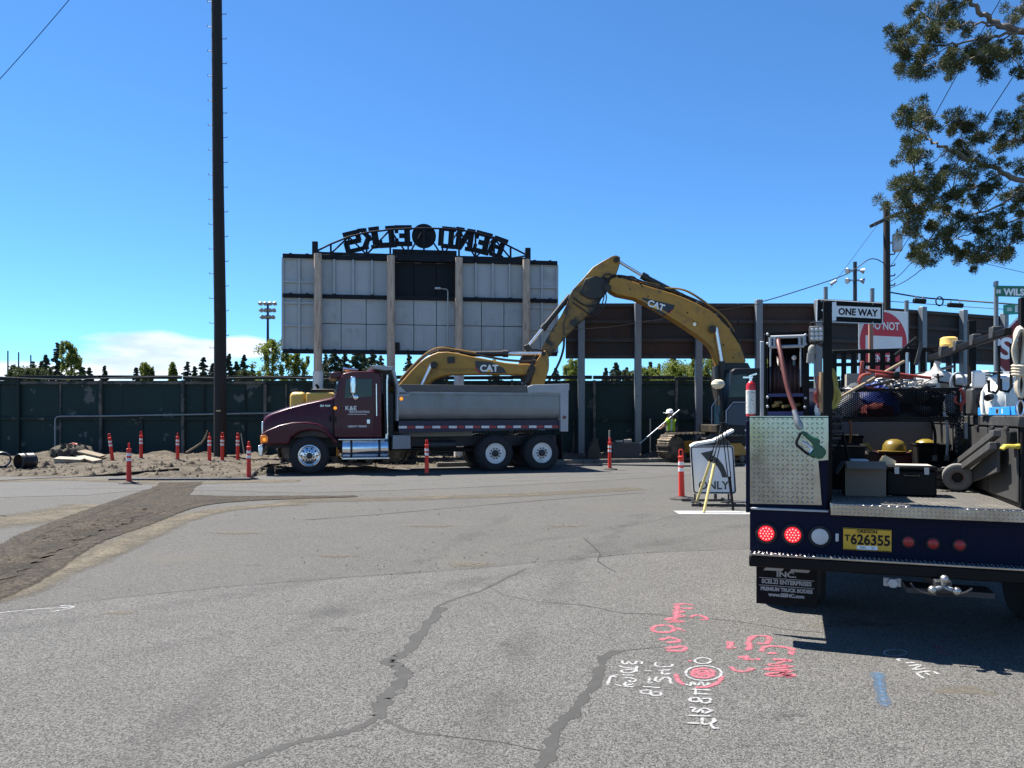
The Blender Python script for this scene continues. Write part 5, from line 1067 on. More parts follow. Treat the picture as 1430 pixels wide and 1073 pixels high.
pipe(25.5, 657, .235, .45, -22, 'short black corrugated pipe lying open toward the street'); pipe(3, 656, .23, .4, 35, 'black pipe piece cut off by the left edge of the picture')
slabm = M('broken_concrete', (.34, .30, .23), .9, var=.2, scale=3, bump=.3, bscale=20, dirt=(.25, .2, .14), dthr=.5)
def slab(px, py, d, rot, label, name='concrete_slab', mat=None, z=.0):
    q = onground(px, py); r = empty(name, q, 0, label, 'slab'); mb = MB().box((0, 0, d[2] / 2 + z), d, Matrix.Rotation(R(rot[0]), 3, 'Z') @ Matrix.Rotation(R(rot[1]), 3, 'X') @ Matrix.Rotation(R(rot[2]), 3, 'Y'))
    rg_ = random.Random(px); mb.v = [v + Vector((rg_.uniform(-.04, .04), rg_.uniform(-.04, .04), rg_.uniform(-.015, .015))) for v in mb.v]
    mk('slab', mb, mat or slabm, r, bev=.012); return r
slab(98, 650, (.75, .5, .16), (12, 4, 3), 'pale broken slab lying leftmost beside the fence'); slab(124, 649, (.85, .34, .14), (-22, 3, 9), 'long sunlit pale slab right of the others'); slab(128, 645, (.9, .3, .10), (-18, 10, 12), 'brownish plank leaning behind the sunlit slab', mat=M('old_plank', (.2, .16, .11), .9, var=.3), z=.12)
slab(240, 631, (.42, .35, .16), (20, 10, -14), 'pale stone block on top of the dirt mound', z=.05); slab(264, 634, (.35, .3, .12), (-20, 10, 8), 'small pale block beside the branch')
redm = M('faded_red_plastic', (.30, .07, .05), .6, var=.35, scale=4, dirt=(.32, .27, .22), dthr=.5, dscale=3)
for px, py, w, lab in ((103, 640, .62, 'crumpled red and grey sack heaped left beside the fence'), (121, 637, .6, 'red hollow casting on the heap beside the pale slabs')):
    q = onground(px, py); r = empty('debris_sack', q, 0, lab, 'debris'); mb = MB().ball((0, 0, w * .32), w / 2, (1, .7, .75), 16); rg_ = random.Random(px)
    mb.v = [v * rg_.uniform(.86, 1.14) for v in mb.v]; mk('body', mb, redm, r); mk('rim', MB().tube([(w * .26 * math.cos(a), -.1 + w * .2 * math.sin(a), w * .62 + .05 * math.sin(a)) for a in np.linspace(0, 6.28, 16)], .045), redm, r)
q = onground(262, 640); r = empty('fallen_branch', q, 0, 'grey bare branch propped on the dirt left of the tall pole', 'branch')
mk('limb', MB().tube([(-.05, 0, .05), (.22, .0, .22), (.52, 0, .42), (.66, 0, .62), (.74, 0, .88)], [.05, .048, .04, .035, .02], 7), M('dead_wood', (.20, .15, .10), .9, var=.3), r); mk('twig', MB().tube([(.5, 0, .4), (.58, .02, .52), (.62, .02, .7)], [.025, .02, .012], 6), MATS['dead_wood'], r)
q = onground(320, 636); r = empty('pvc_fitting', q, 0, 'small white pipe fitting lying right of the tall pole', 'pipe fitting'); mk('tee', MB().cyl((-.15, 0, .1), (.2, .05, .12), .06), whitepaint, r); mk('branch', MB().cyl((0, 0, .1), (.02, -.15, .14), .055), whitepaint, r)
q = onground(341, 640); r = empty('wooden_stake', q, 0, 'thin pale stake leaning on the dirt ahead of the dump truck', 'stake'); mk('shaft', MB().cyl((-.0, 0, 0), (-.14, .05, .75), .018, n=6), M('pale_wood', (.42, .36, .28), .8), r)
# black hose over the dirt ahead of the truck
hp = [tuple(onground(a, b) + Vector((0, 0, .03))) for a, b in ((346, 668), (356, 662), (372, 656), (392, 653), (410, 650))]
tag(mk('rubber_hose', MB().tube(smoothpts(hp, 6), .035), hose), 'black hose running from the delineator under the dump truck', 'hose')
hp = [tuple(onground(a, b) + Vector((0, 0, .03))) for a, b in ((-10, 670), (60, 666), (110, 664), (165, 662), (250, 661))]
tag(mk('cut_edge_pipe', MB().tube(smoothpts(hp, 6), .04), M('dull_black_pipe', (.012, .012, .012), .95, spec=.05)), 'long black pipe laid along the cut edge of the street at left', 'pipe')
# shrubs / dark rooty mound
for px, lab in ((54, 'dark earth and root clump beside the pipes'), (72, 'grassy dark clump at the fence foot left of the slabs')):
    q = onground(px, 645); r = empty('sod_clump', q, 0, lab, 'clump'); mb = MB().ball((0, 1.6, .1), .5, (1.1, .6, .6), 22); rg_ = random.Random(px); mb.v = [v + Vector((rg_.uniform(-.07, .07), 0, rg_.uniform(-.09, .09))) for v in mb.v]; mk('earth', mb, M('dark_earth', (.05, .042, .03), .95, var=.4, scale=5), r)
# steel box, detached bucket, stake behind the truck
q = onground(872, 639); q.y = 26.6 if q.y < 26.6 else q.y
tb = empty('trench_box', P(872, 640, 27.2), 0, 'dark steel trench box on the kerb below the worker pole', 'trench box'); tb.matrix_basis = Matrix.Translation((P(872, 640, 27.4).x, 27.4, .1))
for y in (-.35, .35): mk('side_plate', MB().bb(-.48, .48, y - .04, y + .04, 0, .58), steel_dark, tb, bev=.01)
for x in (-.4, .4): mk('spreader', MB().cyl((x, -.31, .4), (x, .31, .4), .05), steel_dark, tb)
mk('rubble', MB().bb(-.35, -.1, -.33, .1, .585, .66).bb(-.05, .22, -.3, .0, .583, .70), slabm, tb, bev=.02)
db = empty('spare_bucket', (P(834, 640, 27.3).x, 27.3, .1), 0, 'dark digging bucket lying on the dirt behind the dump truck', 'bucket')
mk('shell', MB().prism([(-.42, 0), (.5, 0), (.42, .12), (.1, .2), (.0, .55), (-.12, .62), (-.25, .58), (-.36, .3)], -.35, .35), grease, db, bev=.02); mk('ear', MB().prism([(-.18, .55), (.02, .55), (.0, .72), (-.14, .74)], -.2, -.15), grease, db, bev=.01); mk('ear', MB().prism([(-.18, .55), (.02, .55), (.0, .72), (-.14, .74)], .15, .2), grease, db, bev=.01)
for px, a, b, Y, lab in ((851, 601, 640, 27.0, 'thin pale stake directly behind the delineator at the kerb'), (868 + 40, 585, 640, 29.6, 'pale vertical stake against the fence beside the worker')):
    tag(mk('survey_stake', MB().box(((px - CX) / F * Y, Y, (EYE + (HY - a) / F * Y) / 2), (.05, .03, EYE + (HY - a) / F * Y)), MATS['pale_wood'], bev=.004), lab, 'stake')

# ============================================================ worker with a long pole
wk = empty('person', (P(938, 640, 27.9).x, 27.9, .06), R(-38), 'person in white hard hat and yellow safety vest holding a long pole', 'person')
def figure(root, joints, bones, mat, name):
    me = bpy.data.meshes.new(name); ids = {k: i for i, k in enumerate(joints)}
    me.from_pydata([joints[k][0] for k in joints], [(ids[a], ids[b]) for a, b in bones], [])
    o = bpy.data.objects.new(name, me); COL.objects.link(o); o.parent = root
    sk = o.modifiers.new('skin', 'SKIN'); sk.use_smooth_shade = True
    for k in joints:
        rr = joints[k][1]; me.skin_vertices[0].data[ids[k]].radius = rr if isinstance(rr, tuple) else (rr, rr); me.skin_vertices[0].data[ids[k]].use_root = (k == 'pelvis')
    sd_ = o.modifiers.new('sub', 'SUBSURF'); sd_.levels = 2; sd_.render_levels = 2
    me.materials.append(mat); return o
skin = M('skin', (.30, .17, .11), .55, var=.1); trousers = M('dark_work_clothes', (.018, .02, .028), .85, var=.3)
# facing left (-x)
J = {'pelvis': ((0, 0, .95), (.15, .12)), 'chest': ((-.04, 0, 1.28), (.15, .13)), 'neckb': ((-.05, 0, 1.46), (.08, .08)), 'head': ((-.07, 0, 1.60), .085), 'crown': ((-.07, 0, 1.70), .075),
     'shl': ((-.05, -.2, 1.40), .065), 'ell': ((-.20, -.27, 1.15), .048), 'wrl': ((-.40, -.17, 1.08), .035), 'hal': ((-.47, -.15, 1.10), .032),
     'shr': ((-.05, .2, 1.40), .065), 'elr': ((-.22, .24, 1.16), .048), 'wrr': ((-.36, .05, 1.20), .035), 'har': ((-.40, -.05, 1.22), .032),
     'hl': ((0, -.11, .9), .085), 'kl': ((-.06, -.13, .50), .062), 'al': ((.02, -.14, .09), .045), 'fl': ((-.16, -.15, .04), .04),
     'hr': ((0, .11, .9), .085), 'kr': ((-.02, .13, .50), .062), 'ar': ((.06, .14, .09), .045), 'fr': ((-.12, .15, .04), .04)}
BN = [('pelvis', 'chest'), ('chest', 'neckb'), ('neckb', 'head'), ('head', 'crown'), ('neckb', 'shl'), ('shl', 'ell'), ('ell', 'wrl'), ('wrl', 'hal'), ('neckb', 'shr'), ('shr', 'elr'), ('elr', 'wrr'), ('wrr', 'har'), ('pelvis', 'hl'), ('hl', 'kl'), ('kl', 'al'), ('al', 'fl'), ('pelvis', 'hr'), ('hr', 'kr'), ('kr', 'ar'), ('ar', 'fr')]
body = figure(wk, J, BN, skin, 'body')
def cloth(name, keys, bones, grow, mat):
    jj = {k: (J[k][0], tuple(x + grow for x in (J[k][1] if isinstance(J[k][1], tuple) else (J[k][1],) * 2))) for k in keys}
    return figure(wk, jj, bones, mat, name)
cloth('trousers', ['pelvis', 'hl', 'kl', 'al', 'hr', 'kr', 'ar'], [b for b in BN if b[0] in ('pelvis', 'hl', 'kl', 'hr', 'kr') and b[1] not in ('chest', 'fl', 'fr')], .018, trousers)
hiv = M('hi_vis_yellow', (.36, .58, .02), .6, var=.12, emit=None)
J['mid'] = ((-.02, 0, 1.08), (.15, .13)); J['uel'] = ((-.12, -.235, 1.27), .058); J['uer'] = ((-.13, .22, 1.28), .058)
v_ = cloth('vest', ['pelvis', 'mid', 'chest', 'neckb', 'shl', 'uel', 'shr', 'uer'], [('pelvis', 'mid'), ('mid', 'chest'), ('chest', 'neckb'), ('neckb', 'shl'), ('shl', 'uel'), ('neckb', 'shr'), ('shr', 'uer')], .03, hiv)
strip = M('vest_silver', (.5, .52, .5), .4)
for x in (-.12, .08): mk('reflective_strip', MB().box((x, -.165, 1.22), (.045, .03, .42)), strip, wk, bev=.008)
hh = mk('hard_hat', MB().lathe([(.165, 0), (.165, .012), (.135, .016), (.13, .07), (.105, .125), (.06, .15), (.015, .158)], (-.07, 0, 1.66), (-.08, 0, 1), 20), whitepaint, wk); mk('brim', MB().prism([(-.30, 1.665), (-.12, 1.67), (-.12, 1.685), (-.29, 1.68)], -.1, .1), whitepaint, hh, bev=.006)
for s in (-1, 1): mk('boot', MB().box((-.07 + (.04 if s > 0 else 0), s * .145, .05), (.28, .11, .12)), black, wk, bev=.035)
a_ = P(893, 622, 27.75) - wk.location; b_ = P(949, 573, 27.75) - wk.location
tag(mk('long_pole', MB().cyl(P(892, 621, 27.70), P(949, 572.5, 27.78), .025), galv), 'long grey pole held diagonally by the worker', 'pole')

# a second worker stands behind the photographer: seen only as the yellow reflection on the truck's plate
wk2 = empty('person', (-1.55, -2.4, 0), R(-90), 'person in yellow safety vest standing behind the viewpoint', 'person')
for ch in list(wk.children): c_ = copy_tree(ch, wk2)
# ============================================================ turn-only sign on a low stand
signwhite = M('sign_white', (.84, .85, .86), .45, var=.05); signblack = M('sign_black', (.006, .006, .0065), .5, spec=.15); signback = M('sign_back', (.4, .41, .42), .5, .5)
SYN = 14.0
os_ = empty('turn_only_sign', (P(995, 690, SYN).x, SYN, 0), 0, 'white left turn ONLY sign on a low stand beside the delineator', 'sign')
poly = [(963.5, 626), (965.5, 623), (1021.5, 622.4), (1024.5, 625), (1028.5, 687), (1026, 690), (970.5, 690), (967.5, 687)]
pn = mk('panel', MB().prism(xz(poly, SYN), SYN, SYN + .006), signwhite, os_, world=True)
fr = [(965, 626.5), (966.7, 624.6), (1020.8, 624), (1023, 626), (1026.8, 686), (1025, 688.4), (971.3, 688.4), (969.2, 686)]
for a, b in zip(fr, fr[1:] + fr[:1]): mk('border', MB().cyl(P(*a, SYN - .004), P(*b, SYN - .004), .012, n=6), signblack, pn, world=True)
aw = [(978.5, 633), (996.5, 629), (994.5, 636), (1003, 641), (1010, 650), (1014, 660), (1015.5, 667), (1008.5, 667), (1006.5, 660), (1002, 652), (996, 646), (992.5, 643.5), (991.5, 647.5)]
mk('arrow', MB().prism(xz(aw, SYN), SYN - .006, SYN - .001), M('sign_dark_grey', (.05, .055, .055), .5), pn, world=True)
mk('lettering', place(text_mesh('ONLY', .205, .001, .004, sx=1.0), P(996.5, 678.5, SYN - .004), (1, 0, .0), (0, 0, 1)), MATS['sign_dark_grey'], pn, world=True)
for px in (971, 1018): mk('stand_post', MB().box(((px - CX) / F * SYN, SYN + .03, .42), (.03, .02, .85)), steel_dark, os_, world=True)
for dy in (-.35, .45): mk('stand_foot', MB().box((P(996, 690, SYN).x, SYN + dy, .03), (.95, .04, .04)), steel_dark, os_, world=True)
for px in (971, 1018): mk('stand_foot', MB().box(((px - CX) / F * SYN, SYN + .05, .06), (.04, .84, .03)), steel_dark, os_, world=True)
bbp = [P(a, b, 14.6) for a, b in ((966, 624), (972, 620.5), (985, 618.5), (998, 616), (1008, 611), (1018, 605), (1025, 601.5))]
mb = MB(); 
for k, p in enumerate(bbp):
    mb.v += [p + Vector((0, 0, .02)), p + Vector((0, .2, .03)), p + Vector((0, .2, -.0)), p + Vector((0, 0, -.025))]
for k in range(len(bbp) - 1):
    for i in range(4): mb.f.append((4 * k + i, 4 * k + (i + 1) % 4, 4 * k + 4 + (i + 1) % 4, 4 * k + 4 + i))
mb.f += [(0, 1, 2, 3), tuple(4 * (len(bbp) - 1) + i for i in (3, 2, 1, 0))]
bo = empty('bent_board', (bbp[2].x, 14.6, 0), 0, 'curved white board lying over the stand behind the turn only sign', 'board'); mk('sheet', mb, M('board_white', (.6, .6, .56), .6), bo, world=True); mk('support', MB().box((P(1000, 640, 14.8).x, 14.85, .5), (.05, .05, 1.0)), steel_dark, bo, world=True)

# ============================================================ survey tripod with receiver
TYL = 13.2
tp = empty('survey_tripod', (P(1005, 700, TYL).x, TYL, 0), 0, 'yellow and black survey tripod in front of the turn only sign', 'tripod')
apex = P(1010, 592, TYL); yel = M('tripod_yellow', (.72, .58, .22), .5, var=.1)
for px, py, upx, upy, mat in ((971.5, 705, 996, 642, yel), (982.5, 717, 1001, 648, yel), (1024, 714, 1019, 668, black)):
    f = G(px, py); k = (592 - upy) / (592 - py) ; mid = apex.lerp(f, (upy - 592) / (py - 592))
    lg = mk('leg', MB().cyl(f.lerp(mid, .02), mid, .022, .026, 8), mat, tp, world=True)
    mk('upper_leg', MB().cyl(mid + Vector((.025, 0, 0)), apex + Vector((.03, 0, 0)), .009, n=6).cyl(mid - Vector((.025, 0, 0)), apex - Vector((.03, 0, 0)), .009, n=6), black, lg, world=True)
    mk('foot_point', MB().cyl(f.lerp(mid, .06), f + Vector((0, 0, .0)), .024, .006, 8), steel_dark, lg, world=True); mk('clamp', MB().box(mid, (.05, .045, .05)), black, lg, world=True, bev=.01)
mk('head', MB().lathe([(.05, -.03), (.055, 0), (.055, .02), (.03, .025)], apex, n=16), black, tp, world=True)
rt_ = P(1003, 541, TYL); mk('antenna_pole', MB().cyl(apex, Vector((apex.x - .06, apex.y, rt_.z)), .018), black, tp, world=True)
mk('receiver', MB().lathe([(.04, -.03), (.09, .0), (.115, .05), (.10, .10), (.05, .13)], (apex.x - .09, apex.y, rt_.z), n=20), M('receiver_cream', (.66, .6, .42), .45), tp, world=True)
mk('cable', MB().tube([(apex.x, apex.y - .02, apex.z), (apex.x - .12, apex.y - .05, apex.z + .2), (apex.x - .1, apex.y, rt_.z)], .008, 5), black, tp, world=True)

# ============================================================ service truck
tblue = M('dark_blue_paint', (.004, .006, .022), .55, var=.15, spec=.12, dirt=(.012, .012, .018), dthr=.70); tblack = M('rack_black', (.004, .004, .0045), .55, var=.3, spec=.18, dirt=(.03, .026, .022), dthr=.70)
plate = M('diamond_plate', (.40, .395, .37), .16, 1.0, var=.2, scale=5, dirt=(.20, .185, .155), dthr=.58, dscale=4, dsoft=.3)
greybox = M('scuffed_grey_box', (.05, .05, .049), .55, .2, var=.25, scale=3, dirt=(.17, .165, .155), dthr=.60, dscale=3, dsoft=.2)
redlens = M('lit_red_lamp', (.6, .01, .015), .3, emit=(1, .02, .03), es=.3); reddull = M('red_lens', (.32, .012, .015), .3); redled = M('red_led', (1, .3, .3), .3, emit=(1, .25, .25), es=1.0); clearlens = M('clear_lens', (.5, .5, .5), .3)
ST_ = empty('service_truck', (1.735, 5.61, 0), R(-20), 'dark blue service truck seen from the rear with tool boxes and loaded deck', 'service truck')
def S(px, py, v=0.0): return onplane(px, py, ST_, v)
def Sp(pts, v=0.0): return [S(a, b, v) for a, b in pts]
def S3(px, py, v): x, z = S(px, py, v); return Vector((x, v, z))
def DK(px, py, z=1.0):
    """point of the deck (height z) seen at a pixel, in truck coordinates"""
    return ST_.matrix_basis.inverted() @ G(px, py, z)
def lozenges(u0, u1, w0, w1, pitch, f, inside=None):
    """raised tread bars, f maps plate (u, w, height) to truck space"""
    mb = MB(); i = 0; u = u0 + pitch / 2
    while u < u1:
        j = 0; w = w0 + pitch / 2
        while w < w1:
            if inside is None or inside(u, w):
                s = 1 if (i + j) % 2 else -1; a, b = pitch * .44, pitch * .14; c_ = .7071
                pts = [(-a, 0), (0, -b), (a, 0), (0, b)]; vs = [f(u + c_ * (x - s * y), w + c_ * (s * x + y), 0) for x, y in pts] + [f(u - c_ * a * .5, w - s * c_ * a * .5, .0025), f(u + c_ * a * .5, w + s * c_ * a * .5, .0025)]
                mb.add(vs, [(0, 1, 4), (1, 5, 4), (1, 2, 5), (2, 3, 5), (3, 4, 5), (3, 0, 4)])
            w += pitch; j += 1
        u += pitch; i += 1
    return mb
WT = 2.48
LB = S(1157, 640)[0]; RB = 1.70; ZD = 1.0; ZB = 1.6
# side boxes
lb = mk('left_tool_box', MB().bb(0, LB - .003, .02, 3.5, .93, ZB - .004), tblue, ST_, bev=.008)
pp = Sp([(1046.5, 583.5), (1157, 583.5), (1157, 643), (1143, 644), (1148, 706), (1047, 704)])
pl_ = mk('rear_plate', MB().prism(pp, .008, .018), plate, lb, bev=.002)
x0 = S(1143, 644)[0]; zn = S(1143, 644)[1]
tg = mk('tread_pattern', lozenges(.012, LB - .012, S(1047, 704)[1] + .01, ZB - .012, .033, lambda u, w, h: (u, .0078 - h * 1.5, w), lambda u, w: not (u > x0 - .012 and w < zn + .012)), plate, pl_, smooth=False); tg['kind'] = 'stuff'
mk('top_plate', MB().bb(-.003, LB, .012, 3.5, ZB - .003, ZB + .004), plate, lb)
mk('corner_trim', MB().bb(-.028, -.001, .0, .06, .90, ZB - .03), tblue, lb, bev=.004)
for k in range(5): mk('rivet', MB().ball((-.03, .03, .98 + k * .13), .008, n=8), chrome, lb)
for k in range(3): mk('side_door', MB().bb(-.014, -.001, .12 + k * 1.12, 1.16 + k * 1.12, .97, 1.55), tblue, lb, bev=.005)
mk('inner_panel', MB().bb(LB - .002, LB + .006, .03, 3.4, ZD + .01, ZB - .02), tblack, lb)
rb = mk('right_tool_box', MB().bb(RB, WT, .02, 3.5, ZD - .07, ZB - .004), tblack, ST_, bev=.008)
for a, b in ((.05, .86), (.90, 1.55), (1.6, 3.3)):
    d_ = mk('inner_door', MB().bb(RB - .012, RB - .001, a, b, ZD + .03, ZB - .08), greybox, rb, bev=.006)
mk('lid_edge', MB().bb(RB - .02, WT + .01, .0, 3.5, ZB - .07, ZB + .006), greybox, rb, bev=.008)
mk('latch', MB().box((RB - .03, 1.56, 1.48), (.03, .06, .14)), galv, rb, bev=.006); mk('latch', MB().box((RB - .03, .1, 1.45), (.05, .08, .1)), tblack, rb, bev=.006)
mk('rear_face', MB().bb(RB + .03, WT - .01, .0, .018, ZD, ZB - .08), greybox, rb, bev=.006)
# deck, tail panel, bumper
dk = mk('deck', MB().bb(LB + .008, RB - .003, -.06, 3.5, ZD - .06, ZD), M('deck_steel', (.085, .08, .07), .75, .05, var=.2, scale=4, dirt=(.16, .14, .11), dthr=.54, dscale=3, dsoft=.2), ST_, bev=.006)
mk('deck_edge', MB().bb(LB + .01, WT, -.085, -.062, ZD - .085, ZD - .004), plate, dk, bev=.004)
ed = mk('tread_pattern', lozenges(LB + .02, WT - .01, ZD - .078, ZD - .01, .026, lambda u, w, h: (u, -.0852 - h, w)), plate, dk, smooth=False); ed['kind'] = 'stuff'
dt_ = mk('tread_pattern', lozenges(LB + .02, RB - .02, -.05, 3.3, .036, lambda u, w, h: (u, w, ZD + .0003 + h)), MATS['deck_steel'], dk, smooth=False); dt_['kind'] = 'stuff'
tp_ = mk('tail_panel', MB().bb(.0, WT, .0, .05, .62, .925), tblue, ST_, bev=.004)
tq = mk('tread_pattern', lozenges(.02, WT - .02, .64, .91, .03, lambda u, w, h: (u, -.0002 - h * .6, w)), tblue, tp_, smooth=False); tq['kind'] = 'stuff'
mk('ledge', MB().bb(.01, LB, -.02, .05, .925, .94), galv, tp_, bev=.003)
bp = mk('bumper', MB().bb(.0, WT, -.13, .05, .53, .612), tblack, ST_, bev=.012); mk('step_tread', MB().bb(.01, WT - .01, -.14, -.01, .613, .628), plate, bp, bev=.003)
bt_ = mk('tread_pattern', lozenges(.02, WT - .02, -.135, -.015, .028, lambda u, w, h: (u, w, .6283 + h)), plate, bp, smooth=False); bt_['kind'] = 'stuff'
for px, py, rr, m_, led in ((1070, 745, .058, redlens, 1), (1107, 747, .058, redlens, 1), (1145, 749.5, .058, clearlens, 0), (1268.5, 757, .034, reddull, 0), (1303, 759.5, .034, reddull, 0), (1340, 761.5, .034, reddull, 0)):
    x, z = S(px, py, -.01); g_ = mk('lamp_grommet', MB().lathe([(rr * 1.28, 0), (rr * 1.3, .014), (rr * 1.05, .02), (rr * 1.0, .012)], (x, -.001, z), (0, -1, 0), 24), rubber, tp_)
    l_ = mk('tail_lamp', MB().lathe([(rr * .99, .0), (rr * .97, .018), (rr * .6, .024), (rr * .1, .026)], (x, -.001, z), (0, -1, 0), 24), m_, tp_)
    if led:
        lm = MB()
        for q, n_ in ((0, 1), (.35, 6), (.7, 12)):
            for k in range(n_): a = 6.283 * k / n_; lm.cyl((x + rr * q * math.cos(a), -.022, z + rr * q * math.sin(a)), (x + rr * q * math.cos(a), -.0285, z + rr * q * math.sin(a)), rr * .085, n=8)
        mk('led_cluster', lm, redled, l_)
x0_, z1_ = S(1177.5, 738, -.01); x1_, z0_ = S(1245, 770, -.01); zc_ = S(1211, 754, -.01)[1]
lp = mk('licence_plate', MB().bb(x0_, x1_, -.014, -.008, zc_ - .077, zc_ + .077), M('plate_yellow', (.60, .34, .02), .5, var=.06), tp_, bev=.004)
for a, b, c, d in ((x0_ + .004, x1_ - .004, zc_ + .070, zc_ + .074), (x0_ + .004, x1_ - .004, zc_ - .074, zc_ - .070)): mk('plate_border', MB().bb(a, b, -.0155, -.0142, c, d), signblack0 if False else black, lp)
mk('lettering', place(text_mesh('626355', .098, .0005, .003, sx=.86), ((x0_ + x1_) / 2 + .02, -.0155, zc_ - .004), (1, 0, 0), (0, 0, 1)), black, lp); mk('lettering', place(text_mesh('T', .058, .0005, .002), (x0_ + .026, -.0155, zc_ + .006), (1, 0, 0), (0, 0, 1)), black, lp); mk('lettering', place(text_mesh('OREGON', .030, .0005, .001), ((x0_ + x1_) / 2, -.0155, zc_ + .056), (1, 0, 0), (0, 0, 1)), black, lp)
mk('sticker', MB().bb((x0_ + x1_) / 2 - .065, (x0_ + x1_) / 2 + .065, -.0155, -.0142, zc_ - .069, zc_ - .042), whitepaint, lp); mk('lettering', place(text_mesh('DEC     22', .022, .0003), ((x0_ + x1_) / 2, -.0162, zc_ - .056), (1, 0, 0), (0, 0, 1)), black, lp)
mk('key_slot', MB().box((*S(1169, 751, -.01)[:1], -.006, S(1169, 751, -.01)[1]), (.022, .012, .06)), clearlens, tp_, bev=.006)
# hitch, plug, flap
x, z = S(1246, 813, -.05); mk('trailer_plug', MB().cyl((x, -.10, z), (x, -.04, z), .035, n=6).bb(x - .055, x + .055, -.06, -.045, z - .03, z + .03), galv, bp, bev=.004)
hz = S(1319, 822, -.25)
h_ = mk('hitch', MB().bb(hz[0] - .05, hz[0] + .05, -.22, .3, hz[1] - .04, hz[1] + .04), steel_dark, ST_, bev=.008)
for px, py in ((1319, 809), (1302, 824), (1336, 826)):
    q = S3(px, py, -.26); mk('tow_ball', MB().ball(q, .027, n=16), M('worn_ball', (.45, .43, .40), .35, .9), h_); mk('ball_neck', MB().cyl(q, Vector((hz[0], -.2, hz[1])), .014), galv, h_)
sc_ = [S3(a, b, -.2) for a, b in ((1272, 815), (1280, 824), (1295, 829), (1320, 832), (1345, 829), (1358, 822))]
mk('safety_chain', MB().tube(smoothpts([tuple(v) for v in sc_], 4), .008, 6), steel_dark, h_); mk('hitch_bar', MB().bb(S(1266, 805, -.1)[0], S(1388, 812, -.1)[0], -.12, .1, .42, .455), steel_dark, h_)
for x0f in (.04, WT - .46):
    fl = mk('mudflap', MB().bb(x0f, x0f + .42, .12, .135, .215, .60), rubber if x0f > 1 else M('flap_rubber', (.007, .007, .008), .7, var=.3, spec=.15, dirt=(.03, .029, .028), dthr=.62), ST_)
    if x0f < 1:
        fx = x0f + .21; lg = M('flap_print', (.32, .32, .32), .6)
        def ft(t, z, s, sx_=1.0): mk('lettering', place(text_mesh(t, s, .0005, .002, sx=sx_), (fx, .1185, z), (1, 0, 0), (0, 0, 1)), lg, fl)
        ft('INC.', S(1098, 803, .12)[1], .055, 1.3); ft('SCELZI ENTERPRISES', S(1098, 814, .12)[1], .043, .88); ft('PREMIUM TRUCK BODIES', S(1098, 824.5, .12)[1], .036, .88); ft('www.SEINC.com', S(1098, 832, .12)[1], .035)
        for py in (809, 819.5): z = S(1098, py, .12)[1]; mk('lettering_rule', MB().bb(fx - .19, fx + .19, .117, .119, z - .002, z + .002), lg, fl)
        for k in (-1, 1): z = S(1098, 796, .12)[1]; mk('logo_bar', MB().prism([(fx + k * .09 - .07, z - .012), (fx + k * .09 + .06, z - .012), (fx + k * .09 + .075, z + .008), (fx + k * .09 - .055, z + .008)], .117, .119), lg, fl)
# running gear and cab
for y, d in ((1.25, 1), (5.1, 0)):
    for x, s in ((.03, 1), (WT - .03, -1)):
        Wm = Matrix.Rotation(R(90), 4, 'Z')
        t_ = mk('wheel', MB().lathe([(.24, 0), (.36, -.01), (.40, .04), (.40, .22), (.36, .26), (.24, .26)], (x, y, .40), (s, 0, 0), 32, ring=True), rubber, ST_); mk('rim', MB().lathe([(.24, .02), (.22, .01), (.2, .07), (.1, .08), (.08, .02)], (x, y, .40), (s, 0, 0), 24), chrome, t_)
        if d: mk('inner_tyre', MB().lathe([(.24, 0), (.36, 0), (.40, .04), (.40, .2), (.36, .24), (.24, .24)], (x + s * .28, y, .40), (s, 0, 0), 28), rubber, ST_)
    mk('axle', MB().cyl((.3, y, .4), (WT - .3, y, .4), .09), steel_dark, ST_)
for x in (.8, 1.6): mk('frame_rail', MB().bb(x, x + .08, .06, 6.2, .55, .75), steel_dark, ST_)
cabp = [(3.62, .75), (3.62, 1.75), (3.75, 1.93), (4.9, 1.95), (5.3, 1.5), (6.4, 1.42), (6.6, 1.2), (6.6, .6), (3.62, .6)]
mbc = MB(); mbc.prism([(a, b) for a, b in cabp], -(WT - .3), -.3); mbc.v = [Vector((-v.y, v.x, v.z)) for v in mbc.v]
cb = mk('cab', mbc, tblue, ST_, bev=.05, seg=3); mk('rear_window', MB().bb(.65, WT - .65, 3.60, 3.615, 1.38, 1.78), glass, cb)
mk('bulkhead', MB().bb(LB + .01, RB - .004, 3.42, 3.45, ZD + .004, 1.72), M('shaded_bulkhead_grey', (.10, .103, .105), .6, var=.12, scale=2, dirt=(.18, .17, .16), dthr=.6), ST_)  # grey darkened to carry the shade inside the truck bed
# headache rack
hr = mk('headache_rack', MB().bb(S(1162, 490, 3.5)[0], S(1303, 490, 3.5)[0], 3.47, 3.53, S(1230, 493, 3.5)[1], S(1230, 487.5, 3.5)[1]), tblack, ST_, bev=.006)
xa, xb_ = S(1165, 520, 3.5)[0], S(1303, 520, 3.5)[0]; zt_ = S(1230, 493, 3.5)[1]
for k in range(11): x = xa + (xb_ - xa) * k / 10; mk('slat', MB().bb(x - .026, x + .026, 3.485, 3.515, 1.70, zt_), tblack, hr)
mk('slat_rail', MB().bb(xa - .02, S(1262, 508, 3.5)[0], 3.465, 3.484, S(1230, 511, 3.5)[1], S(1230, 506, 3.5)[1]), tblack, hr)
for px, w in ((1155.5, .030), (1428.5, .022)):
    x = S(px, 560, .12)[0]; mk('rack_post', MB().bb(x - w, x + w, .09, .15, ZD - .06, S(px, 421 if px < 1300 else 416, .12)[1]), tblack, ST_, bev=.004)
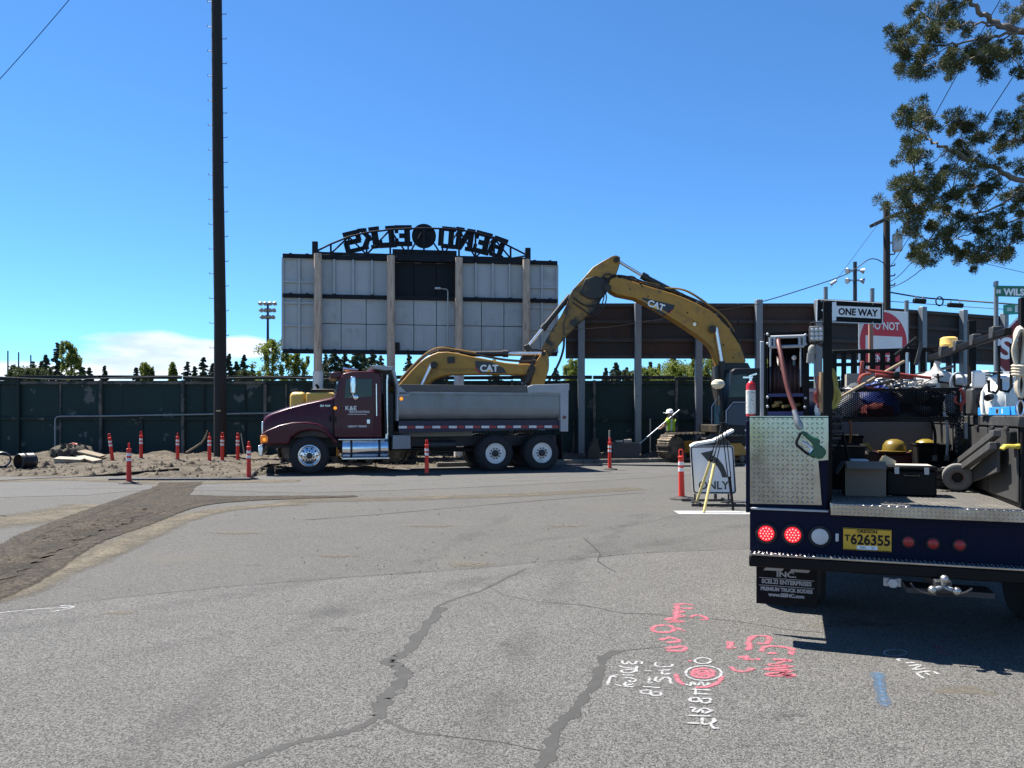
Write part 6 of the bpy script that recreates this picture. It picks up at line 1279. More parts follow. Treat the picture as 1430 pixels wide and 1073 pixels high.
x = S(1357, 520, 1.9)[0]; mk('rack_post', MB().bb(x - .03, x + .03, 1.87, 1.93, ZB, S(1357, 448, 1.9)[1]), tblack, ST_, bev=.004)
q0 = S3(1408, 463, .0); q1 = S3(1300, 500, 2.25); rl = mk('side_rail', MB().box((q0 + q1) / 2, (.045, (q1 - q0).length, .05), (q1 - q0).to_track_quat('Y', 'Z').to_matrix()), tblack, ST_, bev=.006)
for k in range(4): q = q0.lerp(q1, .12 + k * .22); mk('rail_clamp', MB().box(q + Vector((0, 0, .02)), (.065, .09, .085), (q1 - q0).to_track_quat('Y', 'Z').to_matrix()), greybox, rl, bev=.008)
for k, (px, py, v, w, d) in enumerate(((1333, 497, 1.55, .12, .20), (1355, 493, 1.15, .11, .24), (1395, 483, .35, .06, .30), (1412, 480, .25, .06, .3))):
    q = S3(px, py, v); mk('hook_bar', MB().tube([q, q + Vector((0, 0, -d)), q + Vector((-w * .3, 0, -d - .03)), q + Vector((-w, 0, -d - .02)), q + Vector((-w * 1.05, 0, -d * .75 if k < 2 else -d + .06))], .010, 6), tblack, rl)
q = S3(1283, 492, 3.3); bar_ = MB().box(q + Vector((0, 0, -.02)), (.035, .035, .24), Matrix.Rotation(R(14), 3, 'Y')); mk('ladder_bracket', bar_, greybox, hr, bev=.004); mk('ladder_bracket', MB().cyl(S3(1250, 497, 3.2), S3(1280, 472, 3.3), .018, n=6), tblack, hr)
# work light on the left post
wl_ = S3(1140, 467, .08); w_ = mk('work_light', MB().box(wl_, (.10, .06, .115)), greybox, ST_, bev=.01)
wf = mk('work_light_face', MB().box(wl_ + Vector((0, -.032, 0)), (.088, .004, .10)), M('lens_grey', (.20, .20, .175), .5), w_)
for i in (-1, 0, 1):
    for j in (-1, 0, 1): mk('led', MB().lathe([(.013, 0), (.009, .003), (.003, .004)], wl_ + Vector((i * .028, -.034, j * .031)), (0, -1, 0), 10), clearlens, w_)
mk('handle', MB().tube([wl_ + Vector((-.04, 0, .055)), wl_ + Vector((-.04, 0, .085)), wl_ + Vector((.04, 0, .085)), wl_ + Vector((.04, 0, .055))], .006, 6), steel_dark, w_); mk('bracket', MB().cyl(wl_ + Vector((0, 0, -.06)), wl_ + Vector((.06, .04, -.09)), .012), steel_dark, w_)
# hose reel on the left box
hrz = mk('hose_reel', MB().bb(S(1067, 500, .3)[0], S(1071, 500, .3)[0], .28, .34, ZB + .004, S(1067, 467, .3)[1]), tblack, ST_, bev=.004)
for px in (1130,): mk('reel_upright', MB().bb(S(px - 8, 500, .3)[0], S(px, 500, .3)[0], .28, .34, ZB + .004, S(px, 467, .3)[1]), tblack, hrz, bev=.004)
xl, xr_ = S(1068, 500, .3)[0], S(1130, 500, .3)[0]; zt2 = S(1100, 466, .3)[1]
mk('reel_back', MB().bb(xl + .01, xr_ - .01, .75, .78, ZB + .004, zt2), tblack, hrz); mk('reel_side', MB().bb(xl - .035, xl - .005, .32, .9, ZB + .004, zt2 - .05), galv, hrz, bev=.004); mk('reel_side', MB().bb(xr_ - .012, xr_, .345, .9, ZB + .004, zt2 - .02), tblack, hrz)
mk('reel_top', MB().bb(xl, xr_, .3, .8, zt2, zt2 + .012), tblack, hrz)
for py, m_ in ((552, 'b'), (577, 'b')): z = S(1100, py, .3)[1]; mk('blue_bar', MB().bb(xl + .02, xr_ - .03, .29, .33, z - .012 - (.02 if py > 560 else 0), z + .012), M('royal_blue', (.01, .015, .10), .4), hrz)
mk('drum', MB().cyl((xl + .05, .55, 1.88), (xr_ - .05, .55, 1.88), .17, n=24), tblack, hrz)
for x in (xl + .04, xr_ - .04): mk('drum_flange', MB().cyl((x - .006, .55, 1.88), (x + .006, .55, 1.88), .25, n=28), M('reel_navy', (.014, .016, .03), .4), hrz)
for k in range(7): x = xl + .065 + k * (xr_ - xl - .13) / 6; mk('hose_wrap', MB().lathe([(.17, -.018), (.195, -.014), (.2, 0), (.195, .014), (.17, .018)], (x, .55, 1.88), (1, 0, 0), 24), M('hose_dark_red', (.03, .008, .008), .55), hrz)
z0r, z1r = S(1100, 484, .25)[1], S(1100, 470.5, .25)[1]; xa, xb_ = S(1076, 480, .25)[0], S(1123, 480, .25)[0]
for z in (z0r, z1r): mk('guide_roller', MB().cyl((xa, .25, z), (xb_, .25, z), .013), galv, hrz)
for x in (xa, xb_, xa + .03, xb_ - .03): mk('guide_roller', MB().cyl((x, .25, z0r), (x, .25, z1r), .013), galv, hrz)
for px, py in ((1072, 480), (1125, 481), (1072, 467), (1125, 468), (1072, 555), (1125, 556), (1072, 568), (1124, 569)): mk('bolt', MB().ball(S3(px, py, .275), .011, (1, .5, 1), 10), galv, hrz)
for px in (1076, 1118): mk('thin_rod', MB().cyl(S3(px, 485, .26), S3(px, 540 if px > 1100 else 512, .26), .006, n=6), galv, hrz)
q = S3(1109, 500, .4); mk('knob', MB().ball(q, .020), whitepaint, hrz); mk('knob_stem', MB().cyl(q + Vector((0, 0, -.15)), q + Vector((0, 0, -.02)), .012), M('faded_teal2', (.1, .16, .18), .5), hrz)
for k, (px, py) in enumerate(((1083, 566), (1087, 562), (1097, 567), (1113, 565))): mk('brass_fitting', MB().cyl(S3(px - 4, py + 1, .3), S3(px + 4, py, .34), .014), M('brass', (.6, .45, .2), .35, .8), hrz)
mk('fuel_hose', MB().tube(smoothpts([tuple(S3(a, b, v)) for a, b, v in ((1088, 473, .30), (1087, 478, .22), (1091, 498, .14), (1096, 525, .08), (1102, 550, .04), (1110, 572, .0), (1112, 580, -.02))], 6), .017, 10), M('red_fuel_hose', (.13, .032, .024), .55, var=.2), hrz)
mk('hose_swivel', MB().tube([S3(1109, 573, -.01), S3(1113, 585, -.03), S3(1115, 592, -.035), S3(1119, 600, -.04)], [.017, .02, .028, .018], 12), M('swivel_grey', (.30, .30, .29), .45, .5), hrz)
ngreen = M('nozzle_green', (.008, .075, .035), .35, var=.1)
nz_ = mk('fuel_nozzle', MB().prism(Sp([(1117, 604), (1122, 602), (1137, 611), (1142, 612), (1146, 616), (1144, 621), (1153, 628), (1154, 633), (1149, 640), (1143, 641), (1132, 637), (1128, 636), (1137, 628), (1134, 619), (1127, 613)], -.04), -.065, -.02), ngreen, hrz, bev=.008)
mk('nozzle_guard', MB().tube([S3(a, b, -.04) for a, b in ((1118, 605), (1112, 618), (1113, 622), (1126, 633), (1138, 639))], .009, 8), black, nz_); mk('nozzle_lever', MB().tube([S3(a, b, -.04) for a, b in ((1120, 617), (1128, 622), (1134, 628), (1131, 633))], .009, 8), chrome, nz_)

# ============================================================ things carried on the service truck
def T(name, x, y, z, rz, label, cat, group=None):
    o = empty(name, (0, 0, 0), 0, label, cat, group); o.matrix_basis = ST_.matrix_basis @ Matrix.Translation((x, y, z)) @ Matrix.Rotation(R(rz), 4, 'Z'); return o
# extinguisher
q = S3(1048.5, 581, .12); r = T('fire_extinguisher', q.x, .12, ZB - .0, 0, 'red and white fire extinguisher at the left corner of the truck', 'extinguisher')
mk('cylinder', MB().lathe([(.030, 0), (.034, .004), (.034, .23), (.03, .25), (.014, .265)], n=20), M('extinguisher_red', (.50, .015, .02), .3), r); mk('label_wrap', MB().lathe([(.0342, .02), (.0352, .021), (.0352, .195), (.0342, .196)], n=20), M('label_white', (.62, .61, .55), .5, var=.12, scale=40, dirt=(.15, .15, .16), dthr=.6, dscale=55, dsoft=.03), r); mk('valve', MB().cyl((0, 0, .26), (0, 0, .295), .012).box((-.02, 0, .292), (.07, .02, .012)), chrome, r); mk('handle', MB().box((.015, 0, .31), (.06, .018, .01), Matrix.Rotation(R(-18), 3, 'Y')), chrome, r)
# cardboard box
cardm = M('cardboard', (.155, .125, .095), .85, var=.1, scale=3)
a = DK(1182, 693); b = DK(1236, 693); r = T('cardboard_box', (a.x + b.x) / 2 - .01, a.y + .13, ZD + .004, 2, 'open brown cardboard box standing on the truck deck', 'box')
w = .28; h = .245
for x0, x1, y0, y1 in ((-w / 2, w / 2, -.13, -.126), (-w / 2, w / 2, .126, .13), (-w / 2, -w / 2 + .004, -.126, .126), (w / 2 - .004, w / 2, -.126, .126)): mk('side', MB().bb(x0, x1, y0, y1, 0, h), cardm, r)
mk('bottom', MB().bb(-w / 2 + .004, w / 2 - .004, -.125, .125, .002, .006), cardm, r); mk('flap', MB().box((-.0, -.17, h - .01), (w - .01, .09, .004), Matrix.Rotation(R(35), 3, 'X')), cardm, r)
mk('flap', MB().box((-w / 2 - .03, 0, h - .04), (.1, .24, .004), Matrix.Rotation(R(-60), 3, 'Y')), cardm, r)
ppb = M('crumpled_paper', (.42, .44, .46), .8, var=.2)
r2 = T('folder', b.x - .01, b.y + .12, ZD + .16, 0, 'pale manila folder sticking up out of the cardboard box', 'folder'); mk('sheet', MB().prism([(-.05, .04), (.015, -.04), (.055, -.10), (.07, .02), (.10, .10), (.02, .145)], -.002, .002), M('manila', (.62, .52, .34), .7, var=.05), r2); mk('sheet', MB().prism([(-.06, .03), (.0, -.05), (.05, -.1), (.05, .02), (.085, .1), (.005, .14)], .006, .008), M('manila', ()), r2)
r3 = T('paper_stack', a.x + .09, a.y + .11, ZD + .22, 6, 'grey crumpled paper on top of the cardboard box', 'paper'); mbp = MB().box((0, 0, .03), (.13, .12, .05)); mk('sheets', mbp, ppb, r3, bev=.01)
# black case
a = DK(1239, 693); b = DK(1306, 694); r = T('black_case', (a.x + b.x) / 2, a.y + .14, ZD + .004, 0, 'black tool case with clutter on its lid on the truck deck', 'case'); w = (b - a).length
mk('shell', MB().bb(-w / 2, w / 2, -.13, .13, 0, .19), tblack, r, bev=.012); mk('lid', MB().bb(-w / 2 - .004, w / 2 + .004, -.134, .134, .193, .225), tblack, r, bev=.01); mk('lid_sheet', MB().bb(-w * .3, w * .42, -.1, .12, .2255, .229), M('tan_sheet', (.42, .38, .31), .8, var=.15), r); mk('handle', MB().tube([(-.05, -.135, .16), (-.05, -.155, .15), (.05, -.155, .15), (.05, -.135, .16)], .007, 6), tblack, r)
for x in (-.1, .1): mk('latch', MB().box((x, -.137, .19), (.03, .01, .05)), galv, r)
# bottles between
for k, (px, py, c, lab) in enumerate(((1233, 690, (.22, .30, .45), 'small blue cap bottle beside the cardboard box'), (1243, 693, (.5, .52, .52), 'small clear bottle between the box and the black case'))):
    a = DK(px, py); r = T('bottle', a.x, a.y + .03, ZD + .003, 0, lab, 'bottle'); mk('body', MB().lathe([(.02, 0), (.024, .01), (.024, .08), (.012, .10), (.012, .115)], n=14), M('bottle_mat%d' % k, c, .2, var=.1), r); mk('cap', MB().cyl((0, 0, .115), (0, 0, .13), .014, n=12), whitepaint, r)
# caster wheel / pump and gear near it
a = DK(1338, 688); r = T('caster_wheel', a.x, a.y + .02, ZD + .003, 0, 'dusty grey rubber wheel lying at the foot of the ramp boards', 'wheel')
mk('tyre', MB().lathe([(.055, 0), (.075, -.006), (.105, .005), (.112, .03), (.105, .065), (.075, .075), (.055, .07)], (0, 0, .112), (.12, 1, .12), 28, ring=True), M('dusty_rubber', (.15, .145, .135), .9, var=.3, dirt=(.3, .28, .25), dthr=.55, dscale=8), r); mk('hub', MB().lathe([(.056, .01), (.05, .0), (.044, .004), (.04, .03)], (0, 0, .112), (.12, 1, .12), 20, ring=True), M('hub_rust', (.24, .16, .14), .6), r); mk('bore', MB().cyl((.004, .035, .116), (.007, .06, .119), .055, n=18), black, r)
a = DK(1317, 682); r = T('grease_pump', a.x, a.y + .05, ZD + .003, 0, 'small grey pump with wire cage beside the rubber wheel', 'pump'); mk('body', MB().lathe([(.05, 0), (.055, .03), (.05, .09), (.03, .12)], n=16), galv, r); mk('cage', MB().tube([(-.02, 0, .1), (.0, 0, .165), (.13, 0, .165), (.15, 0, .12), (.1, 0, .10)], .007, 6), M('cage_cream', (.5, .47, .38), .5), r); mk('yellow_tag', MB().box((.07, 0, .135), (.08, .01, .035)), M('tag_yellow', (.4, .32, .05), .5), r)
# ramp boards and plate leaning on right box
boardg = M('dark_board', (.05, .05, .05), .7, var=.25, scale=4, dirt=(.11, .105, .10), dthr=.6, dscale=4)
def plank(A, B, w, t, label, name='ramp_board'):
    A = Vector(A); B = Vector(B); m_ = (A + B) / 2; r = T(name, m_.x, m_.y, m_.z, 0, label, 'board'); mk('board', MB().box((0, 0, 0), (t, (B - A).length, w), (B - A).to_track_quat('Y', 'Z').to_matrix()), boardg, r, bev=.006); return r
plank((1.60, 1.75, 1.155), (1.62, .28, 1.485), .05, .05, 'upper dark plank leaning along the right tool box'); plank((1.565, 1.55, 1.10), (1.585, .22, 1.40), .055, .05, 'lower dark plank leaning along the right tool box')
r = T('steel_plate', 1.64, .9, 1.2, 0, 'scuffed dark plate standing under the leaning planks', 'plate'); mbq = MB(); mbq.add([(-.02, .62, -.19), (-.02, -.62, .02), (-.02, -.62, .22), (-.02, .62, -.05), (.0, .62, -.19), (.0, -.62, .02), (.0, -.62, .22), (.0, .62, -.05)], [(0, 1, 2, 3), (7, 6, 5, 4), (0, 4, 5, 1), (1, 5, 6, 2), (2, 6, 7, 3), (3, 7, 4, 0)]); mk('sheet', mbq, boardg, r)
q = S3(1426, 624, .0); r = T('glove', q.x, .05, q.z, 0, 'yellow glove on the boards at the right edge', 'glove'); mk('palm', MB().ball((0, 0, 0), .035, (1.1, .6, .5)), M('glove_yellow', (.42, .34, .04), .8), r)
for k in range(4): mk('finger', MB().tube([(-.03, -.03 + k * .02, 0), (-.08, -.035 + k * .022, .0), (-.10, -.035 + k * .02, -.02)], [.014, .013, .009], 8), M('glove_yellow', ()), r)
a = DK(1390, 690); r = T('hex_bolt', a.x, a.y, ZD + .004, 0, 'small pale bolt lying on the deck', 'bolt'); mk('head', MB().cyl((0, 0, 0), (0, 0, .02), .022, n=6), galv, r); mk('shank', MB().cyl((0, 0, .01), (.05, .02, .012), .01), galv, r)
# wire basket across the deck
ba = T('wire_basket', 0, 0, 0, 0, 'black expanded metal basket spanning the truck bed', 'basket'); y0, y1 = 1.5, 2.25; x0, x1 = LB + .01, 1.60; z0, z1 = 1.585, S(1240, 545, 1.5)[1]
for a, b in (((x0, y0, z1), (x1, y0, z1)), ((x0, y0, z0), (x1, y0, z0)), ((x0, y1, z1), (x1, y1, z1)), ((x0, y1, z0), (x1, y1, z0))): mk('rim_bar', MB().box((Vector(a) + Vector(b)) / 2, (x1 - x0, .03, .028)), tblack, ba)
for x in (x0, x1):
    for y in (y0, y1): mk('corner_post', MB().bb(x - .015, x + .015, y - .014, y + .014, z0 + .015, z1 - .015), tblack, ba)
ms = MB(); n_ = 34; hgt = z1 - z0
for yy in (y0, y1):
    for k in range(-8, n_):
        for s in (1, -1):
            u0 = x0 + (x1 - x0) * k / n_; u1 = u0 + hgt * 1.9; za, zb2 = (z0, z1) if s > 0 else (z1, z0)
            ua = max(u0, x0); ub = min(u1, x1)
            if ub - ua < .02: continue
            fa = (ua - u0) / (u1 - u0); fb = (ub - u0) / (u1 - u0); A = Vector((ua, yy + s * .0015, za + (zb2 - za) * fa)); B = Vector((ub, yy + s * .0015, za + (zb2 - za) * fb)); ms.cyl(A, B, .0035, n=4)
o = mk('mesh', ms, tblack, ba); o['kind'] = 'stuff'
mk('floor', MB().bb(x0, x1, y0, y1, z0 - .03, z0 - .016), tblack, ba)
# in and above the basket
def inb(px, py, v): return S3(px, py, v)
tarp = M('blue_tarp', (.02, .05, .28), .5, var=.3); q = inb(1222, 560, 1.9)
r = T('blue_bag', q.x, 1.9, z0, 0, 'crumpled blue bag in the wire basket', 'bag'); mb = MB().ball((0, 0, .14), .22, (1, .8, .75), 18); rg_ = random.Random(4); mb.v = [v * rg_.uniform(.88, 1.1) for v in mb.v]; mk('bag', mb, tarp, r)
r = T('white_bag', inb(1185, 555, 1.8).x, 1.8, z0, 0, 'white plastic bag at the left end of the wire basket', 'bag'); mb = MB().ball((0, 0, .12), .16, (.9, .8, .9), 16); mb.v = [v * rg_.uniform(.86, 1.1) for v in mb.v]; mk('bag', mb, M('white_plastic', (.6, .6, .6), .5), r)
r = T('red_bag', inb(1225, 575, 1.7).x, 1.68, z0, 0, 'dark red bundle low in the wire basket', 'bag'); mb = MB().ball((0, 0, .06), .12, (1.2, .6, .6), 14); mb.v = [v * rg_.uniform(.86, 1.1) for v in mb.v]; mk('bundle', mb, M('dark_red_cloth', (.14, .012, .012), .8), r)
r = T('wooden_crate', (S(1180, 535, 2.6)[0] + S(1245, 535, 2.6)[0]) / 2, 2.75, S(1210, 546, 2.6)[1], 0, 'weathered wooden crate behind the wire basket', 'crate')
cw_ = S(1240, 535, 2.6)[0] - S(1180, 535, 2.6)[0]; hcr = S(1210, 521, 2.6)[1] - S(1210, 546, 2.6)[1]; crw = M('crate_wood', (.27, .235, .19), .85, var=.25, scale=4)
for k in range(3): mk('board', MB().bb(-cw_ / 2, cw_ / 2, -.15, -.13, k * hcr / 3 + .002, (k + 1) * hcr / 3 - .003), crw, r)
for x in (-cw_ / 2 + .02, cw_ / 2 - .02): mk('end', MB().bb(x - .018, x + .018, -.128, .15, 0, hcr), crw, r)
mk('board', MB().bb(-cw_ / 2, cw_ / 2, .152, .17, 0, hcr), crw, r); mk('stand', MB().bb(-cw_ / 2, cw_ / 2, -.1, .12, ZB - r.matrix_basis.translation.z, -.002), tblack, r)
r = T('long_box', S(1270, 530, 2.75)[0], 2.85, S(1270, 540, 2.7)[1], 0, 'pale long board box behind the red clamp', 'box'); mk('box', MB().bb(-.24, .28, -.06, .06, -.05, .085), M('pale_ply', (.42, .36, .26), .8, var=.12), r, bev=.004)
redc = M('clamp_red', (.33, .05, .035), .5, var=.25)
r = T('bar_clamp', 0, 0, 0, 0, 'red metal bar clamp lying across the wire basket', 'clamp')
mk('bar', MB().cyl(inb(1207, 517, 1.6), inb(1300, 528, 1.7), .013), redc, r); mk('bar', MB().cyl(inb(1222, 524, 1.6), inb(1275, 528, 1.7), .018), redc, r); mk('jaw', MB().box(inb(1203, 518, 1.6), (.03, .03, .17), Matrix.Rotation(R(6), 3, 'Y')), redc, r, bev=.006)
mk('bow', MB().tube(smoothpts([tuple(inb(a, b, 1.58)) for a, b in ((1216, 522), (1206, 524), (1200, 531), (1203, 538), (1215, 542), (1235, 545))], 5), .014), redc, r); mk('grip', MB().box(inb(1252, 524, 1.62), (.05, .05, .06)), black, r, bev=.01)
r = T('cable_bundle', 0, 0, 0, 0, 'tangle of grey cables lying in the wire basket', 'cables')
rg_ = random.Random(9)
for k in range(16):
    px0 = rg_.uniform(1222, 1262); pts = [tuple(inb(px0 + t * rg_.uniform(50, 70) , 535 + 7 * math.sin(t * 3 + k) + rg_.uniform(-3, 4), 1.6 + rg_.random() * .5)) for t in (0, .3, .6, 1)]
    mk('cable', MB().tube(smoothpts(pts, 4), .008, 5), (galv, M('cable_pale', (.45, .43, .39), .7), black)[k % 3], r)
for k, (px, py, v, s, lab) in enumerate(((1288, 533, 1.9, .12, 'dirty white cloth bag beside the red clamp'), (1308, 528, 2.1, .13, 'white tied plastic sack at the right of the wire basket'), (1265, 541, 1.8, .10, 'grey rag lying in the middle of the wire basket'))):
    q = inb(px, py, v); r = T('cloth_bag', q.x, q.y, q.z, 0, lab, 'bag'); mb = MB().ball((0, 0, -.02), s, (1.2, .8, .7), 16); mb.v = [v_ * rg_.uniform(.85, 1.1) for v_ in mb.v]; mk('bag', mb, M('bag_cloth', (.52, .50, .46), .8, var=.12), r)
    if k == 1: mk('neck', MB().tube([(0, 0, .05), (.0, 0, .11), (.01, 0, .15)], [.06, .025, .03], 10), M('bag_cloth', ()), r)
# hard hats, yellow darkened for the bed's shade, and red bags by the bulkhead
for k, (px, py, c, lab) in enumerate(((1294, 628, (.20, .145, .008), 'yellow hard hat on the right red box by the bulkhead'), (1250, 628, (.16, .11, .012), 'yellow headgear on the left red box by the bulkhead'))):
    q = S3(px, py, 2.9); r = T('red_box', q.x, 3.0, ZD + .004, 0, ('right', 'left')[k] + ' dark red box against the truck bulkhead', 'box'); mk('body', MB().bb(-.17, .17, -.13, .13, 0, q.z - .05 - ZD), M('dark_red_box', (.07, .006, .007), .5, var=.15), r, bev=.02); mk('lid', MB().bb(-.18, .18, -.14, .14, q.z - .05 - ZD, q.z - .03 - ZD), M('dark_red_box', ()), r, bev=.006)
    r = T('hard_hat', q.x, 2.97, q.z - .025, 0, lab, 'hard hat'); mk('shell', MB().lathe([(.14, 0), (.142, .008), (.115, .012), (.108, .07), (.08, .11), (.03, .13)], n=20), M('shaded_hat_yellow%d' % k, c, .4), r); mk('brim', MB().box((-.1, -.06, .006), (.12, .12, .01)), M('shaded_hat_yellow%d' % k, ()), r, bev=.004)
q = S3(1205, 640, 2.6); r = T('tool_bag', q.x, 2.8, ZD + .004, 0, 'dark tool bag with yellow trim behind the cardboard box', 'bag'); mk('bag', MB().bb(-.16, .16, -.1, .1, 0, .24), M('bag_dark', (.03, .02, .018), .8), r, bev=.03); mk('trim', MB().tube([(-.1, 0, .24), (-.06, 0, .31), (.06, 0, .31), (.1, 0, .24)], .015), M('trim_yellow', (.4, .3, .05), .7), r)
# yellow straps and coiled leads on the left post
r = T('yellow_strap', 0, 0, 0, 0, 'olive yellow strap bundle hanging right of the left rack post', 'strap'); yst = M('strap_yellow', (.30, .26, .06), .75, var=.3)
for k in range(7):
    o_ = rg_.uniform(-2, 2); mk('loop', MB().tube(smoothpts([tuple(S3(a + o_, b, .25 + .02 * k)) for a, b in ((1161, 515), (1166, 525 + k), (1168, 545), (1167, 558 + 2 * k), (1163, 570), (1161, 560))], 4), .011, 6), yst, r)
mk('hook', MB().tube([S3(a, b, .2) for a, b in ((1166, 540), (1172, 548), (1173, 557), (1168, 566), (1162, 571))], .012, 8), yst, r)
r = T('chain_bundle', 0, 0, 0, 0, 'dark chains hanging below the yellow strap', 'chain')
for k in range(5):
    px = 1163 + k * 3
    for j in range(12 - k): q = S3(px, 572 + j * 5, .3); mk('link', MB().lathe([(.010, -.005), (.014, 0), (.010, .005)], q, (1 if j % 2 else 0, 0 if j % 2 else 1, 0), 8), steel_dark, r)
r = T('leather_sling', 0, 0, 0, 0, 'tan and red sling hanging left of the left rack post', 'sling'); mk('band', MB().tube([S3(a, b, .25) for a, b in ((1147, 520), (1146, 540), (1146, 560), (1148, 576))], .017, 6), M('tan_leather', (.42, .27, .14), .7), r); mk('band', MB().tube([S3(a, b, .27) for a, b in ((1143, 525), (1142, 545), (1143, 570))], .010, 6), M('sling_red', (.35, .06, .04), .6), r); mk('red_loop', MB().tube([S3(1141, 548, .22), S3(1138, 553, .22), S3(1139, 560, .22), S3(1142, 563, .22)], .014), M('sling_red', ()), r)
r = T('rag', 0, 0, 0, 0, 'white rag tucked beside the sling on the left tool box', 'rag'); q = S3(1142, 573, .3); mb = MB().ball(q, .05, (.5, .5, 1.1), 12); mk('cloth', mb, whitepaint, r); r['label'] = 'white rag tucked beside the sling on the left tool box'
r = T('work_gloves', 0, 0, 0, 0, 'grey gloves clipped below the work light', 'gloves'); q = S3(1134, 497, .15)
for k in range(4): mk('finger', MB().tube([q + Vector((.008 * k - .02, 0, .02)), q + Vector((.012 * k - .03, 0, -.05 - .008 * (k % 2))), ], [.013, .009], 8), M('glove_grey', (.28, .28, .26), .8), r)
mk('cuff', MB().ball(q + Vector((0, .01, .04)), .035, (.8, .5, 1.2)), M('glove_grey', ()), r)
# beacon
q = S3(1325, 490, 3.4); r = T('amber_beacon', q.x, 3.4, q.z - .02, 0, 'amber beacon on the right end of the rack', 'beacon'); mk('base', MB().cyl((0, 0, -.5), (0, 0, .01), .03, n=12).cyl((0, 0, -.0), (0, 0, .02), .085, n=20), black, r); mk('dome', MB().lathe([(.085, .02), (.086, .08), (.088, .085), (.086, .09), (.082, .15), (.06, .165)], n=24), M('beacon_amber', (.85, .52, .14), .3, var=.05, emit=(1, .5, .1), es=.08), r)
# jug, level, rope, chain on the right
q = S3(1402, 572, .75); r = T('water_jug', q.x + .03, .85, ZB + .008, 0, 'white plastic water jug on the right tool box', 'jug'); jm = M('jug_white', (.66, .66, .62), .45, var=.08)
mk('body', MB().lathe([(.13, 0), (.155, .01), (.165, .10), (.155, .18), (.13, .23), (.11, .25), (.10, .275)], n=28), jm, r); mk('lid', MB().lathe([(.11, .25), (.112, .285), (.06, .31), (.03, .312)], n=24), jm, r); mk('spigot', MB().cyl((-.12, -.12, .14), (-.15, -.16, .13), .025), black, r)
for k in range(5): mk('rib', MB().box((.165 * math.cos(R(200 + 30 * k)), .165 * math.sin(R(200 + 30 * k)), .1), (.012, .012, .17)), jm, r)
blv = M('level_blue', (.03, .26, .68), .4, var=.05); A = S3(1368, 577, 1.0); B = S3(1432, 577, .1); r = T('spirit_level', (A.x + B.x) / 2, (A.y + B.y) / 2, ZB + .036, math.degrees(math.atan2(B.y - A.y, B.x - A.x)), 'bright blue spirit level on the right tool box', 'spirit level'); L = (B - A).length
mk('beam', MB().bb(-L / 2, L / 2, -.012, .012, -.027, .033), blv, r, bev=.003); mk('vial_frame', MB().bb(-.06, -.0, -.0135, .0135, -.018, .024), galv, r); mk('vial', MB().bb(-.05, -.012, -.0145, .0145, -.011, .017), black, r); mk('mark', MB().bb(.06, .075, -.0135, .0135, -.015, .02), whitepaint, r)
ropem = M('cream_rope', (.52, .45, .34), .9, var=.2, scale=20); r = T('rope_coil', 0, 0, 0, 0, 'cream rope coil hanging on the right rack post', 'rope')
for k in range(8):
    o_ = k * 1.6; mk('strand', MB().tube(smoothpts([tuple(S3(a, b, -.03 - .008 * k)) for a, b in ((1424 - o_ * .3, 515), (1420 - o_ * .5 , 490), (1417 + o_ * .35, 468), (1424 + o_ * .2, 457 + k * .5), (1430 + o_ * .3, 470), (1428 + o_ * .2, 495), (1425, 518), (1418 + o_ * .3, 540), (1424 + o_ * .2, 553 + k * .4), (1431, 535), (1426, 516))], 4), .011, 7), ropem, r)
for k in range(4): z = S3(1425, 512 + k * 4, -.06); mk('wrap', MB().lathe([(.045, -.011), (.055, 0), (.045, .011)], z, (.1, 0, 1), 14), ropem, r)
r = T('chain_with_hook', 0, 0, 0, 0, 'chain with red hook hanging from an oval ring on the rail', 'chain'); q = S3(1338, 535, 1.5)
mk('ring', MB().tube([q + Vector((.055 * math.cos(a), 0, .085 * math.sin(a))) for a in np.linspace(0, 6.283, 24)], .010, 8), galv, r); hk = S3(1341, 557, 1.5); mk('hook', MB().tube(smoothpts([tuple(hk + Vector(o)) for o in ((0, 0, .08), (.025, 0, .04), (.03, 0, -.01), (.0, 0, -.05), (-.035, 0, -.02), (-.03, 0, .02))], 4), .016, 8), M('hook_red', (.35, .045, .035), .5, var=.2), r); mk('clevis', MB().box(hk + Vector((0, 0, -.075)), (.03, .02, .06)), M('hook_red', ()), r, bev=.006)
for s in range(3):
    for j in range(22): q2 = S3(1336 + s * 4, 566 + j * (3.2 - s * .5), 1.5 + s * .02); mk('link', MB().lathe([(.011, -.006), (.016, 0), (.011, .006)], q2, (1 if j % 2 else .2, 0 if j % 2 else 1, 0), 8), steel_dark, r)
r = T('shackle', 0, 0, 0, 0, 'small steel carabiner hanging by the rope', 'shackle'); q = S3(1425, 570, -.04); mk('loop', MB().tube([q + Vector((.02 * math.cos(a), 0, .05 * math.sin(a))) for a in np.linspace(0, 6.283, 18)], .006, 6), chrome, r)
r = T('small_engine', S(1378, 515, .95)[0] + .05, 1.25, ZB + .008, 0, 'grey and white small engine behind the water jug', 'engine'); mk('block', MB().bb(-.12, .12, -.1, .1, 0, .22), greybox, r, bev=.02); mk('head', MB().bb(-.11, .02, -.11, .0, .22, .36), whitepaint, r, bev=.02)
for k in range(6): mk('fin', MB().bb(-.02, .1, -.115, .02, .225 + k * .022, .234 + k * .022), greybox, r)
mk('recoil', MB().lathe([(.08, 0), (.08, .03), (.03, .04)], (.0, -.11, .12), (0, -1, 0), 18), black, r); mk('muffler', MB().cyl((.05, -.05, .3), (.16, -.05, .3), .05), galv, r)
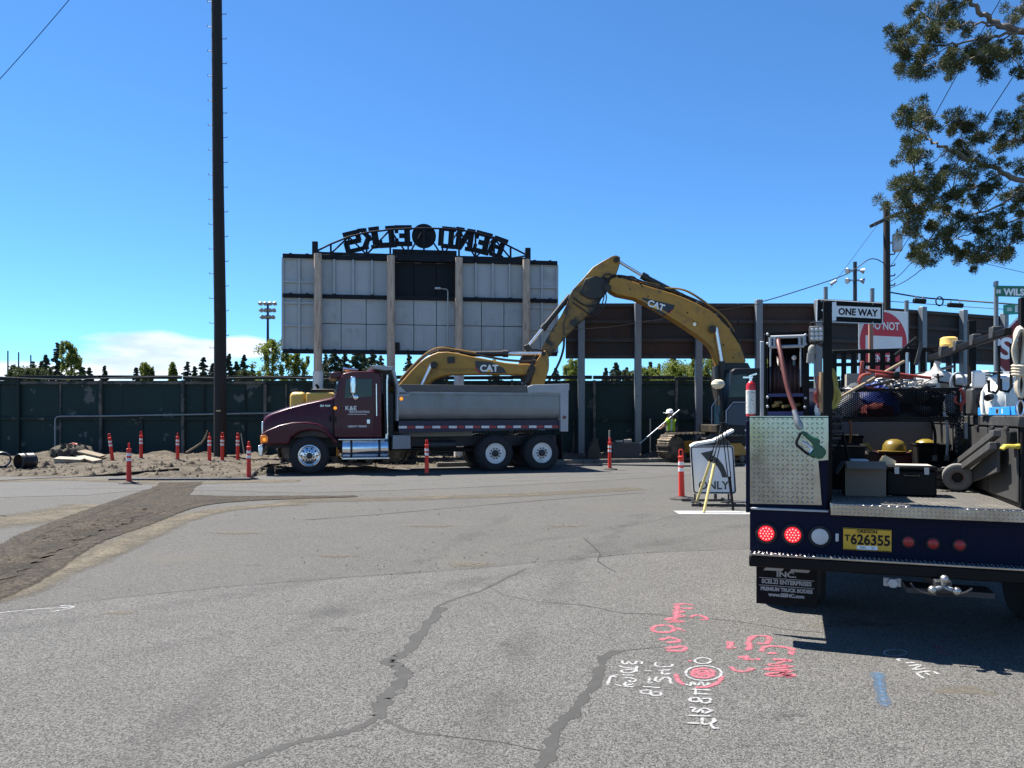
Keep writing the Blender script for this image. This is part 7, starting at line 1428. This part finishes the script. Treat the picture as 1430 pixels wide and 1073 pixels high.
r = T('pump_motor', S(1325, 510, 2.3)[0] + .14, 2.3, ZB + .008, 0, 'black motor with pale casing on the far end of the right tool box', 'motor'); mk('body', MB().lathe([(.12, 0), (.14, .03), (.14, .2), (.1, .26)], n=18), tblack, r); mk('casing', MB().bb(-.2, -.05, -.14, .1, 0, .2), galv, r, bev=.03); mk('tank', MB().bb(-.12, .16, -.1, .14, .27, .38), M('tank_white', (.55, .55, .55), .5), r, bev=.03)

# more gear packed on the deck; black bins added to imitate the bed's shade
blackbin = M('added_bin_black', (.006, .006, .0065), .6, var=.3, spec=.2)
def bin_(x, y, w, d, h, label, mat=blackbin, z=ZD + .004, rz=0):
    r = T('added_dark_bin', x, y, z, rz, label, 'bin'); mb = MB()
    lo = [(-w / 2 * .9, -d / 2 * .9, 0), (w / 2 * .9, -d / 2 * .9, 0), (w / 2 * .9, d / 2 * .9, 0), (-w / 2 * .9, d / 2 * .9, 0)]; hi = [(a / .9, b / .9, h) for a, b, c in lo]; inn = [(a * .93, b * .93, h) for a, b, c in hi]; flo = [(a * .93, b * .93, .02) for a, b, c in lo]
    mb.add(lo + hi + inn + flo, [(3, 2, 1, 0)] + [(i, (i + 1) % 4, 4 + (i + 1) % 4, 4 + i) for i in range(4)] + [(4 + i, 4 + (i + 1) % 4, 8 + (i + 1) % 4, 8 + i) for i in range(4)] + [(8 + i, 8 + (i + 1) % 4, 12 + (i + 1) % 4, 12 + i) for i in range(4)] + [(12, 13, 14, 15)])
    mk('tub', mb, mat, r, bev=.006); mk('rim', MB().tube([(a, b, h - .01) for a, b, c in hi] + [(hi[0][0], hi[0][1], h - .01)], .012, 6), mat, r); return r
bin_(LB + .17, 1.25, .30, .5, .36, 'added black bin deepening the shade along the left tool box behind the cardboard box'); bin_(LB + .2, 2.1, .34, .5, .42, 'tall added black bin deepening the shade under the left part of the wire basket'); bin_(1.18, 1.75, .42, .4, .15, 'low added black bin deepening the shade under the middle of the wire basket'); bin_(1.52, 2.35, .26, .5, .34, 'added dark bin deepening the shade right of the hard hats')
r = T('coiled_hose', 1.36, 1.28, ZD + .004, 0, 'black coiled hose on the deck behind the rubber wheel', 'hose')
for k in range(6): rr = .15 + .012 * (k % 2); mk('coil', MB().tube([(rr * math.cos(a), rr * math.sin(a), .02 + k * .028 + .006 * math.sin(3 * a)) for a in np.linspace(0, 6.283, 26)], .015, 7), hose, r)
for k, (px0, py0, v0, px1, py1, v1, m_, lab) in enumerate(((1170, 585, .5, 1190, 690, .55, tblack, 'black strap hanging at the left end of the basket'), (1300, 585, 1.45, 1305, 640, 1.45, tblack, 'black strap hanging from the middle of the basket'), (1318, 575, 1.5, 1322, 640, 1.5, galv, 'grey strap hanging near the chain'), (1186, 582, 1.5, 1183, 640, 1.5, M('faded_orange_strap', (.22, .08, .03), .8), 'faded orange strap hanging from the left end of the basket'))):
    A = S3(px0, py0, v0); B = S3(px1, py1, v1); r = T('ratchet_strap', 0, 0, 0, 0, lab, 'strap'); mk('webbing', MB().tube(smoothpts([tuple(A), tuple(A.lerp(B, .4) + Vector((.02, 0, 0))), tuple(B)], 5), .012, 5), m_, r); mk('buckle', MB().box(B, (.04, .025, .05)), steel_dark, r, bev=.004)
for k, (a, b, lab) in enumerate((((1165, 560, .9), (1262, 505, 2.6), 'long wooden handle lying across the basket to the left'), ((1180, 548, 1.4), (1330, 512, 2.4), 'grey steel bar lying across the top of the basket'))):
    tag(mk(('wooden_pole', 'digging_bar')[k], MB().cyl(S3(*a), S3(*b), .014, n=8), (M('ash_handle', (.30, .22, .13), .7), steel_dark)[k]), lab, 'tool').matrix_basis = ST_.matrix_basis
for k, (px, py, v, s, c, lab) in enumerate(((1195, 548, 2.0, .10, (.05, .055, .06), 'dark grey bundle at the left of the basket'), (1242, 548, 1.9, .11, (.02, .02, .022), 'black bundle under the red clamp'), (1275, 552, 1.75, .10, (.10, .095, .085), 'grey bundle at the middle of the basket'), (1296, 553, 1.8, .10, (.015, .015, .017), 'black bundle at the right end of the basket'))):
    q = S3(px, py, v); r = T('gear_bundle', q.x, q.y, q.z, 0, lab, 'bundle'); mb = MB().ball((0, 0, 0), s, (1.3, .9, .8), 18); mb.v = [Vector((v_.x * rg_.uniform(.8, 1.15), v_.y * rg_.uniform(.8, 1.15), v_.z * rg_.uniform(.75, 1.2))) for v_ in mb.v]; mk('bundle', mb, M('bundle_mat%d' % k, c, .85, var=.4, scale=14, bump=.4, bscale=30), r); mk('tie', MB().lathe([(s * .8, -.008), (s * .86, 0), (s * .8, .008)], (0, 0, 0), (1, .2, 0), 14, ring=True), hose, r)
# tool box catches, scuffs and hinge line on the right box
for y in (.3, .7, 1.2, 2.0): mk('hinge', MB().box((RB - .018, y, ZB - .085), (.02, .09, .03)), steel_dark, rb, bev=.004)

# ============================================================ traffic and street signs behind the truck
sred = M('sign_red', (.60, .015, .04), .45, var=.06); sgreen = M('sign_green', (.012, .15, .085), .4, var=.05); sgreen2 = M('sign_bright_green', (.02, .30, .22), .4, var=.05)
def signpost(name, px, Y, ztop, label, mat=galv):
    r = empty(name, ((px - CX) / F * Y, Y, 0), 0, label, 'sign'); mk('post', MB().box((0, 0, ztop / 2), (.055, .035, ztop)), mat, r, bev=.004); return r
# one way
YO = 10.4
ow = signpost('one_way_sign', 1216, YO + .02, EYE + (HY - 424) / F * YO, 'black ONE WAY sign with white arrow pointing left above the truck', M('rusty_post', (.33, .16, .11), .7, var=.2))
mk('panel', MB().prism(xz([(1141, 419), (1142.5, 417.6), (1232, 422.5), (1234, 424.5), (1233, 452), (1231.5, 453.6), (1141, 450), (1139.5, 448)], YO), YO - .012, YO - .006), signblack, ow, world=True)
brd = [(1141.3, 418.6), (1232.6, 423.6), (1232.3, 452.6), (1140.6, 449)]
for a, b in zip(brd, brd[1:] + brd[:1]): mk('border', MB().cyl(P(*a, YO - .015), P(*b, YO - .015), .006, n=6), signwhite, ow, world=True)
mk('arrow', MB().prism(xz([(1146, 433.5), (1160, 423), (1167, 421.5), (1167.5, 427.5), (1229, 430), (1229, 445.5), (1167, 442.5), (1167, 448), (1162, 448.5), (1158, 444)], YO), YO - .016, YO - .012), signwhite, ow, world=True)
tm = text_mesh('ONE WAY', .125, .001, .004, sx=.90); mk('lettering', place(tm, P(1198, 436.8, YO - .018), (1, 0, -.045), (.03, 0, 1)), signblack, ow, world=True)
for px, py in ((1219, 424.5), (1219, 450.5), (1147, 421), (1147, 447)): mk('bolt', MB().cyl(P(px, py, YO - .02), P(px, py, YO - .008), .009, n=8), galv, ow, world=True)
# do not enter, turned away to the left
YD = 10.9; dne = empty('do_not_enter_sign', (P(1234, 480, YD).x, YD, 0), R(21), 'red and white DO NOT ENTER sign behind the truck rack', 'sign')
sz = .92; zc = onplane(1234, 479, dne, 0)[1]
pn = mk('panel', MB().bb(-sz / 2, sz / 2, 0, .006, zc - sz / 2, zc + sz / 2), M('sign_bright_white', (.86, .87, .88), .45, var=.03), dne, bev=.04)
mk('disc', MB().cyl((0, -.004, zc), (0, -.001, zc), sz * .475, n=48), sred, pn); mk('bar', MB().bb(-sz * .37, sz * .37, -.008, -.0045, zc - .095, zc + .095), signwhite, pn)
for t, dz in (('DO NOT', .235), ('ENTER', -.235)): mk('lettering', place(text_mesh(t, .155, .001, .004, sx=.92), (0, -.007, zc + dz), (1, 0, 0), (0, 0, 1)), signwhite, pn)
mk('post', MB().bb(-.03, .03, .008, .05, 0, zc + sz * .45), galv, dne)
# stop sign and street names on one post at the right edge
YS = 8.6; ss = signpost('stop_sign', 1444, YS + .03, EYE + (HY - 398) / F * YS, 'dark red STOP sign cut off by the right edge'); cx_, cz = P(1444, 491, YS).x, P(1444, 491, YS).z; ra = .435
def octa(rr): return [(cx_ + rr * math.cos(R(22.5 + 45 * k)), cz + rr * math.sin(R(22.5 + 45 * k))) for k in range(8)]
pn = mk('panel', MB().prism(octa(ra), YS - .006, YS), signwhite, ss, world=True); mk('face', MB().prism(octa(ra - .02), YS - .009, YS - .0065), M('stop_red', (.20, .008, .012), .45), pn, world=True)
mk('lettering', place(text_mesh('STOP', .33, .001, .008), (cx_, YS - .012, cz + .02), (1, 0, 0), (0, 0, 1)), signwhite, pn, world=True)
n1 = empty('street_name_sign', (P(1386, 408, YS).x, YS, P(1386, 416, YS).z), 0, 'dark green SE WILSON street name blade at the right edge', 'sign')
mk('blade', MB().prism(xz([(1386, 400), (1480, 401.5), (1480, 417.5), (1386, 415)], YS), YS - .05, YS - .045), sgreen, n1, world=True, bev=.002); 
mk('lettering', place(text_mesh('SE', .055, .001, .002), P(1394.5, 407.5, YS - .052), (1, 0, 0), (0, 0, 1)), signwhite, n1, world=True); mk('lettering', place(text_mesh('WILSON', .10, .001, .004, align='LEFT'), P(1402, 408.4, YS - .052), (1, 0, -.015), (0, 0, 1)), signwhite, n1, world=True)
n2 = empty('street_name_sign', (P(1401, 432, YS).x, YS + .3, P(1401, 440, YS).z), R(-28), 'bright green tilted SE EDGECLIFF street name blade below the dark one', 'sign')
d0 = onplane(1401, 426, n2, 0); d1 = onplane(1401, 440, n2, 0); L = 1.1
mk('blade', MB().prism([(d0[0], d0[1]), (d0[0] + L, d0[1] + .0), (d0[0] + L, d1[1] + .0), (d1[0], d1[1])], 0, .005), sgreen2, n2, bev=.002)
mk('lettering', place(text_mesh('SE', .05, .001, .002), (d0[0] + .06, -.003, (d0[1] + d1[1]) / 2), (1, 0, 0), (0, 0, 1)), signwhite, n2); mk('lettering', place(text_mesh('EDGECLIFF', .10, .001, .004, align='LEFT'), (d0[0] + .11, -.003, (d0[1] + d1[1]) / 2), (1, 0, 0), (0, 0, 1)), signwhite, n2)
mk('tall_post_cap', MB().box(P(1389, 398, YS + .1), (.02, .02, .05)), galv, n1, world=True)
# a post rising behind the street names, and one behind the one way sign
for px, t, Y, lab in ((1391, 394, 24, 'dark post rising behind the street name signs'), (1153, 402, 24, 'grey steel post rising left above the one way sign'), (1218, 404, 24, 'grey steel post rising right above the one way sign'), (1266, 421, 25, 'short dark post top beside the do not enter sign')):
    x = (px - CX) / F * Y; z = EYE + (HY - t) / F * Y; r = empty('steel_post', (x, Y, 0), 0, lab, 'post'); mk('shaft', MB().cyl((0, 0, 0), (0, 0, z), .065, n=12), bluegrey, r); mk('cap', MB().cyl((0, 0, z), (0, 0, z + .02), .07, n=12), bluegrey, r)

# ============================================================ parked car glimpsed through the rack
pc = empty('parked_car', (7.6, 17.0, 0), R(8), 'pale car glimpsed through the rack behind the service truck', 'car')
carm = M('pale_car_paint', (.50, .53, .56), .3, .2, var=.05, coat=.5)
secs = [(-2.2, .55, .9, .80), (-2.1, .35, 1.0, .86), (-1.3, .3, 1.08, .9), (-.9, .3, 1.12, .9), (1.4, .3, 1.12, .9), (2.0, .35, 1.05, .86), (2.15, .5, .9, .8)]
mk('body', loft(MB(), [[(x, -w, zb_), (x, -w, zt_ - .1), (x, -w + .1, zt_), (x, w - .1, zt_), (x, w, zt_ - .1), (x, w, zb_)] for x, zb_, zt_, w in secs]), carm, pc, bev=.05)
mk('cabin', loft(MB(), [[(x, -w, 1.1), (x, -w * .86, zt_), (x, w * .86, zt_), (x, w, 1.1)] for x, zt_, w in ((-1.2, 1.12, .8), (-.45, 1.62, .82), (.2, 1.70, .82), (1.3, 1.66, .82), (1.8, 1.13, .8))]), carm, pc, bev=.04)
mk('side_glass', MB().prism([(-.9, 1.17), (-.4, 1.55), (1.2, 1.57), (1.55, 1.17)], -.80, -.785), glass, pc); mk('windscreen', MB().box((-.86, 0, 1.37), (.02, 1.3, .5), Matrix.Rotation(R(55), 3, 'Y')), glass, pc)
for x in (-1.4, 1.35):
    for y, s in ((-.92, 1), (.92, -1)): wheel(pc, x, y, .34, 'alu', s, .22)

# ============================================================ juniper hanging in from the right
jun = empty('juniper_tree', (11.2, 9.6, 0), 0, 'juniper with ragged branches reaching in from the upper right', 'tree')
jbark = M('juniper_bark', (.15, .125, .105), .9, var=.3, scale=6, stretch=(5, 5, .6), bump=.3, bscale=20); JY = 9.4
mk('trunk', MB().tube([(0, 0, -.2), (.1, 0, 1.2), (-.05, .1, 3), (.1, 0, 5), (.0, 0, 7.2), (.1, 0, 8.6)], [.34, .28, .24, .19, .11, .03], 14), jbark, jun)
LIMBS = []
def jl(pxs, r0, r1, dy=0):
    pts = [tuple(P(a, b, JY + (dy if k < len(pxs) - 1 else 0)) ) for k, (a, b) in enumerate(pxs)]; pts = smoothpts(pts, 5); n = len(pts)
    LIMBS.extend(Vector(p) for p in pts if P(1445, 0, JY).x > p[0]); r0 *= .75; r1 *= .9; rr = [r0 + (r1 - r0) * k / (n - 1) for k in range(n)]
    mk('limb', MB().tube([Vector(p) + Vector((RNG.normal() * .008, RNG.normal() * .03, RNG.normal() * .008)) for p in pts], rr, 8), jbark, jun, world=True)
for pxs, a, b in (([(1890, 120), (1600, 90), (1440, 45), (1405, 36), (1380, 24), (1362, 8), (1350, -12)], .07, .022), ([(1440, 45), (1400, 40), (1370, 33), (1335, 36), (1300, 30)], .028, .008), ([(1440, 44), (1410, 48), (1375, 55), (1330, 60), (1290, 62), (1262, 55)], .03, .006), ([(1410, 48), (1395, 62), (1380, 75), (1360, 80)], .014, .005), ([(1330, 60), (1310, 75), (1290, 92)], .010, .004), ([(1380, 55), (1350, 65), (1320, 82), (1300, 90)], .010, .004), ([(1440, 48), (1420, 60), (1410, 78)], .012, .005),
                 ([(1890, 330), (1650, 290), (1440, 255), (1400, 240), (1360, 225), (1325, 208), (1300, 195), (1280, 185), (1262, 163)], .06, .006), ([(1400, 240), (1370, 258), (1330, 270), (1290, 285), (1265, 290)], .018, .005), ([(1440, 255), (1400, 285), (1360, 300), (1320, 322), (1285, 345)], .022, .005), ([(1440, 300), (1405, 312), (1370, 322), (1330, 335)], .016, .005), ([(1360, 225), (1345, 200), (1340, 180)], .010, .004), ([(1440, 200), (1400, 195), (1365, 188)], .014, .004), ([(1400, 290), (1385, 320), (1372, 345), (1390, 365)], .012, .004), ([(1440, 325), (1420, 335), (1405, 345), (1380, 352)], .010, .003), ([(1325, 208), (1300, 230), (1275, 245)], .009, .004), ([(1300, 195), (1290, 172), (1292, 155)], .008, .003)):
    jl(pxs, a, b)
UP = [(1262, 62), (1250, 52), (1273, 38), (1280, 22), (1272, 10), (1285, 80), (1275, 95), (1300, 55), (1312, 40), (1318, 28), (1296, 15), (1302, 72), (1262, 75), (1330, 78), (1342, 92), (1358, 72), (1372, 92), (1362, 40), (1344, 45), (1332, 10), (1312, 4), (1290, 48), (1380, 82), (1370, 60), (1408, 70), (1402, 80), (1424, 66), (1428, 100), (1426, 20), (1426, 6), (1390, 66), (1348, 62), (1326, 95), (1384, 100), (1283, 96), (1308, 96)]
LO = [(1260, 160), (1264, 175), (1276, 184), (1290, 156), (1302, 162), (1300, 178), (1272, 205), (1280, 220), (1268, 218), (1284, 238), (1262, 262), (1254, 276), (1262, 292), (1276, 268), (1280, 288), (1272, 250), (1312, 196), (1336, 178), (1346, 170), (1360, 178), (1364, 192), (1340, 200), (1352, 214), (1376, 205), (1386, 186), (1408, 182), (1420, 170), (1426, 156), (1400, 205), (1424, 195), (1318, 222), (1336, 240), (1304, 245), (1320, 252), (1352, 250), (1372, 235), (1388, 250), (1410, 232), (1426, 240), (1300, 268), (1322, 282), (1340, 270), (1360, 284), (1376, 270), (1394, 278), (1412, 268), (1428, 280), (1268, 314), (1276, 330), (1290, 300), (1302, 316), (1294, 340), (1300, 360), (1314, 300), (1318, 336), (1330, 320), (1326, 350), (1342, 306), (1350, 330), (1344, 358), (1362, 346), (1374, 330), (1368, 366), (1384, 360), (1396, 345), (1396, 372), (1404, 358), (1360, 310), (1386, 305), (1404, 318), (1420, 300), (1426, 322), (1310, 372), (1288, 358), (1284, 376 - 20)]
cs = []; rs = []; rg = np.random.default_rng(31); TW = MB()
for ci, (px, py) in enumerate(UP + LO):
    if ci % 7 == 3: continue
    c0 = P(px, py, JY + rg.normal() * .18)
    near = min(LIMBS, key=lambda p_: (p_ - c0).length); mid_ = near.lerp(c0, .55) + Vector((0, 0, .03)); TW.tube([near, mid_, c0], [.009, .006, .003], 5)
    for k in range(6):
        d_ = Vector((rg.normal() * .07, rg.normal() * .10, rg.normal() * .06)); q = c0 + d_; TW.tube([c0.lerp(mid_, .3), q], [.004, .002], 4); cs.append(tuple(q)); rs.append(rg.uniform(.03, .075))
for k in range(260):        # the rest of the crown, outside the picture
    a = rg.random() * 6.28; rr = rg.uniform(.6, 2.4); z = rg.uniform(2.0, 8.6); f_ = 1 - max(0, (z - 5) / 5); x = 11.4 + rr * math.cos(a) * f_; y = 9.6 + rr * math.sin(a)
    if (x / y) * F + CX < 1500: continue
    cs.append((x, y, z)); rs.append(rg.uniform(.12, .3))
o = mk('twigs', TW, jbark, jun, world=True, fix=False); o['kind'] = 'stuff'
# sprays: short pointed strips radiating from each clump's stem point
cs = np.array(cs); rs = np.array(rs); per = 190; n = len(cs) * per
d = rg.normal(size=(n, 3)); d /= np.linalg.norm(d, axis=1)[:, None]; base = np.repeat(cs, per, 0) + d * (np.repeat(rs, per) * rg.random(n) ** .6)[:, None]
dirn = d + rg.normal(size=(n, 3)) * .6 + np.array([-.25, 0, .45]); dirn /= np.linalg.norm(dirn, axis=1)[:, None]; side = np.cross(dirn, rg.normal(size=(n, 3))); side /= np.linalg.norm(side, axis=1)[:, None]
ln = rg.uniform(.025, .06, n)[:, None]; wd = rg.uniform(.0028, .0052, n)[:, None]
v = np.stack([base - side * wd * .6, base + dirn * ln * .6 - side * wd, base + dirn * ln, base + dirn * ln * .5 + side * wd], 1).reshape(-1, 3) - np.array([11.2, 9.6, 0])
jm_ = leafmat('juniper_foliage', (.040, .052, .018), (.092, .102, .040), 7.0, .2)
quads('crown', v, jm_, jun)
